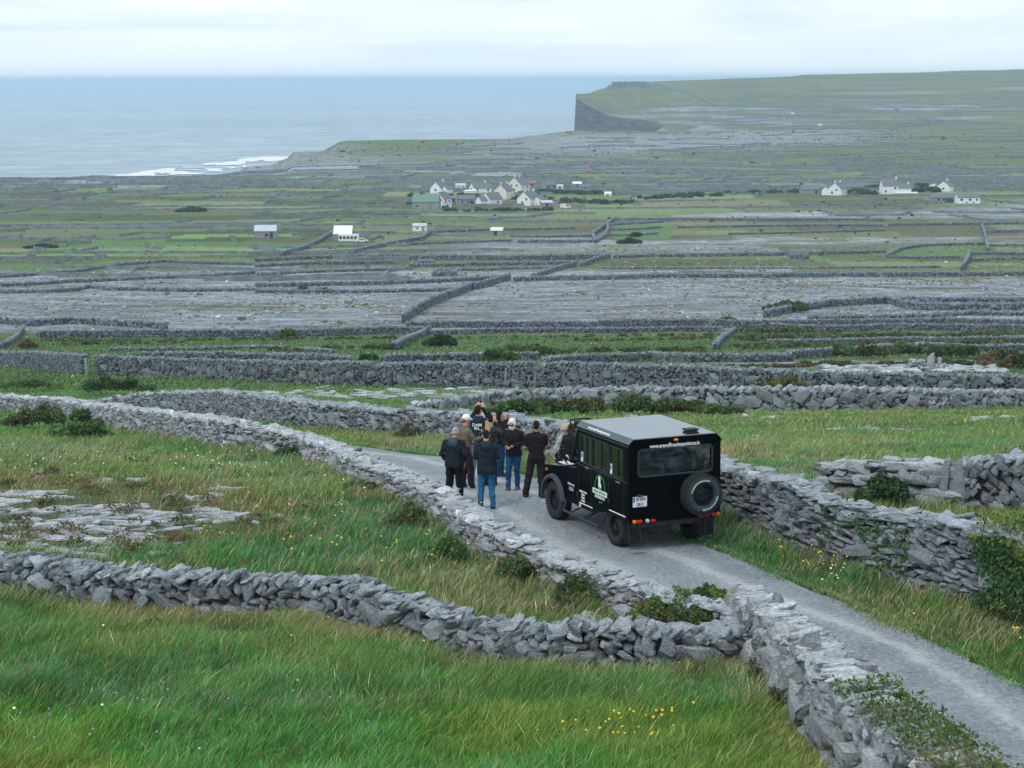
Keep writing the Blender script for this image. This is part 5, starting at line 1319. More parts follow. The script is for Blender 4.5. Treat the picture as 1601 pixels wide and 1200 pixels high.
# ------------------------------------------------------------------ houses of the plain
def house(name, px, py, W, D, wh, rh, yaw, label, cat, wall='white_wall', roof='slate', chim=(), wins=(), doors=(), d=None, group=None, hip=False, wing=None):
    """px, py: photo pixel of the foot; W length along the ridge, D gable width, yaw of the ridge from the picture's lateral"""
    g = ground(px, py) if d is None else at(px, py, d)
    root = empty(name, (g[0], g[1] + D * .5, g[2] - .15), yaw); tag(root, label, cat, group)
    def block(W, D, wh, rh, ox, oy, wall, roof, chim):
        b = MB()
        b.prism([(-D / 2 + oy, -.8), (D / 2 + oy, -.8), (D / 2 + oy, wh), (oy, wh + rh), (-D / 2 + oy, wh)], 0, -W / 2 + ox, W / 2 + ox)
        w_ = b.build('wall', M[wall], root)
        t = .16; e = .25; sl = rh / (D / 2)
        b = MB()
        for s in (-1, 1):
            y1 = s * (D / 2 + e); z1 = wh - e * sl
            b.prism([(oy, wh + rh + .02), (oy + y1, z1 + .02), (oy + y1, z1 + .02 + t), (oy, wh + rh + .02 + t)], 0, -W / 2 - .12 + ox, W / 2 + .12 + ox)
        rf = b.build('roof', M[roof], root)
        for c in chim:
            b = MB(); x = ox + c * W / 2 * .93; b.box((x, oy, wh + rh + .25), (.75, .65, 1.4)); b.box((x, oy, wh + rh + 1.0), (.9, .8, .12)); b.build('chimney', M[wall], rf)
    block(W, D, wh, rh, 0, 0, wall, roof, chim)
    if wing: block(*wing[:6], wing[6], wing[7], wing[8] if len(wing) > 8 else ())
    for (face, u, z, w_, h_) in wins:      # face: f long front, l / r gable ends
        b = MB()
        if face == 'f': b.box((u * W / 2, -D / 2 - .02, z), (w_, .10, h_))
        elif face == 'l': b.box((-W / 2 - .02, u * D / 2, z), (.10, w_, h_))
        else: b.box((W / 2 + .02, u * D / 2, z), (.10, w_, h_))
        b.build('window', M['window'], root)
    for (face, u, w_, h_, m) in doors:
        b = MB()
        if face == 'f': b.box((u * W / 2, -D / 2 - .03, h_ / 2 + .1), (w_, .12, h_))
        elif face == 'l': b.box((-W / 2 - .03, u * D / 2, h_ / 2 + .1), (.12, w_, h_))
        else: b.box((W / 2 + .03, u * D / 2, h_ / 2 + .1), (.12, w_, h_))
        b.build('door', M[m], root)
    return root
F2 = [('f', -.6, 1.5, 1, 1.2), ('f', .6, 1.5, 1, 1.2)]
house('barn', 667, 327, 11.5, 7, 3.4, 2.9, R(-6), 'long grey barn with a pale green roof at the left of the village', 'barn', 'grey_wall', 'green_roof', wins=[('f', -.6, 1.6, .9, .9)], doors=[('f', .35, 1.5, 2.1, 'green_roof')])
house('farmhouse', 692, 325, 7, 5.5, 4.2, 2.8, R(62), 'white gabled house joined to the end of the green roofed barn', 'house', chim=(.9,), wins=[('l', -.45, 3.6, .8, 1), ('l', .45, 1.6, .8, 1.1), ('f', -.5, 3.0, .9, 1), ('f', .4, 3.0, .9, 1), ('f', 0, 1.2, .9, 1)])
house('cottage', 688, 302, 7.5, 6.5, 2.6, 3.2, R(60), 'white gabled cottage above the green roofed barn', 'house', chim=(.9,), wins=[('l', 0, 1.9, 1.2, 1)], wing=(5, 4, 2.2, 1.5, 0, -4.2, 'white_wall', 'slate'))
house('shed', 651, 300, 5.6, 4, 2.2, 1.4, R(3), 'small green roofed shed at the far left of the village', 'shed', 'green_roof', 'green_roof', doors=[('f', .1, 1.6, 1.8, 'grey_wall')])
house('shed', 721, 293.5, 5.4, 3.5, 1.5, .9, R(2), 'low pale shed between the two white cottages at the back of the village', 'shed', 'cream_wall', 'pale_roof', doors=[('f', .5, .8, 1.2, 'grey_wall')])
house('bungalow', 752, 301, 9.5, 7, 2.6, 2.4, R(20), 'long white bungalow with a low white yard wall at the back of the village', 'house', chim=(.55,), wins=F2 + [('l', 0, 2.0, 1.1, 1)], wing=(6, 4, 1.2, .4, -6.5, -3, 'white_wall', 'white_roof'))
house('ruined_house', 729, 319, 8.5, 5, 2.5, 1.6, R(4), 'grey roofless looking stone house in the middle of the village', 'house', 'grey_wall', 'slate', wins=[('f', -.4, 1.3, .8, .9), ('f', .2, 1.3, .8, .9)], doors=[('f', .62, 1.5, 1.7, 'window')])
house('shed', 710, 315, 2.8, 3, 1.8, .9, R(0), 'tiny rusty roofed shed beside the grey stone house', 'shed', 'grey_wall', 'red_roof', doors=[('f', 0, 1.2, 1.4, 'window')])
house('cottage', 770, 320, 7.2, 6, 2.8, 2.7, R(38), 'white cottage with a grey slate roof in the front row of the village', 'house', chim=(-.9,), wins=[('l', 0, 1.9, .9, 1), ('f', .3, 1.3, 1.1, .8)], wing=(4.5, 4, 2.3, 1.6, -5, .5, 'white_wall', 'slate'))
house('farmhouse', 789, 311, 9, 6.5, 4.0, 3.0, R(66), 'tall pale grey gabled house just left of the cream house', 'house', 'cream_wall', chim=(.9, -.9), wins=[('l', .3, 2.2, .8, 1), ('f', .5, 1.4, .9, 1)])
house('farmhouse', 812, 300, 10, 8, 4.0, 3.5, R(62), 'large cream gabled house at the top of the village', 'house', 'cream_wall', chim=(.2, -.9), wins=[('l', -.35, 3.5, .8, 1), ('l', .35, 3.5, .8, 1), ('l', 0, 1.4, 1, 1.2), ('f', .4, 2.8, .9, 1.1)])
house('shed', 833, 292, 4.2, 4, 2.2, 1.3, R(4), 'stone shed with an orange roof right of the cream house', 'shed', 'grey_wall', 'red_roof', doors=[('f', 0, 1.4, 1.7, 'window')])
house('cottage', 859, 297, 6, 5.5, 2.8, 2.2, R(30), 'grey stone cottage behind the right side of the village', 'house', 'grey_wall', chim=(.9,), wins=F2)
house('farmhouse', 828, 321, 8.5, 7, 3.2, 3.0, R(56), 'white gabled house with a chimney at the right front of the village', 'house', chim=(.9, -.8), wins=[('l', -.4, 3.0, .8, 1.1), ('l', .2, 1.4, .9, 1.1), ('f', .5, 1.3, 1, 1)], wing=(5, 4.5, 2.6, 1.3, 1.5, -4.8, 'white_wall', 'slate'))
house('shed', 855, 322, 5.0, 3.5, 1.7, .8, R(12), 'low grey shed against the right front white house', 'shed', 'grey_wall', 'pale_roof', doors=[('f', 0, 1, 1.3, 'window')])
house('shed', 876, 295, 3.6, 3, 1.6, .7, R(5), 'small white shed right of the grey stone cottage', 'shed', 'white_wall', 'pale_roof', doors=[('f', 0, 1, 1.3, 'window')])
house('shed', 903, 292, 4.8, 4, 1.9, .9, R(6), 'pale roofed shed at the far right end of the village', 'shed', 'grey_wall', 'white_roof', doors=[('f', 0, 1, 1.4, 'window')])
house('shed', 917, 297, 6.2, 4.5, 1.9, 1.2, R(-18), 'dark slated byre at the far right end of the village', 'shed', 'grey_wall', 'slate', doors=[('f', 0, 1, 1.4, 'window')])
house('shed', 952, 306, 3.4, 3, 1.2, .8, R(-10), 'tiny white shed in the thickets right of the village', 'shed', 'white_wall', 'white_roof', doors=[('f', 0, .8, 1.0, 'window')])
house('shed', 921, 271, 4.2, 3.5, 1.8, 1.2, R(4), 'lone red roofed shed on the terrace behind the village', 'shed', 'grey_wall', 'red_roof', doors=[('f', 0, 1, 1.4, 'window')])
house('barn', 415, 372, 7.4, 5.5, 2.6, 1.7, R(3), 'lone grey barn with a pale blue roof in the green pastures', 'barn', 'grey_wall', 'pale_roof', wins=[('f', .1, 1.2, 1.1, 1.0)], doors=[('f', .55, 1.0, 2.0, 'window')])
h_ = house('barn', 537, 376, 6.1, 5.2, 2.5, 2.4, R(-3), 'lone house with a bright white roof in the pastures', 'barn', 'grey_wall', 'white_roof')
b = MB(); b.box((2.2, -3.4, 1.2), (6.6, 2.4, 2.4)); p = b.build('lean_to', M['white_wall'], h_)
for k in range(5):
    b = MB(); b.box((-.4 + k * 1.25, -4.63, 1.35), (.85, .08, .9)); b.build('window', M['window'], p)
house('shed', 657, 361, 4.9, 4, 2.0, .7, R(-4), 'small white shed in the fields below the village', 'shed', 'white_wall', 'pale_roof', wins=[('f', -.3, 1.2, .6, .6)], doors=[('f', .55, 1, 1.6, 'grey_wall')])
house('shed', 778, 368, 4.2, 4, 1.9, .9, R(-6), 'small grey shed with a pinkish roof below the village', 'shed', 'grey_wall', 'cream_wall', wins=[], doors=[('f', -.2, 1.1, 1.6, 'window')])
house('shed', 602, 366, 5.6, 3, 1.1, .5, R(8), 'low dark stone shed right of the white roofed house', 'shed', 'grey_wall', 'slate', doors=[('f', .4, .8, 1.0, 'window')])
house('barn', 1268, 303, 9.3, 6, 2.4, 1.8, R(2), 'long grey barn at the left of the right hand houses', 'barn', 'grey_wall', 'slate', doors=[('f', .6, 1.2, 1.8, 'window')])
house('farmhouse', 1312, 305, 7.5, 7, 3.2, 3.0, R(58), 'white gabled house between the long grey barn and the outbuildings', 'house', chim=(.9, -.9), wins=[('l', -.3, 2.8, .8, 1.1), ('l', .35, 1.4, .9, 1.1), ('f', .4, 1.5, 1, 1)], wing=(4, 4, 2.6, 1.6, -1.5, 4.8, 'white_wall', 'slate'))
house('barn', 1336, 299, 10, 6, 2.5, 1.7, R(-3), 'grey outbuildings joined behind the first white gabled house', 'barn', 'grey_wall', 'slate', doors=[('f', .65, 2.4, 1.7, 'window')])
house('farmhouse', 1393, 303, 8, 7, 4.2, 3.1, R(4), 'tall pale blue house with slate roofs at the middle of the right hand houses', 'house', chim=(.9,), wins=[('f', -.65, 1.5, .9, 1), ('f', .55, 3.0, .9, 1)], wing=(6.5, 6, 3.0, 1.8, 7.0, -.6, 'white_wall', 'slate', (.8,)))
house('yard_wall', 1418, 303, 11, .5, .8, .2, R(2), 'low white yard wall in front of the tall pale blue house', 'wall', 'white_wall', 'white_roof')
house('farmhouse', 1481, 299, 6.5, 6.5, 2.7, 2.6, R(60), 'white gabled house behind the grey bungalow at right', 'house', chim=(.9,), wins=[('l', 0, 1.6, .9, 1)], wing=(5.0, 5.5, 2.7, 1.4, .5, 5.5, 'white_wall', 'slate'))
house('bungalow', 1476, 316, 11.5, 6, 2.3, 1.6, R(1), 'long grey bungalow with dark windows at right', 'house', 'grey_wall', 'slate', wins=[('f', -.4, 1.4, 1.2, .9), ('f', .05, 1.4, 1.2, .9), ('f', .5, 1.4, 1.2, .9)], doors=[('f', .28, .8, 1.9, 'window')])
house('bungalow', 1516, 318, 10, 7, 2.9, 1.5, R(-1), 'white bungalow with a blue grey roof at the right end of the houses', 'house', 'white_wall', 'slate', wins=[('f', -.65, 1.9, 1.2, .9), ('f', .1, 1.9, 1.2, .9), ('f', .7, 1.9, .8, .9), ('f', -.2, .6, .8, .5), ('f', .4, .6, .8, .5)])
for (px, py, lab) in ((1284, 196, 'far white cottage on the slope above the right hand houses'), (1241, 178, 'another far white cottage speck on the headland slope')):
    g = ground(px, py); house('cottage', px, py, 3.4, 3, 1.1, .9, R(10), lab, 'house', 'white_wall', 'white_roof', wins=[('f', 0, 1.5, 1, 1)])

def small_car(px, py, yaw, paint, label, van=False):
    g = ground(px, py); L, W, H = (4.4, 1.85, 2.0) if van else (4.0, 1.7, 1.45)
    root = empty('parked_van' if van else 'parked_car', (g[0], g[1], g[2]), yaw); tag(root, label, 'van' if van else 'car')
    b = MB()
    if van: prof = [(-2.2, .35), (2.2, .35), (2.2, .95), (1.5, 1.15), (1.0, 1.95), (-2.2, 2.0)]
    else: prof = [(-2.0, .35), (2.0, .35), (2.0, .8), (1.1, .95), (.55, 1.42), (-1.2, 1.45), (-1.95, .95)]
    b.prism(prof, 1, -W / 2, W / 2); body = b.build('body', M[paint], root, bevel=.04)
    for s in (-1, 1):
        b = MB(); b.prism([(-1.1, 1.0), (.85, 1.0), (.5, 1.35), (-1.0, 1.37)] if not van else [(.2, 1.15), (1.3, 1.15), (.95, 1.8), (.2, 1.8)], 1, s * (W / 2 + .005), s * (W / 2 + .015)); b.build('window', M['window'], root)
        for x in (-1.25, 1.3):
            b = MB(); b.cyl((x, s * (W / 2 - .18), .32), (x, s * (W / 2 + .02), .32), .32, n=14); b.build('wheel', M['tyre'], root)
    return root
M['white_car'] = simple('white_car_paint', (.7, .7, .7), .3); M['red_car'] = simple('red_car_paint', (.35, .03, .02), .3)
small_car(567, 379, R(6), 'white_car', 'white car parked right of the white roofed house')
small_car(885, 326, R(4), 'white_car', 'white van parked at the right edge of the village', True)
heap('boulder', 236, 387, 4, .7, .5, .3, .7, 'lone white boulders among the green pastures at left', 'boulders', 12)
b = MB(); g = ground(908, 325); b.box((0, 0, 1.05), (2.9, 1.6, 1.1)); b.cyl((-.5, -.82, .3), (-.5, .82, .3), .3, n=12); b.cyl((.4, -.82, .3), (.4, .82, .3), .3, n=12); b.box((1.8, 0, .5), (1.0, .08, .08))
tr = b.build('trailer', M['green_roof'], None, bevel=.03); tr.location = (g[0], g[1], g[2]); tag(tr, 'green stock trailer standing right of the white van', 'trailer')
# ------------------------------------------------------------------ the tour vehicle.  local X forward, Y left, Z up, origin on the ground under the rear left body corner
VW = 1.977
vx, vy, vyaw = 2.2406, 37.415, 0.40811
VZ0 = HC - 9.090
truck = empty('tour_vehicle', (vx, vy, VZ0 + .0), vyaw + math.pi / 2)
tag(truck, 'boxy black off road passenger vehicle with a grey roof stopped on the lane', 'vehicle')
truck.scale = (1.0168,) * 3
W, HT, CH, HB, LB = VW, 2.112, .09, .61, 2.30
bp = M['black_paint']
def slab_with_holes(axis, pos_, thick, u0, u1, z0, z1, holes):
    """wall panel made of boxes round rectangular openings; u is the other horizontal axis"""
    b = MB(); us = sorted(set([u0, u1] + [h[0] for h in holes] + [h[1] for h in holes])); zs = sorted(set([z0, z1] + [h[2] for h in holes] + [h[3] for h in holes]))
    for a, c in zip(us[:-1], us[1:]):
        for e, f in zip(zs[:-1], zs[1:]):
            um, zm = (a + c) / 2, (e + f) / 2
            if any(h[0] < um < h[1] and h[2] < zm < h[3] for h in holes): continue
            if axis == 'Y': b.bbox(a, c, pos_ - thick / 2, pos_ + thick / 2, e, f)
            else: b.bbox(pos_ - thick / 2, pos_ + thick / 2, a, c, e, f)
    return b
WIN = [(1.66, 2.14, 1.43, 1.98), (.90, 1.61, 1.42, 1.98), (.26, .83, 1.41, 1.97)]
# body shell: sides, rear, floor, front bulkhead
def merge(*mbs):
    o = MB()
    for m in mbs: o.add(m.v, m.f)
    return o
arch = (.757, .335)
sideL = slab_with_holes('Y', -.025, .05, 0.0, LB, 1.30, HT, WIN)
sideR = slab_with_holes('Y', -W + .025, .05, 0.0, LB, 1.30, HT, WIN)
rear = slab_with_holes('X', .025, .05, -W + .052, -.052, HB, HT, [(-1.77, -.21, 1.49, 1.99)])
low = MB()
for y0, y1 in ((-.052, 0), (-W, -W + .052)):
    # lower side with wheel-arch cut
    ar = [(arch[0] + arch[1] * math.cos(t), .36 + arch[1] * math.sin(t)) for t in np.linspace(math.pi * .82, math.pi * .18, 9)]
    ar = [(x, z) for x, z in ar]
    poly = [(0, HB), (ar[0][0], HB)] + [q for q in ar if q[1] > HB] + [(ar[-1][0], HB), (1.55, .50), (LB + .02, .50), (LB + .02, 1.30), (0, 1.30)]
    low.prism(poly, 1, y0, y1) if False else None
    n = len(poly)
    vs = [(x, y0, z) for x, z in poly] + [(x, y1, z) for x, z in poly]; low.add(vs, [tuple(range(n)), tuple(range(2 * n - 1, n - 1, -1))] + [(i, i + n, (i + 1) % n + n, (i + 1) % n) for i in range(n)])
low.bbox(.05, LB, -W + .052, -.052, HB + .02, HB + .08)
merge(sideL, sideR, rear, low).build('body', bp, truck)
# roof: flat top with chamfered long edges
b = MB(); b.prism([(0, HT + .002), (-CH, HT + CH), (-W + CH, HT + CH), (-W, HT + .002)], 0, 0.012, LB + .03)
rf = b.build('roof', M['roof_edge'], truck)
b = MB(); b.bbox(.03, LB + .02, -W + CH + .015, -CH - .015, HT + CH + .001, HT + CH + .013); b.build('roof_sheet', M['roof_paint'], rf)
b = MB(); b.add([(0, 0, HT), (0, -CH, HT + CH), (0, -W + CH, HT + CH), (0, -W, HT), (.012, 0, HT), (.012, -CH, HT + CH), (.012, -W + CH, HT + CH), (.012, -W, HT)], [(0, 1, 2, 3), (7, 6, 5, 4), (0, 4, 5, 1), (1, 5, 6, 2), (2, 6, 7, 3)]); b.build('rear_fascia', bp, truck)
b = MB(); b.bbox(.05, .24, -1.52, -1.27, HT + CH + .013, HT + CH + .05); b.bbox(.07, .22, -1.50, -1.29, HT + CH + .05, HT + CH + .085); b.bbox(.05, .24, -1.53, -1.26, HT + CH + .085, HT + CH + .11); b.build('roof_vent', M['black_plastic'], truck)
b = MB(); b.ball((-.005, -1.0, 2.145), .045, 12, (.4, 1.15, .6)); b.build('marker_lamp', M['amber_lens'], truck, smooth=True)
# side gutter and shallow rails
b = MB(); b.bbox(.0, LB + .03, -.002, .022, HT - .05, HT - .028); b.bbox(.0, LB + .03, -W - .022, -W + .002, HT - .05, HT - .028); b.build('rain_gutter', M['seam'], truck)
b = MB(); b.bbox(.05, LB, .0, .016, 1.365, 1.385); b.build('waist_moulding', M['seam'], truck)
for (x0, x1, z0, z1) in WIN:
    for y, s in ((0.0, 1), (-W, -1)):
        fr = MB(); t = .022
        ya, yb = (y - .055, y + .010) if s > 0 else (y - .010, y + .055)
        fr.bbox(x0 - .01, x1 + .01, ya, yb, z1 - t + .012, z1 + .012); fr.bbox(x0 - .01, x1 + .01, ya, yb, z0 - .012, z0 + t - .012)
        fr.bbox(x0 - .01, x0 + t - .01, ya, yb, z0 + .01, z1 - .01); fr.bbox(x1 - t + .01, x1 + .01, ya, yb, z0 + .01, z1 - .01)
        xm = x0 + (x1 - x0) * .46; fr.bbox(xm - .014, xm + .014, ya + .012, yb - .004, z0 + .01, z1 - .01)
        wf = fr.build('side_window', M['seam'], truck)
        g_ = MB(); ym = y - .02 if s > 0 else y + .02; g_.bbox(x0 + .01, x1 - .01, ym - .003, ym + .003, z0 + .01, z1 - .01); g_.build('pane', M['glass'], wf)
# rear window with rounded rubber frame
def rrect(u0, u1, v0, v1, r, n=5):
    out = []
    for (cx_, cy_, a0) in ((u1 - r, v1 - r, 0), (u0 + r, v1 - r, 90), (u0 + r, v0 + r, 180), (u1 - r, v0 + r, 270)):
        for k in range(n + 1): a = R(a0 + 90 * k / n); out.append((cx_ + r * math.cos(a), cy_ + r * math.sin(a)))
    return out
o_ = rrect(-1.80, -.18, 1.465, 2.015, .09); i_ = rrect(-1.772, -.208, 1.492, 1.988, .065)
b = MB(); n = len(o_); vs = []
for x in (-.018, .052):
    vs += [(x, u, v) for u, v in o_] + [(x, u, v) for u, v in i_]
fs = []
for k in range(n):
    j = (k + 1) % n
    fs += [(k, j, n + j, n + k), (2 * n + k, 3 * n + k, 3 * n + j, 2 * n + j), (k, 2 * n + k, 2 * n + j, j), (n + k, n + j, 3 * n + j, 3 * n + k)]
b.add(vs, fs); rw = b.build('rear_window', M['seam'], truck)
# black corners behind the rounded rubber and the pane
b = MB(); b.bbox(.020, .026, -1.78, -.20, 1.485, 1.995); b.build('pane', M['glass'], rw)
# interior: bench seats, roof lining, cab bulkhead
b = MB(); b.bbox(.12, 2.2, -1.80, -.17, HB + .09, HB + .13); b.build('cabin_floor', M['chassis'], truck)
for k, (x, y, w_) in enumerate(((.45, -.42, .5), (.45, -1.25, .62), (1.15, -.42, .5), (1.15, -1.25, .62), (1.75, -.45, .5), (1.75, -1.35, .55))):
    b = MB(); b.box((x + .1, y, 1.12), (.42, w_, .14)); b.box((x - .12 + .08 * 0, y, 1.46), (.12, w_, .62), ry=R(-8)); b.box((x - .16, y, 1.83), (.10, w_ * .5, .16), ry=R(-8)); b.bbox(x - .1, x + .28, y - w_ * .35, y + w_ * .35, HB + .13, 1.06)
    b.build('seat', M['seat'], truck, bevel=.025)
# cab, wings, bonnet, windscreen
wing_p = [(LB + .02, .50), (2.86, .50), (2.90, .62), (2.98, .80), (3.12, .92), (3.40, .97), (3.68, .92), (3.80, .80), (3.84, .66), (3.92, .66), (3.94, .92), (3.90, 1.05), (3.72, 1.09), (LB + .02, 1.26)]
for y0, y1 in ((-.30, 0), (-W, -W + .30)):
    b = MB(); n = len(wing_p)
    vs = [(x, y0, z) for x, z in wing_p] + [(x, y1, z) for x, z in wing_p]; b.add(vs, [tuple(range(n)), tuple(range(2 * n - 1, n - 1, -1))] + [(i, i + n, (i + 1) % n + n, (i + 1) % n) for i in range(n)])
    b.build('front_wing', bp, truck, bevel=.012)
b = MB(); n = 6; bo = [(LB + .05, 1.10), (3.9, 1.0), (3.93, 1.10), (3.86, 1.17), (LB + .45, 1.31), (LB + .05, 1.31)]
b.prism(bo, 1, -W + .302, -.302) ; b.build('bonnet', bp, truck, bevel=.02)
b = MB(); b.bbox(3.86, 3.90, -W + .31, -.31, .62, 1.0)
for k in range(7): b.bbox(3.90, 3.915, -W + .34, -.34, .66 + k * .05, .68 + k * .05)
b.build('grille', M['black_plastic'], truck)
for y in (-.42, -W + .42):
    b = MB(); b.cyl((3.9, y, .86), (3.95, y, .86), .095, n=20); b.build('headlight', M['clear_lens'], truck, smooth=False)
b = MB(); b.bbox(3.96, 4.08, -W + .05, -.05, .50, .64); b.build('front_bumper', M['black_plastic'], truck, bevel=.015)
# windscreen frame leaning back to the roof
b = MB()
for y in (-.07, -W / 2, -W + .07): b.tube([(LB + .42, y, 1.30), (LB + .06, y, HT)], .028)
b.tube([(LB + .42, -.07, 1.32), (LB + .42, -W + .07, 1.32)], .025); b.tube([(LB + .06, -.07, HT), (LB + .06, -W + .07, HT)], .028); wsf = b.build('windscreen', M['black_plastic'], truck)
b = MB(); b.add([(LB + .415, -.08, 1.31), (LB + .415, -W + .08, 1.31), (LB + .07, -W + .08, HT), (LB + .07, -.08, HT)], [(0, 1, 2, 3)]); b.build('pane', M['glass'], wsf)
b = MB(); b.box((LB - .35, -W / 2, 1.22), (.12, 1.6, .3)); b.cyl((LB - .42, -.55, 1.35), (LB - .5, -.55, 1.42), .19, .19, 16); b.build('dashboard', M['black_plastic'], truck)
# bar rack standing in front of the roof
b = MB()
for y in (-.10, -.48):
    b.tube([(LB + .05, y, HT + .05), (LB + .50, y, HT + .05), (LB + .56, y, HT - .22), (LB + .06, y, HT - .22)], .016)
    b.tube([(LB + .30, y, HT + .05), (LB + .30, y, HT - .22)], .013)
b.tube([(LB + .50, -.10, HT + .05), (LB + .50, -.48, HT + .05)], .016); b.tube([(LB + .56, -.10, HT - .22), (LB + .56, -.48, HT - .22)], .013)
b.build('light_rack', M['black_plastic'], truck)
for y in (-.29,):
    b = MB(); b.cyl((LB + .50, y, HT - .08), (LB + .58, y, HT - .08), .09, n=16); b.build('spotlight', M['black_plastic'], truck)
# arch flares, wheels
def flare(cx_, r0, y, s, z=.36, a0=20, a1=160):
    b = MB(); vs = []; n = 13
    for k in range(n):
        t = R(a0 + (a1 - a0) * k / (n - 1)); c_, s_ = math.cos(t), math.sin(t)
        for rr_, yy in ((r0, y - s * .02), (r0, y + s * .075), (r0 + .055, y + s * .065), (r0 + .075, y - s * .0)): vs.append((cx_ + rr_ * c_, yy, z + rr_ * s_))
    fs = [(k * 4 + j, k * 4 + (j + 1) % 4, (k + 1) * 4 + (j + 1) % 4, (k + 1) * 4 + j) for k in range(n - 1) for j in range(4)] + [(0, 1, 2, 3), (4 * n - 4, 4 * n - 1, 4 * n - 2, 4 * n - 3)]
    return b.add(vs, fs)
M['flare'] = simple('grey_plastic_arch', (.045, .055, .06), .55, .1, 6)
for y, s in ((0, 1), (-W, -1)):
    flare(3.41, .475, y, s, .40, -8, 172).build('wheel_arch', M['flare'], truck, smooth=False)
RAD = .385
def wheel(x, y, s, spare=False, steer=0.0):
    wr = bpy.data.objects.new('spare_wheel' if spare else 'wheel', None); wr.empty_display_size = .1; link(wr, truck)
    w2 = .125; R0 = RAD if not spare else .395
    b = MB(); prof = [(.215, -w2 * .8), (.25, -w2), (.33, -w2 * 1.04), (R0 - .025, -w2 * .92), (R0, -w2 * .7), (R0, w2 * .7), (R0 - .025, w2 * .92), (.33, w2 * 1.04), (.25, w2), (.215, w2 * .8)]
    b.lathe(prof, (0, 0, 0), 'Y', 48)
    for k in range(44):      # tread blocks
        t = 2 * math.pi * k / 44
        for j, (yy, ww) in enumerate(((-.085, .055), (-.028, .045), (.028, .045), (.085, .055))):
            tt = t + (.07 if j % 2 else 0); M3 = Matrix.Rotation(-tt, 3, 'Y')
            q = [(a, b_, c_) for a in (-.019, .019) for b_ in (yy - ww / 2, yy + ww / 2) for c_ in (R0 - .005, R0 + .011)]
            vs = [tuple(M3 @ Vector(p)) for p in q]; b.add(vs, [(0, 1, 3, 2), (4, 6, 7, 5), (0, 4, 5, 1), (2, 3, 7, 6), (0, 2, 6, 4), (1, 5, 7, 3)])
    ty = b.build('tyre', M['tyre'], wr)
    if spare:
        b = MB(); yy = s * w2 * 1.045; prof = [(.262, yy), (.262, yy + s * .004), (.305, yy + s * .006), (.315, yy)]
        b.lathe([(.225, s * w2 * .93), (.262, yy + s * .001), (.315, yy + s * .004), (.33, yy + s * .001), (.30, yy - s * .02)], (0, 0, 0), 'Y', 40, closed=True); sw = b.build('sidewall_band', M['tyre_wall'], ty, smooth=True)
        # raised worn white lettering: arcs of short bars
        b = MB()
        for (a0, a1) in (((-20, 78), (175, 262), ) if spare else ((60, 125), (190, 285))):
            k = a0
            while k < a1:
                t = R(k); M3 = Matrix.Rotation(t, 3, 'Y'); q = [(a, b_, c_) for a in (-.011, .011) for b_ in (yy + s * .003, yy + s * .009) for c_ in (.270, .297)]
                vs = [tuple(M3 @ Vector(p)) for p in q]; b.add(vs, [(0, 1, 3, 2), (4, 6, 7, 5), (0, 4, 5, 1), (2, 3, 7, 6), (0, 2, 6, 4), (1, 5, 7, 3)]); k += 6.2 if not spare else 5.6
        b.build('sidewall_lettering', M['worn_white'], ty)['kind'] = 'stuff'
    b = MB(); b.lathe([(.222, -w2 * .8), (.222, w2 * .8 * 1), (.205, w2 * .8), (.20, .02), (.20, -w2 * .8)], (0, 0, 0), 'Y', 36)
    b.lathe([(.205, s * .02), (.15, s * .035), (.11, s * .075), (.075, s * .075), (.06, s * .05), (.0001, s * .05), (.0001, s * .03), (.075, s * .03), (.14, s * .01), (.205, s * .0)], (0, 0, 0), 'Y', 30)
    for k in range(5):
        t = 2 * math.pi * k / 5; b.cyl((.083 * math.cos(t), s * .07, .083 * math.sin(t)), (.083 * math.cos(t), s * .095, .083 * math.sin(t)), .012, n=6)
    b.cyl((0, s * .03, 0), (0, s * .085, 0), .042, .036, 14)
    b.build('rim', M['rim'], wr, smooth=False)
    wr.location = (x, y, 0); 
    if spare: wr.rotation_euler = (0, 0, R(90)); wr.location = (x, y, 1.085)
    else: wr.location = (x, y, RAD + .008); wr.rotation_euler = (0, 0, steer)
    return wr
wheel(.757, -.19, 1); wheel(.757, -W + .19, -1); wheel(3.41, -.11, 1, steer=R(2)); wheel(3.41, -W + .11, -1, steer=R(2))
wheel(-.20, -1.452, 1, spare=True)
b = MB(); b.cyl((-.20, -1.452, 1.085), (0, -1.452, 1.085), .06, n=12); b.bbox(-.05, 0, -1.60, -1.30, .95, 1.22); b.build('spare_carrier', M['black_plastic'], truck)
# underbody
b = MB(); b.bbox(.1, 3.85, -.62, -.52, .44, .56); b.bbox(.1, 3.85, -W + .52, -W + .62, .44, .56); b.cyl((.757, -.2, .385), (.757, -W + .2, .385), .055, n=10); b.cyl((3.41, -.2, .385), (3.41, -W + .2, .385), .055, n=10); b.ball((.757, -1.1, .385), .15, 12); b.bbox(.08, .5, -.95, -.75 + .25, .36, .54); b.bbox(1.3, 1.9, -W + .35, -1.1, .36, .56); b.bbox(0.02, .14, -W + .1, -.1, .48, .585)
b.build('chassis', M['chassis'], truck, bevel=.01)
b = MB(); b.ball((.28, -.62, .42), .16, 14, (1.3, 2.0, .75)); b.build('silencer', M['chassis'], truck, smooth=True)
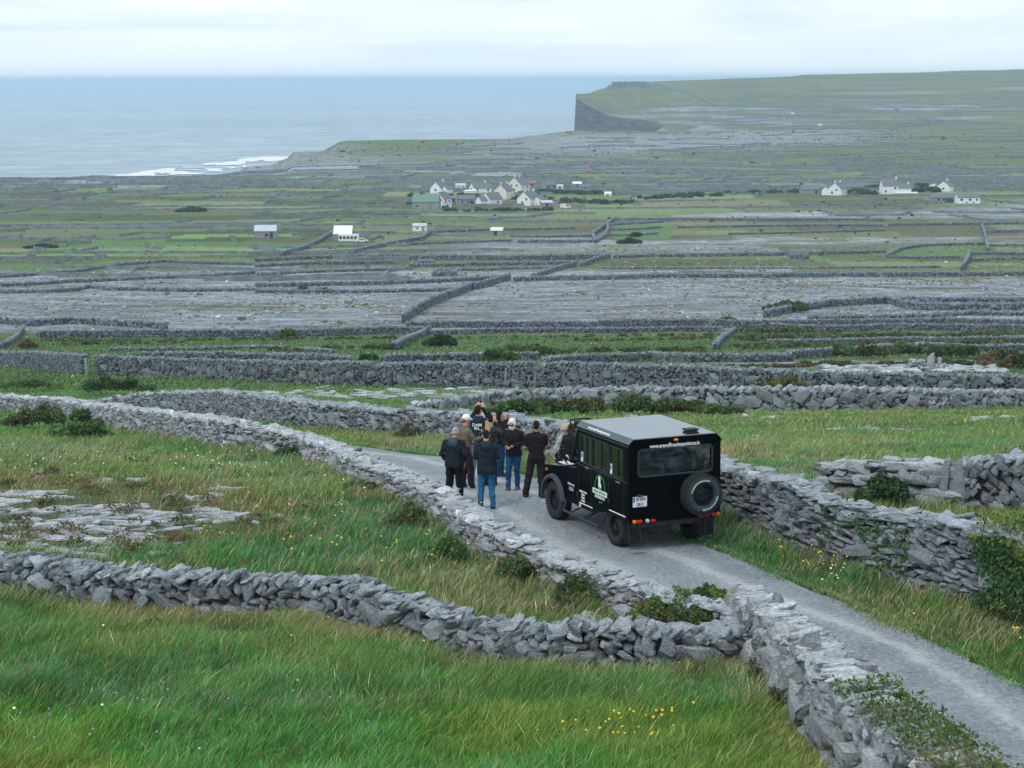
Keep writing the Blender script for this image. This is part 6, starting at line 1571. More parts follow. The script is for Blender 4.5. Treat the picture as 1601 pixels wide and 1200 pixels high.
# mud flaps, steps, side bar
for y0, y1 in ((-.36, -.02), (-W + .02, -W + .36)):
    b = MB(); b.bbox(.22, .235, y0, y1, .16, .62); b.build('mud_flap', M['black_plastic'], truck)
b = MB(); b.tube([(1.15, .06, .31), (2.80, .06, .31)], .028, 10)
for x in (1.3, 1.9, 2.5): b.tube([(x, .06, .31), (x, -.35, .46)], .02)
b.build('side_step', M['seam'], truck)
b = MB(); b.tube([(2.80, .06, .31), (2.82, -.02, .55)], .02); b.build('step_bracket', M['seam'], truck)
for sgn, y0, y1 in ((1, -.22, .02), (-1, -1.79, -1.62)):
    b = MB(); b.tube([(-.02, y1, HB), (-.10, y1, .19), (-.10, y0, .19), (-.02, y0, HB)], .013, 6); b.bbox(-.17, -.04, min(y0, y1), max(y0, y1), .178, .192); b.build('rear_step', M['black_plastic'], truck)
# lamps
def lamp(y, z, r, m, name='tail_light', w_=None):
    b = MB()
    if w_: b.prism(rrect(y - w_ / 2, y + w_ / 2, z - r, z + r, r * .9, 4), 0, -.035, 0.0)
    else: b.cyl((0, y, z), (-.035, y, z), r, r * .9, 14); b.ball((-.033, y, z), r * .9, 12, (.35, 1, 1))
    return b.build(name, M[m], truck)
for (y, m, nm) in ((-.115, 'amber_lens', 'indicator'), (-.185, 'red_lens', 'brake_light'), (-.25, 'red_lens', 'tail_light'), (-1.93, 'amber_lens', 'indicator'), (-1.865, 'red_lens', 'brake_light'), (-1.80, 'red_lens', 'tail_light')): lamp(y, .625, .037 if m == 'amber_lens' else .034, m, nm)
lamp(-.395, .622, .04, 'clear_lens', 'reversing_light'); lamp(-1.685, .622, .04, 'red_lens', 'fog_light'); lamp(-.515, .622, .026, 'red_lens', 'reflector', .095); lamp(-1.545, .612, .026, 'red_lens', 'reflector', .095)
b = MB(); b.cyl((3.74, 0.0, .985), (3.74, .02, .985), .028, n=12); b.build('side_indicator', M['amber_lens'], truck)
b = MB(); b.cyl((2.13, 0, .535), (2.13, .012, .535), .045, n=16); b.build('fuel_cap', M['worn_white'], truck)
# number plate
b = MB(); b.bbox(-.012, 0, -.385, -.085, .905, 1.105); np_ = b.build('number_plate', M['plate'], truck, bevel=.004)
b = MB(); b.bbox(-.0145, -.0125, -.125, -.088, .995, 1.102); b.build('plate_band', M['decal_blue'], np_)
b = MB(); b.ball((-.03, -.23, 1.125), .05, 12, (.5, 1.6, .5)); b.build('plate_lamp', M['seam'], truck, smooth=True)
def text(s, size, mat, place, parent=truck, name='lettering', bold=0.0, squash=1.0, ext=.002):
    cu = bpy.data.curves.new(name, 'FONT'); cu.body = s; cu.size = size; cu.extrude = ext; cu.offset = bold; cu.align_x = 'CENTER'; cu.align_y = 'CENTER'; cu.resolution_u = 2
    t = bpy.data.objects.new(name, cu); COL.objects.link(t); bpy.context.view_layer.update()
    me = bpy.data.meshes.new_from_object(t.evaluated_get(bpy.context.evaluated_depsgraph_get())); bpy.data.objects.remove(t)
    me.materials.clear(); me.materials.append(M[mat]); o = bpy.data.objects.new(name, me); link(o, parent); me.name = name
    # place: ('rear', y, z) faces -X ; ('left', x, z, y) faces +Y ; ('chamfer', x)
    if place[0] == 'rear': o.matrix_local = Matrix(((0, 0, -1, -.004 - (place[3] if len(place) > 3 else 0)), (-squash, 0, 0, place[1]), (0, 1, 0, place[2]), (0, 0, 0, 1)))
    elif place[0] == 'left': o.matrix_local = Matrix(((-squash, 0, 0, place[1]), (0, 0, 1, place[3]), (0, 1, 0, place[2]), (0, 0, 0, 1)))
    elif place[0] == 'chamfer':
        s2 = math.sqrt(.5); o.matrix_local = Matrix(((-squash, 0, 0, place[1]), (0, -s2, s2, -CH / 2 + .004), (0, s2, s2, HT + CH / 2 + .004), (0, 0, 0, 1)))
    return o
text('www.aranoffroadexperience.ie', .105, 'decal', ('rear', -.97, 2.055, .012), bold=.0012, squash=.82)
text('www.aranoffroadexperience.ie', .085, 'decal', ('chamfer', 1.38), bold=.0012, squash=.92)
text('03 WW', .082, 'ink', ('rear', -.25, 1.048, .010), np_, bold=.0012, squash=.75); text('2813', .085, 'ink', ('rear', -.235, .952, .010), np_, bold=.0012, squash=.8)
# door logo: green arch over a white animal figure, white banner, line below
lx = 1.24
b = MB(); vs = []; n = 25
for k in range(n):
    t = R(180 * k / (n - 1)); 
    for rx_, rz_ in ((.215, .27), (.235, .295)):
        for y in (.003, .007): vs.append((lx + rx_ * math.cos(t), y, 1.02 + rz_ * math.sin(t)))
fs = []
for k in range(n - 1):
    for a, c in ((0, 1), (1, 3), (3, 2), (2, 0)): fs.append((k * 4 + a, k * 4 + c, k * 4 + 4 + c, k * 4 + 4 + a))
b.add(vs, fs); lg = b.build('door_logo', M['decal_green'], truck)
b = MB(); b.prism([(lx + .05, 1.05), (lx + .07, 1.12), (lx + .055, 1.19), (lx + .075, 1.25), (lx + .03, 1.285), (lx - .015, 1.27), (lx - .03, 1.22), (lx - .015, 1.17), (lx - .055, 1.12), (lx - .065, 1.05)], 1, .003, .008); b.build('white_figure', M['decal'], lg)
b = MB(); b.prism([(lx + .06, 1.02), (lx - .09, 1.02), (lx - .06, 1.07), (lx - .01, 1.05), (lx + .02, 1.09)], 1, .009, .012); b.build('grass_mark', M['decal_green'], lg)
b = MB(); b.box((lx, .006, .965), (.63, .006, .10)); bn = b.build('banner', M['decal'], lg)
text('ARAN OFFROAD', .085, 'decal_green', ('left', lx, .965, .0115), bn, bold=.001, squash=.85)
text('EXPERIENCE', .078, 'decal', ('left', lx, .865, .006), lg, bold=.0012)
b = MB(); b.box((lx - .03, .005, .775), (.16, .005, .022), ry=R(8)); b.build('green_dash', M['decal_green'], lg)
for k, (s_, z_) in enumerate((('OFFROAD TOURS', .83), ('HIKING', .77), ('FISHING', .71), ('CYCLING', .65))): text(s_, .052, 'decal', ('left', 2.0, z_, .006), squash=.8, bold=.0015)
b = MB(); b.box((1.87, .005, .592), (.60, .005, .020)); b.build('sill_line', M['decal'], truck); b = MB(); b.box((.475, .005, .705), (.70, .005, .020)); b.build('sill_line', M['decal'], truck)
text('Follow us on', .058, 'decal', ('left', 2.56, .885, .006), bold=.0012)
for k, (m, s_) in enumerate((('decal_blue', 'f'), ('decal_pink', 'o'), ('decal_teal', 't'))):
    b = MB(); b.box((2.63 - k * .075, .005, .79), (.062, .005, .085)); q = b.build('social_mark', M[m], truck); text(s_, .07, 'decal', ('left', 2.63 - k * .075, .79, .009), q)
for (x, z) in ((2.08, 1.53), (.78, 1.52)):
    b = MB(); b.prism(rrect(x - .045, x + .045, z - .105, z + .105, .044, 5), 1, -.014, -.008); q = b.build('window_sticker', M['decal'], truck)
    b = MB(); b.prism([(x + .034 * math.cos(t), z + .035 + .048 * math.sin(t)) for t in np.linspace(0, 2 * math.pi, 17)[:-1]], 1, -.007, -.003); b.build('sticker_disc', M['decal_teal'], q)
for (x, z) in ((1.78, 1.355), (.42, 1.325)):
    b = MB(); b.bbox(x - .10, x + .10, .004, .03, z - .012, z + .012); b.build('door_handle', M['chrome'], truck, bevel=.004)
# door shut lines as thin proud seams
for x, z0, z1 in ((1.635, .52, 1.98), (2.235, .52, 2.0), (.865, 1.0, 1.98), (.20, HB, 1.98)):
    b = MB(); b.bbox(x - .004, x + .004, 0, .004, z0, z1); b.build('door_seam', M['seam'], truck)
for x, z in ((2.26, .75), (.84, .88), (2.26, 1.6), (.86, 1.62), (1.64, 1.7)):
    b = MB(); b.bbox(x - .018, x + .018, 0, .02, z - .04, z + .04); b.build('hinge', M['seam'], truck)
# mirror and round bowl on the wing, snorkel-like post
b = MB(); b.tube([(2.98, -.08, 1.20), (2.98, -.06, 1.30)], .012); b.ball((2.96, -.06, 1.345), .072, 16, (.75, 1, 1)); b.build('wing_mirror', M['decal'], truck, smooth=True)
b = MB(); b.ball((2.925, -.045, 1.345), .05, 14, (.8, 1, 1)); b.build('mirror_glass', M['black_plastic'], truck, smooth=True)
b = MB(); b.bbox(2.9, 3.3, -.26, -.04, 1.195, 1.215); b.build('wing_plate', M['chrome'], truck)
b = MB(); b.tube([(2.62, .0, 1.22), (2.62, .16, 1.45)], .01); b.bbox(2.60, 2.64, .10, .24, 1.40, 1.62); b.build('door_mirror', M['black_plastic'], truck)
# ------------------------------------------------------------------ people: one continuous body each, clothes as its children
class Blob:
    def __init__(s): s.m = MB()
    def cap(s, a, ra, b, rb, flat=None, n=14):
        """tapered capsule; flat = (sx, sy) squashes the section in local x / y"""
        a, b = Vector(a), Vector(b); d = b - a; L = d.length
        q = d.to_track_quat('Z', 'Y') if L > 1e-6 else Matrix.Identity(3).to_quaternion()
        rings = []
        for k in range(5): t = math.pi / 2 * (1 - k / 4); rings.append((-ra * math.sin(t), max(ra * math.cos(t), ra * .04)))
        for k in range(5): t = math.pi / 2 * k / 4; rings.append((L + rb * math.sin(t), max(rb * math.cos(t), rb * .04)))
        vs = []
        for h, r_ in rings:
            for i in range(n):
                t = 2 * math.pi * i / n; p = q @ Vector((r_ * math.cos(t), r_ * math.sin(t), h))
                if flat: p.x *= flat[0]; p.y *= flat[1]
                vs.append(a + p)
        fs = [(k * n + i, k * n + (i + 1) % n, (k + 1) * n + (i + 1) % n, (k + 1) * n + i) for k in range(len(rings) - 1) for i in range(n)] + [tuple(range(n - 1, -1, -1)), tuple(range((len(rings) - 1) * n, len(rings) * n))]
        s.m.add(vs, fs); return s
    def ell(s, c, r3, n=16, rot=None):
        m = MB(); m.ball((0, 0, 0), 1, n, r3); vs = [Vector(v) for v in m.v]
        if rot is not None: vs = [rot @ v for v in vs]
        s.m.add([v + Vector(c) for v in vs], m.f); return s
    def chain(s, pts):
        for (a, ra), (b, rb) in zip(pts[:-1], pts[1:]): s.cap(a, ra, b, rb)
        return s
    def loft(s, rings, n=22):
        """rings: (centre Vector, rx, ry), flat closed ends"""
        vs = []
        for c, rx, ry in rings:
            for i in range(n):
                t = 2 * math.pi * i / n; e = .82
                cx_, sy2 = math.cos(t), math.sin(t)
                vs.append(c + Vector((rx * math.copysign(abs(cx_) ** e, cx_), ry * math.copysign(abs(sy2) ** e, sy2), 0)))
        s.m.add(vs, [(k * n + i, k * n + (i + 1) % n, (k + 1) * n + (i + 1) % n, (k + 1) * n + i) for k in range(len(rings) - 1) for i in range(n)] + [tuple(range(n - 1, -1, -1)), tuple(range((len(rings) - 1) * n, len(rings) * n))]); return s
    def build(s, name, mat, parent, voxel=.011, smooth=3, fac=.5, folds=0.0):
        me = bpy.data.meshes.new('tmp'); me.from_pydata(s.m.v, [], s.m.f); o = bpy.data.objects.new('tmp', me); COL.objects.link(o)
        r_ = o.modifiers.new('r', 'REMESH'); r_.mode = 'VOXEL'; r_.voxel_size = voxel; r_.use_smooth_shade = True
        if smooth: q = o.modifiers.new('s', 'SMOOTH'); q.iterations = smooth; q.factor = fac
        bpy.context.view_layer.update(); dg = bpy.context.evaluated_depsgraph_get()
        m2 = bpy.data.meshes.new_from_object(o.evaluated_get(dg)); bpy.data.objects.remove(o); bpy.data.meshes.remove(me)
        if folds:
            nv = len(m2.vertices); co = np.empty(nv * 3); no = np.empty(nv * 3); m2.vertices.foreach_get('co', co); m2.vertices.foreach_get('normal', no); co = co.reshape(-1, 3); no = no.reshape(-1, 3)
            sd_ = len(bpy.data.objects) % 97; f_ = fbm(co[:, 0] * 9 + co[:, 2] * 5 + co[:, 1] * 4, co[:, 2] * 22 + co[:, 0] * 6, sd_, 3) - .5
            co += no * (f_ * folds)[:, None]; m2.vertices.foreach_set('co', co.ravel()); m2.update()
        m2.name = name; m2.materials.clear(); m2.materials.append(mat); m2.polygons.foreach_set('use_smooth', [True] * len(m2.polygons))
        ob = bpy.data.objects.new(name, m2); link(ob, parent); return ob

def person(px, py, H, face, label, top, bottom, shoe, skin='skin', hair=None, hairc=None, arms=('hang', 'hang'), style='jacket', feet=None, lean=0.0, side=0.0, headyaw=0.0, headpitch=0.0, extra=(), build=1.0, d=None, woman=False, knee=.0):
    """face: heading in degrees, 0 = away from the camera, positive = turned to its left"""
    g = ground(px, py) if d is None else at(px, py, d)
    zr = g[2] + (.012 if d is None else 0)
    if d is not None: zr = float(hbase(g[0], g[1])) + .012
    k = H / 1.75; S = lambda *v: Vector((v[0] * k, v[1] * k, v[2] * k))
    feet = feet or ((-.11, .0), (.11, .02))
    hipz = .93 - knee * .05
    hip = [Vector((-.09, 0, hipz)), Vector((.09, 0, hipz))]
    ank = [Vector((feet[0][0], feet[0][1], .09)), Vector((feet[1][0], feet[1][1], .09))]
    kn = []
    for i in range(2):
        m = hip[i] * .47 + ank[i] * .53; m.y += .035 + knee * .05; kn.append(m)
    ML = Matrix.Rotation(-lean, 4, 'X') @ Matrix.Rotation(side, 4, 'Y')
    P0 = Vector((0, 0, .95))
    def up(v): return P0 + (ML @ (Vector(v) - P0))
    sw = (.175 if woman else .195) * build
    sh = [up((-sw + .012, 0, 1.385)), up((sw - .012, 0, 1.385))]; neck = up((0, -.01, 1.49)); chest = up((0, .01, 1.30)); waist = up((0, 0, 1.08))
    HM = Matrix.Rotation(headyaw, 4, 'Z') @ Matrix.Rotation(-headpitch, 4, 'X')
    def hd(v): return up((0, .0, 1.53)) + (HM @ (Vector(v)))
    poses = {'hang': ((.235, -.03, 1.14), (.245, .05, .90), (0, .15, -1)), 'bent': ((.25, -.02, 1.15), (.19, .20, 1.06), (-.2, 1, .1)), 'front': ((.26, -.02, 1.16), (.07, .24, 1.14), (-.5, .8, .15)),
             'pocket': ((.28, -.07, 1.15), (.20, .08, .97), (-.1, .3, -1)), 'raise': ((.24, .20, 1.29), (.075, .19, 1.55), (-.25, .1, 1)), 'low': ((.22, .03, 1.16), (.10, .17, .99), (-.6, .5, -.4)), 'camera': ((.22, .26, 1.36), (.08, .27, 1.62), (-.3, .1, 1)), 'back': ((.24, -.10, 1.16), (.12, -.14, .98), (-.6, 0, -.4)),
             'reach': ((.22, .12, 1.18), (.13, .36, 1.20), (-.1, 1, .05))}
    el, wr, hdir = [], [], []
    for i, sg in ((0, -1), (1, 1)):
        e, w_, h_ = poses[arms[i]]; el.append(up((e[0] * sg, e[1], e[2]))); wr.append(up((w_[0] * sg, w_[1], w_[2]))); hdir.append((ML.to_3x3() @ Vector((h_[0] * sg, h_[1], h_[2]))).normalized())
    root = empty('person', (g[0], g[1], zr), R(face)); tag(root, label, 'person', 'people standing on the lane')
    def sc_(b): b.m.v = [(x * k, y * k, z * k) for x, y, z in b.m.v]; return b
    # body: one continuous skin
    b = Blob()
    b.loft([(Vector((0, 0, .90)), .14, .10), (waist, .125, .09), (up((0, .01, 1.28)), .155, .105), (up((0, 0, 1.37)), .15, .09), (up((0, -.005, 1.43)), .085, .065), (up((0, -.005, 1.48)), .05, .05)])
    b.cap(neck + Vector((0, 0, -.06)), .062, hd((0, .0, .02)), .055)
    rot = (ML @ HM).to_3x3()
    b.ell(hd((0, .012, .115)), (.073, .092, .112), 18, rot); b.ell(hd((0, .045, .045)), (.052, .055, .055), 14, rot)      # skull, jaw
    b.cap(hd((0, .100, .115)), .011, hd((0, .118, .088)), .016); b.cap(hd((-.03, .092, .135)), .012, hd((.03, .092, .135)), .012); b.cap(hd((-.02, .092, .060)), .008, hd((.02, .092, .060)), .008)
    for sg in (-1, 1): b.ell(hd((sg * .075, -.002, .10)), (.012, .022, .033), 10, rot)
    for i, sg in ((0, -1), (1, 1)):
        b.chain([(sh[i], .056), (el[i], .043)]); b.chain([(el[i], .041), (wr[i], .029)])
        dd_ = hdir[i]; across = dd_.cross(Vector((0, 0, 1)) if abs(dd_.z) < .8 else Vector((0, 1, 0))).normalized(); pn = dd_.cross(across).normalized() * (1 if dd_.z < .5 else -1)
        pc = wr[i] + dd_ * .05; b.cap(wr[i] + dd_ * .01 - across * .012, .022, pc + dd_ * .025 - across * .02, .021); b.cap(wr[i] + dd_ * .01 + across * .012, .022, pc + dd_ * .025 + across * .02, .021)
        for f, (o_, l_) in enumerate(((-.030, .062), (-.010, .074), (.011, .070), (.031, .054))):
            a0 = pc + dd_ * .035 + across * o_; a1 = a0 + dd_ * l_ * .5 + pn * .008; a2 = a1 + dd_ * l_ * .34 + pn * .022; a3 = a2 + dd_ * .010 + pn * .022
            b.chain([(a0, .0105), (a1, .0098), (a2, .0092), (a3, .0082)])
        th = -1 if i == 0 else 1
        t0 = wr[i] + dd_ * .025 - across * .028 * sg; b.chain([(t0, .013), (t0 + dd_ * .03 - across * sg * .028 + pn * .01, .0115), (t0 + dd_ * .062 - across * sg * .030 + pn * .024, .0095)])
        b.chain([(hip[i] + Vector((0, 0, -.02)), .09), (kn[i], .055)]); b.chain([(kn[i], .055), (ank[i], .038)]); b.cap(ank[i] + Vector((0, -.02, -.04)), .035, ank[i] + Vector((0, .12, -.055)), .028)
    body = sc_(b).build('body', M[skin], root, .0072 * k, 2, .4)
    # trousers
    b = Blob(); fw = 1.0
    b.cap((-.075, -.01, hipz + .02), .118, (.075, -.01, hipz + .02), .118, (1, .92)); b.cap((0, 0, hipz + .04), .135, waist + Vector((0, 0, -.04)), .125, (1.15, .82))
    wd_ = 1.18 if bottom in ('tr_black', 'tr_dark') else 1.0
    for i in (0, 1):
        b.chain([(hip[i] + Vector((0, -.005, -.02)), .108), (hip[i] * .5 + kn[i] * .5, .09 * (wd_ * .5 + .5)), (kn[i], .074 * wd_), (kn[i] * .5 + ank[i] * .5 + Vector((0, -.012, 0)), .068 * wd_), (ank[i] + Vector((0, 0, .02)), .060 * wd_), (ank[i] + Vector((0, .01, -.025)), .064 * wd_)])
        b.cap(ank[i] + Vector((0, .0, .05)), .062 * wd_, ank[i] + Vector((0, .0, .055)), .066 * wd_)
    sc_(b).build('trousers', M[bottom], root, .011 * k, 2, folds=.034)
    for i in (0, 1):
        b = Blob(); a = ank[i]; b.cap(a + Vector((0, -.035, -.045)), .045, a + Vector((0, .06, -.050)), .045, (.95, 1)); b.cap(a + Vector((0, .06, -.052)), .045, a + Vector((0, .14, -.062)), .034, (1.1, 1)); b.cap(a + Vector((0, -.01, -.03)), .045, a + Vector((0, -.005, .03)), .045)
        s_ = sc_(b).build('shoe', M[shoe], root, .009, 2)
        m = MB(); m.box((0, 0, 0), (.095 * k, .275 * k, .022 * k)); so = m.build('sole', M['sole'], s_, bevel=.006); so.location = ((a.x) * k, (a.y + .05) * k, (a.z - .088) * k)
    # top
    b = Blob(); hem = {'jacket': .86, 'coat': .80, 'polo': .88, 'sweater': .86}[style]; puff = {'jacket': 1.13, 'coat': 1.16, 'polo': 1.02, 'sweater': 1.08}[style] * build
    wn = .93 if woman else 1.0
    b.loft([(Vector((0, 0, hem)), .168 * puff, .128 * puff), (Vector((0, 0, hem + .05)), .170 * puff, .130 * puff), (waist, .150 * puff * wn, .118 * puff), (up((0, .01, 1.22)), .165 * puff * wn, .125 * puff), (up((0, .01, 1.31)), .178 * puff * wn, .125 * puff),
            (up((0, 0, 1.385)), .168 * puff * wn, .108 * puff), (up((0, -.008, 1.435)), .115, .085), (up((0, -.01, 1.465)), .072, .068), (up((0, -.005, 1.505)), .064, .062)])
    for sg in (-1, 1): b.cap(up((sg * .04, -.01, 1.45)), .052, sh[0 if sg < 0 else 1] + Vector((0, 0, .0)), .060 * puff)
    for i in (0, 1):
        if style == 'polo': mid = sh[i] * .45 + el[i] * .55; b.chain([(sh[i], .064 * puff), (mid, .062), (sh[i] * .30 + el[i] * .70, .064)])
        else:
            pz = .9 + .1 * puff; w3 = wr[i] * .93 + el[i] * .07
            b.chain([(sh[i], .063 * pz), (sh[i] * .5 + el[i] * .5, .060 * pz), (el[i], .054 * pz), (el[i] * .5 + wr[i] * .5, .050 * pz), (w3, .042 * pz)])
    tp = sc_(b).build({'jacket': 'jacket', 'coat': 'jacket', 'polo': 'polo_shirt', 'sweater': 'sweater'}[style], M[top], root, .0115 * k, 3, folds=.040)
    if 'hood' in extra:
        b = Blob(); b.ell(up((0, -.115, 1.40)), (.125, .07, .11), 14); b.ell(up((0, -.085, 1.47)), (.12, .075, .05), 14); b.cap(up((-.085, -.04, 1.485)), .04, up((.085, -.04, 1.485)), .04); hm = 'hood_dark' if 'hoodgrey' not in extra else 'hood_grey'
        sc_(b).build('hood', M[hm], tp, .010, 3)
    if 'collar' in extra:
        b = Blob(); b.cap(up((-.05, -.02, 1.495)), .030, up((.05, -.02, 1.495)), .030, (1, 1.6)); sc_(b).build('collar', M[top], tp, .009, 2)
    # hair
    if hair:
        b = Blob(); hm = M[hairc]
        if hair in ('short', 'cropped'):
            t = 1.0 if hair == 'cropped' else 1.06
            b.ell(hd((0, -.004, .140)), (.0765 * t, .092 * t, .094 * t), 18, rot); b.ell(hd((0, -.045, .085)), (.064 * t, .050, .060), 14, rot)
        elif hair == 'fluffy':
            b.ell(hd((0, -.010, .150)), (.088, .100, .098), 18, rot); b.ell(hd((0, -.045, .085)), (.083, .064, .075), 14, rot)
            for sg in (-1, 1): b.ell(hd((sg * .076, .01, .115)), (.024, .05, .055), 12, rot)
        elif hair == 'bob':
            b.ell(hd((0, -.012, .145)), (.086, .102, .100), 18, rot); b.ell(hd((0, -.05, .06)), (.085, .062, .10), 14, rot)
            for sg in (-1, 1): b.cap(hd((sg * .072, .01, .13)), .030, hd((sg * .070, -.01, -.01)), .030)
        elif hair == 'long':
            b.ell(hd((0, -.012, .145)), (.084, .100, .100), 18, rot); b.cap(hd((0, -.06, .10)), .075, hd((0, -.095, -.10)), .060, (1.1, .7)); b.cap(hd((0, -.095, -.10)), .060, hd((.01, -.10, -.26)), .035, (1.2, .7))
            for sg in (-1, 1): b.cap(hd((sg * .07, .0, .12)), .026, hd((sg * .075, -.04, -.12)), .024)
        if hair in ('short', 'fluffy', 'bob', 'long', 'cropped'): sc_(b).build('hair', hm, root, .009 * k, 2)
    if 'cap' in extra:
        b = Blob(); b.ell(hd((0, -.002, .150)), (.088, .104, .090), 18, rot); b.cap(hd((-.05, .10, .135)), .016, hd((.05, .10, .135)), .016); b.cap(hd((-.04, .145, .125)), .011, hd((.04, .145, .125)), .011); b.cap(hd((0, .10, .135)), .020, hd((0, .14, .127)), .016, (1.6, 1)); b.cap(hd((0, 0, .235)), .012, hd((0, 0, .242)), .010)
        sc_(b).build('cap', M['cap_white'], root, .0085, 2)
    if 'beanie' in extra:
        b = Blob(); b.ell(hd((0, -.008, .165)), (.092, .104, .098), 18, rot); b.cap(hd((-.03, -.03, .115)), .075, hd((.03, -.03, .115)), .075, (1, 1.1)); bn_ = sc_(b).build('beanie', M['knit_black'], root, .0095, 2)
        b = Blob(); b.ell(hd((0, -.02, .285)), (.045, .045, .042), 12); sc_(b).build('bobble', M['knit_black'], bn_, .0085, 0)
    if 'beard' in extra:
        b = Blob(); b.ell(hd((0, .072, .028)), (.058, .050, .050), 14, rot); b.ell(hd((0, .105, .070)), (.034, .018, .014), 12, rot)
        for sg in (-1, 1): b.cap(hd((sg * .062, .035, .09)), .018, hd((sg * .05, .065, .04)), .026)
        sc_(b).build('beard', M['hair_white'], root, .0085, 2)
    if 'sunglasses' in extra:
        m = MB()
        for sg in (-1, 1):
            c = hd((sg * .033, .104, .118)) * k; m.ball(c, .026 * k, 12, (1.05, .3, .75)); m.cyl(hd((sg * .055, .10, .12)) * k, hd((sg * .078, .0, .115)) * k, .005, n=6)
        m.cyl(hd((-.015, .108, .122)) * k, hd((.015, .108, .122)) * k, .004, n=6); m.build('sunglasses', M['rim'], root)
    elif 'face' in extra:
        for sg in (-1, 1):
            m = MB(); m.ball(hd((sg * .032, .095, .118)) * k, .0125 * k, 10, (1.1, .7, .7)); e_ = m.build('eye', M['decal'], root, smooth=True); m = MB(); m.ball(hd((sg * .032, .1025, .118)) * k, .0065 * k, 8, (1, .7, 1)); m.build('iris', M['rim'], e_, smooth=True)
        m = MB(); m.ball(hd((0, .0995, .060)) * k, .02 * k, 10, (1.1, .22, .28)); m.build('mouth', M['lips'], root, smooth=True)
    if 'print' in extra:
        txts = (('DAM', 1.33), ('IRL', 1.25))
        for s_, z_ in txts:
            t = text(s_, .10 * k, 'decal', ('left', 0, 0, 0), tp, 'back_print', .002); c_ = up((0, -.155 * puff, z_)) * k; t.matrix_local = Matrix(((1, 0, 0, c_.x), (0, 0, -1, c_.y), (0, 1, 0, c_.z), (0, 0, 0, 1)))
    def held(nm, at_, size, mat, cat, lab, rx=0, lens=False):
        c = at_ * k; m = MB(); m.box((0, 0, 0), size)
        if lens: m.cyl((0, size[1] / 2, 0), (0, size[1] / 2 + .05, 0), .028, n=14)
        o = m.build(nm, M[mat], None, bevel=.004); Rz = Matrix.Rotation(R(face), 4, 'Z')
        o.matrix_world = Matrix.Translation(Vector((g[0], g[1], zr)) + (Rz.to_3x3() @ c)) @ Rz @ Matrix.Rotation(rx, 4, 'X'); tag(o, lab, cat); return o
    for e in extra:
        if isinstance(e, tuple):
            nm, lab = e
            mid = (wr[0] + wr[1]) / 2
            if nm == 'phone': held('phone', mid + Vector((0, .09, .03)), (.075, .15, .010), 'rim', 'phone', lab, R(25))
            if nm == 'phone_right': held('phone', wr[1] + hdir[1] * .11 + Vector((-.01, .01, .02)), (.075, .15, .010), 'rim', 'phone', lab, R(20))
            if nm == 'camera': held('camera', hd((0, .17, .10)), (.13, .07, .085), 'rim', 'camera', lab, 0, True)
    return root
M['sole'] = simple('shoe_sole', (.40, .38, .34), .8)
M['lips'] = simple('lips', (.30, .09, .08), .5)
M['hair_grey'] = cloth('grey_hair', (.30, .30, .30), .35, 40); M['hair_white'] = cloth('white_hair', (.72, .72, .70), .12, 40); M['hair_dark'] = cloth('dark_hair', (.012, .010, .010), .4, 40); M['hair_black'] = cloth('near_black_hair', (.008, .007, .008), .4, 40); M['hair_blonde'] = cloth('blonde_hair', (.46, .33, .17), .35, 36); M['hair_ash'] = cloth('ash_blonde_hair', (.42, .36, .28), .3, 36); M['hair_brown'] = cloth('brown_hair', (.045, .022, .016), .3, 36); M['hair_red'] = cloth('ginger_hair', (.22, .09, .045), .3, 36)
M['top_black'] = cloth('black_softshell', (.008, .014, .018)); M['top_navy'] = cloth('dark_navy_waterproof', (.009, .017, .030)); M['top_tan'] = cloth('olive_tan_canvas', (.13, .115, .08)); M['top_hoodie'] = cloth('dark_blue_hoodie', (.012, .024, .034)); M['top_puffer'] = cloth('dark_quilted_nylon', (.018, .024, .028), .3, 9, .5, 1.0, .03, 18)
M['top_aubergine'] = cloth('dark_plum_cotton', (.014, .008, .011)); M['top_sweater'] = cloth('dark_knit', (.013, .010, .012)); M['top_grey'] = cloth('pale_grey_knit', (.34, .38, .41), .4, 14, two=(.46, .50, .53)); M['top_coat'] = cloth('black_wool', (.008, .009, .010)); M['knit_black'] = cloth('black_knit', (.008, .008, .009), .3, 40)
M['tr_black'] = cloth('black_trousers', (.006, .007, .008)); M['tr_dark'] = cloth('dark_plum_trousers', (.016, .012, .015)); M['jeans'] = cloth('mid_blue_denim', (.018, .105, .235), .25, 6, two=(.035, .16, .32)); M['jeans_dark'] = cloth('dark_blue_denim', (.010, .055, .15), .3, 6); M['tr_grey'] = cloth('grey_trousers', (.16, .17, .18))
M['shoe_black'] = simple('black_leather', (.012, .011, .010), .5); M['shoe_brown'] = simple('brown_suede', (.22, .085, .035), .85); M['shoe_pale'] = simple('pale_boots', (.42, .39, .33), .8); M['shoe_hike'] = simple('dark_brown_boots', (.045, .028, .020), .8); M['cap_white'] = cloth('white_cotton_cap', (.78, .80, .84), .05); M['hood_dark'] = cloth('navy_hood', (.016, .026, .040)); M['hood_grey'] = cloth('grey_shoulder', (.045, .065, .078))

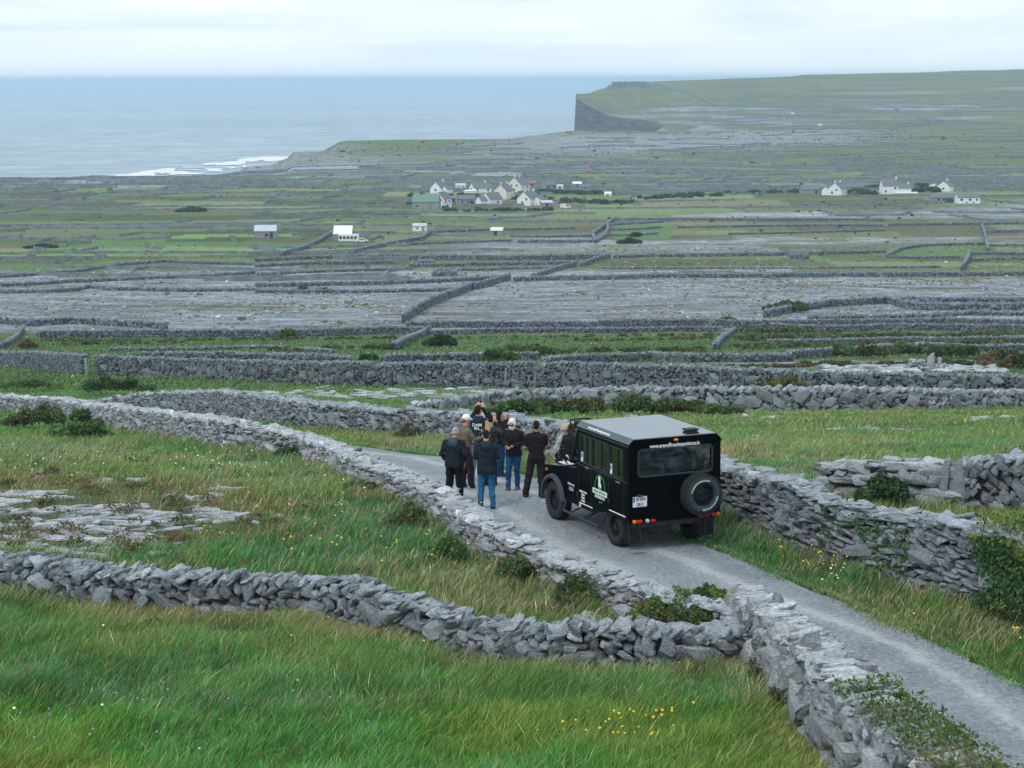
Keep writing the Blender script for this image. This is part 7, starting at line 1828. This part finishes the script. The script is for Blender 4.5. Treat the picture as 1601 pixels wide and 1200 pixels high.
person(710, 789, 1.70, -18, 'grey haired man in black jacket and black trousers seen from behind, nearest the wall', 'top_black', 'tr_black', 'shoe_black', 'skin_red', 'cropped', 'hair_grey', ('pocket', 'pocket'), 'jacket', ((-.15, 0), (.13, .05)), .04, headyaw=-.35, headpitch=.35, extra=('hood', 'hoodgrey'), build=1.12)
person(760, 797, 1.72, 2, 'person in navy hooded jacket and bright blue jeans seen from behind', 'top_navy', 'jeans', 'shoe_hike', 'skin', 'cropped', 'hair_dark', ('front', 'front'), 'coat', ((-.13, .03), (.14, 0)), .05, headpitch=.35, extra=('hood',), build=1.06)
person(727, 764, 1.72, -62, 'man in white cap and olive jacket holding a phone out in front', 'top_tan', 'tr_dark', 'shoe_pale', 'skin', 'short', 'hair_red', ('bent', 'reach'), 'jacket', ((-.12, 0), (.12, .10)), .02, headyaw=-.1, headpitch=.15, extra=('cap', 'face', ('phone_right', 'dark phone held out by the man in the white cap')))
person(747, 752, 1.83, -8, 'tall dark haired man in dark hoodie with white back print raising a camera', 'top_hoodie', 'tr_grey', 'shoe_pale', 'skin', 'short', 'hair_dark', ('camera', 'camera'), 'jacket', ((-.14, 0), (.12, .06)), -.02, side=.03, headyaw=-.35, headpitch=-.1, extra=('hood', 'print', ('camera', 'small camera held up by the tall dark haired man')))
person(765, 760, 1.66, -14, 'woman in black bobble hat with long blonde hair and dark quilted jacket', 'top_puffer', 'tr_dark', 'shoe_black', 'skin', 'long', 'hair_blonde', ('bent', 'raise'), 'jacket', None, .03, headyaw=-.2, extra=('beanie',), woman=True)
person(781, 745, 1.62, -112, 'dark haired woman in black jacket and jeans holding hands up to her face', 'top_coat', 'jeans_dark', 'shoe_hike', 'skin', 'bob', 'hair_black', ('raise', 'raise'), 'jacket', None, .03, headyaw=.1, extra=('face',), woman=True)
person(803, 767, 1.68, 160, 'white haired bearded man in sunglasses, dark sweater and jeans looking down at his phone', 'top_sweater', 'jeans_dark', 'shoe_brown', 'skin_red', 'fluffy', 'hair_white', ('front', 'front'), 'sweater', ((-.06, -.08), (.10, .14)), .12, headpitch=.38, extra=('beard', 'sunglasses', ('phone', 'phone in the hands of the white haired man')), build=1.08)
person(838, 778, 1.71, 4, 'man in dark plum polo shirt and dark trousers seen from behind', 'top_aubergine', 'tr_dark', 'shoe_black', 'skin_tan', 'cropped', 'hair_dark', ('low', 'low'), 'polo', ((-.24, .0), (.12, -.05)), .02, headpitch=.15, extra=('collar',), build=1.08)
person(876, 762, 1.56, -120, 'fair haired woman in pale grey sweater leaning beside the front of the vehicle', 'top_grey', 'tr_dark', 'shoe_black', 'skin', 'fluffy', 'hair_ash', ('raise', 'bent'), 'sweater', None, .14, headpitch=.25, headyaw=.3, extra=('face',), woman=True, d=44.0)
person(889, 770, 1.60, -50, 'dark haired person in a black coat at the front of the vehicle', 'top_coat', 'tr_black', 'shoe_black', 'skin', 'bob', 'hair_brown', ('front', 'pocket'), 'coat', None, .10, headpitch=.3, d=43.2, woman=True, build=1.1)
person(971, 700, 1.62, -20, 'person hidden behind the vehicle, only brown hair showing over the roof', 'top_coat', 'tr_black', 'shoe_black', 'skin', 'fluffy', 'hair_brown', ('hang', 'hang'), 'coat', None, .0, d=44.9)
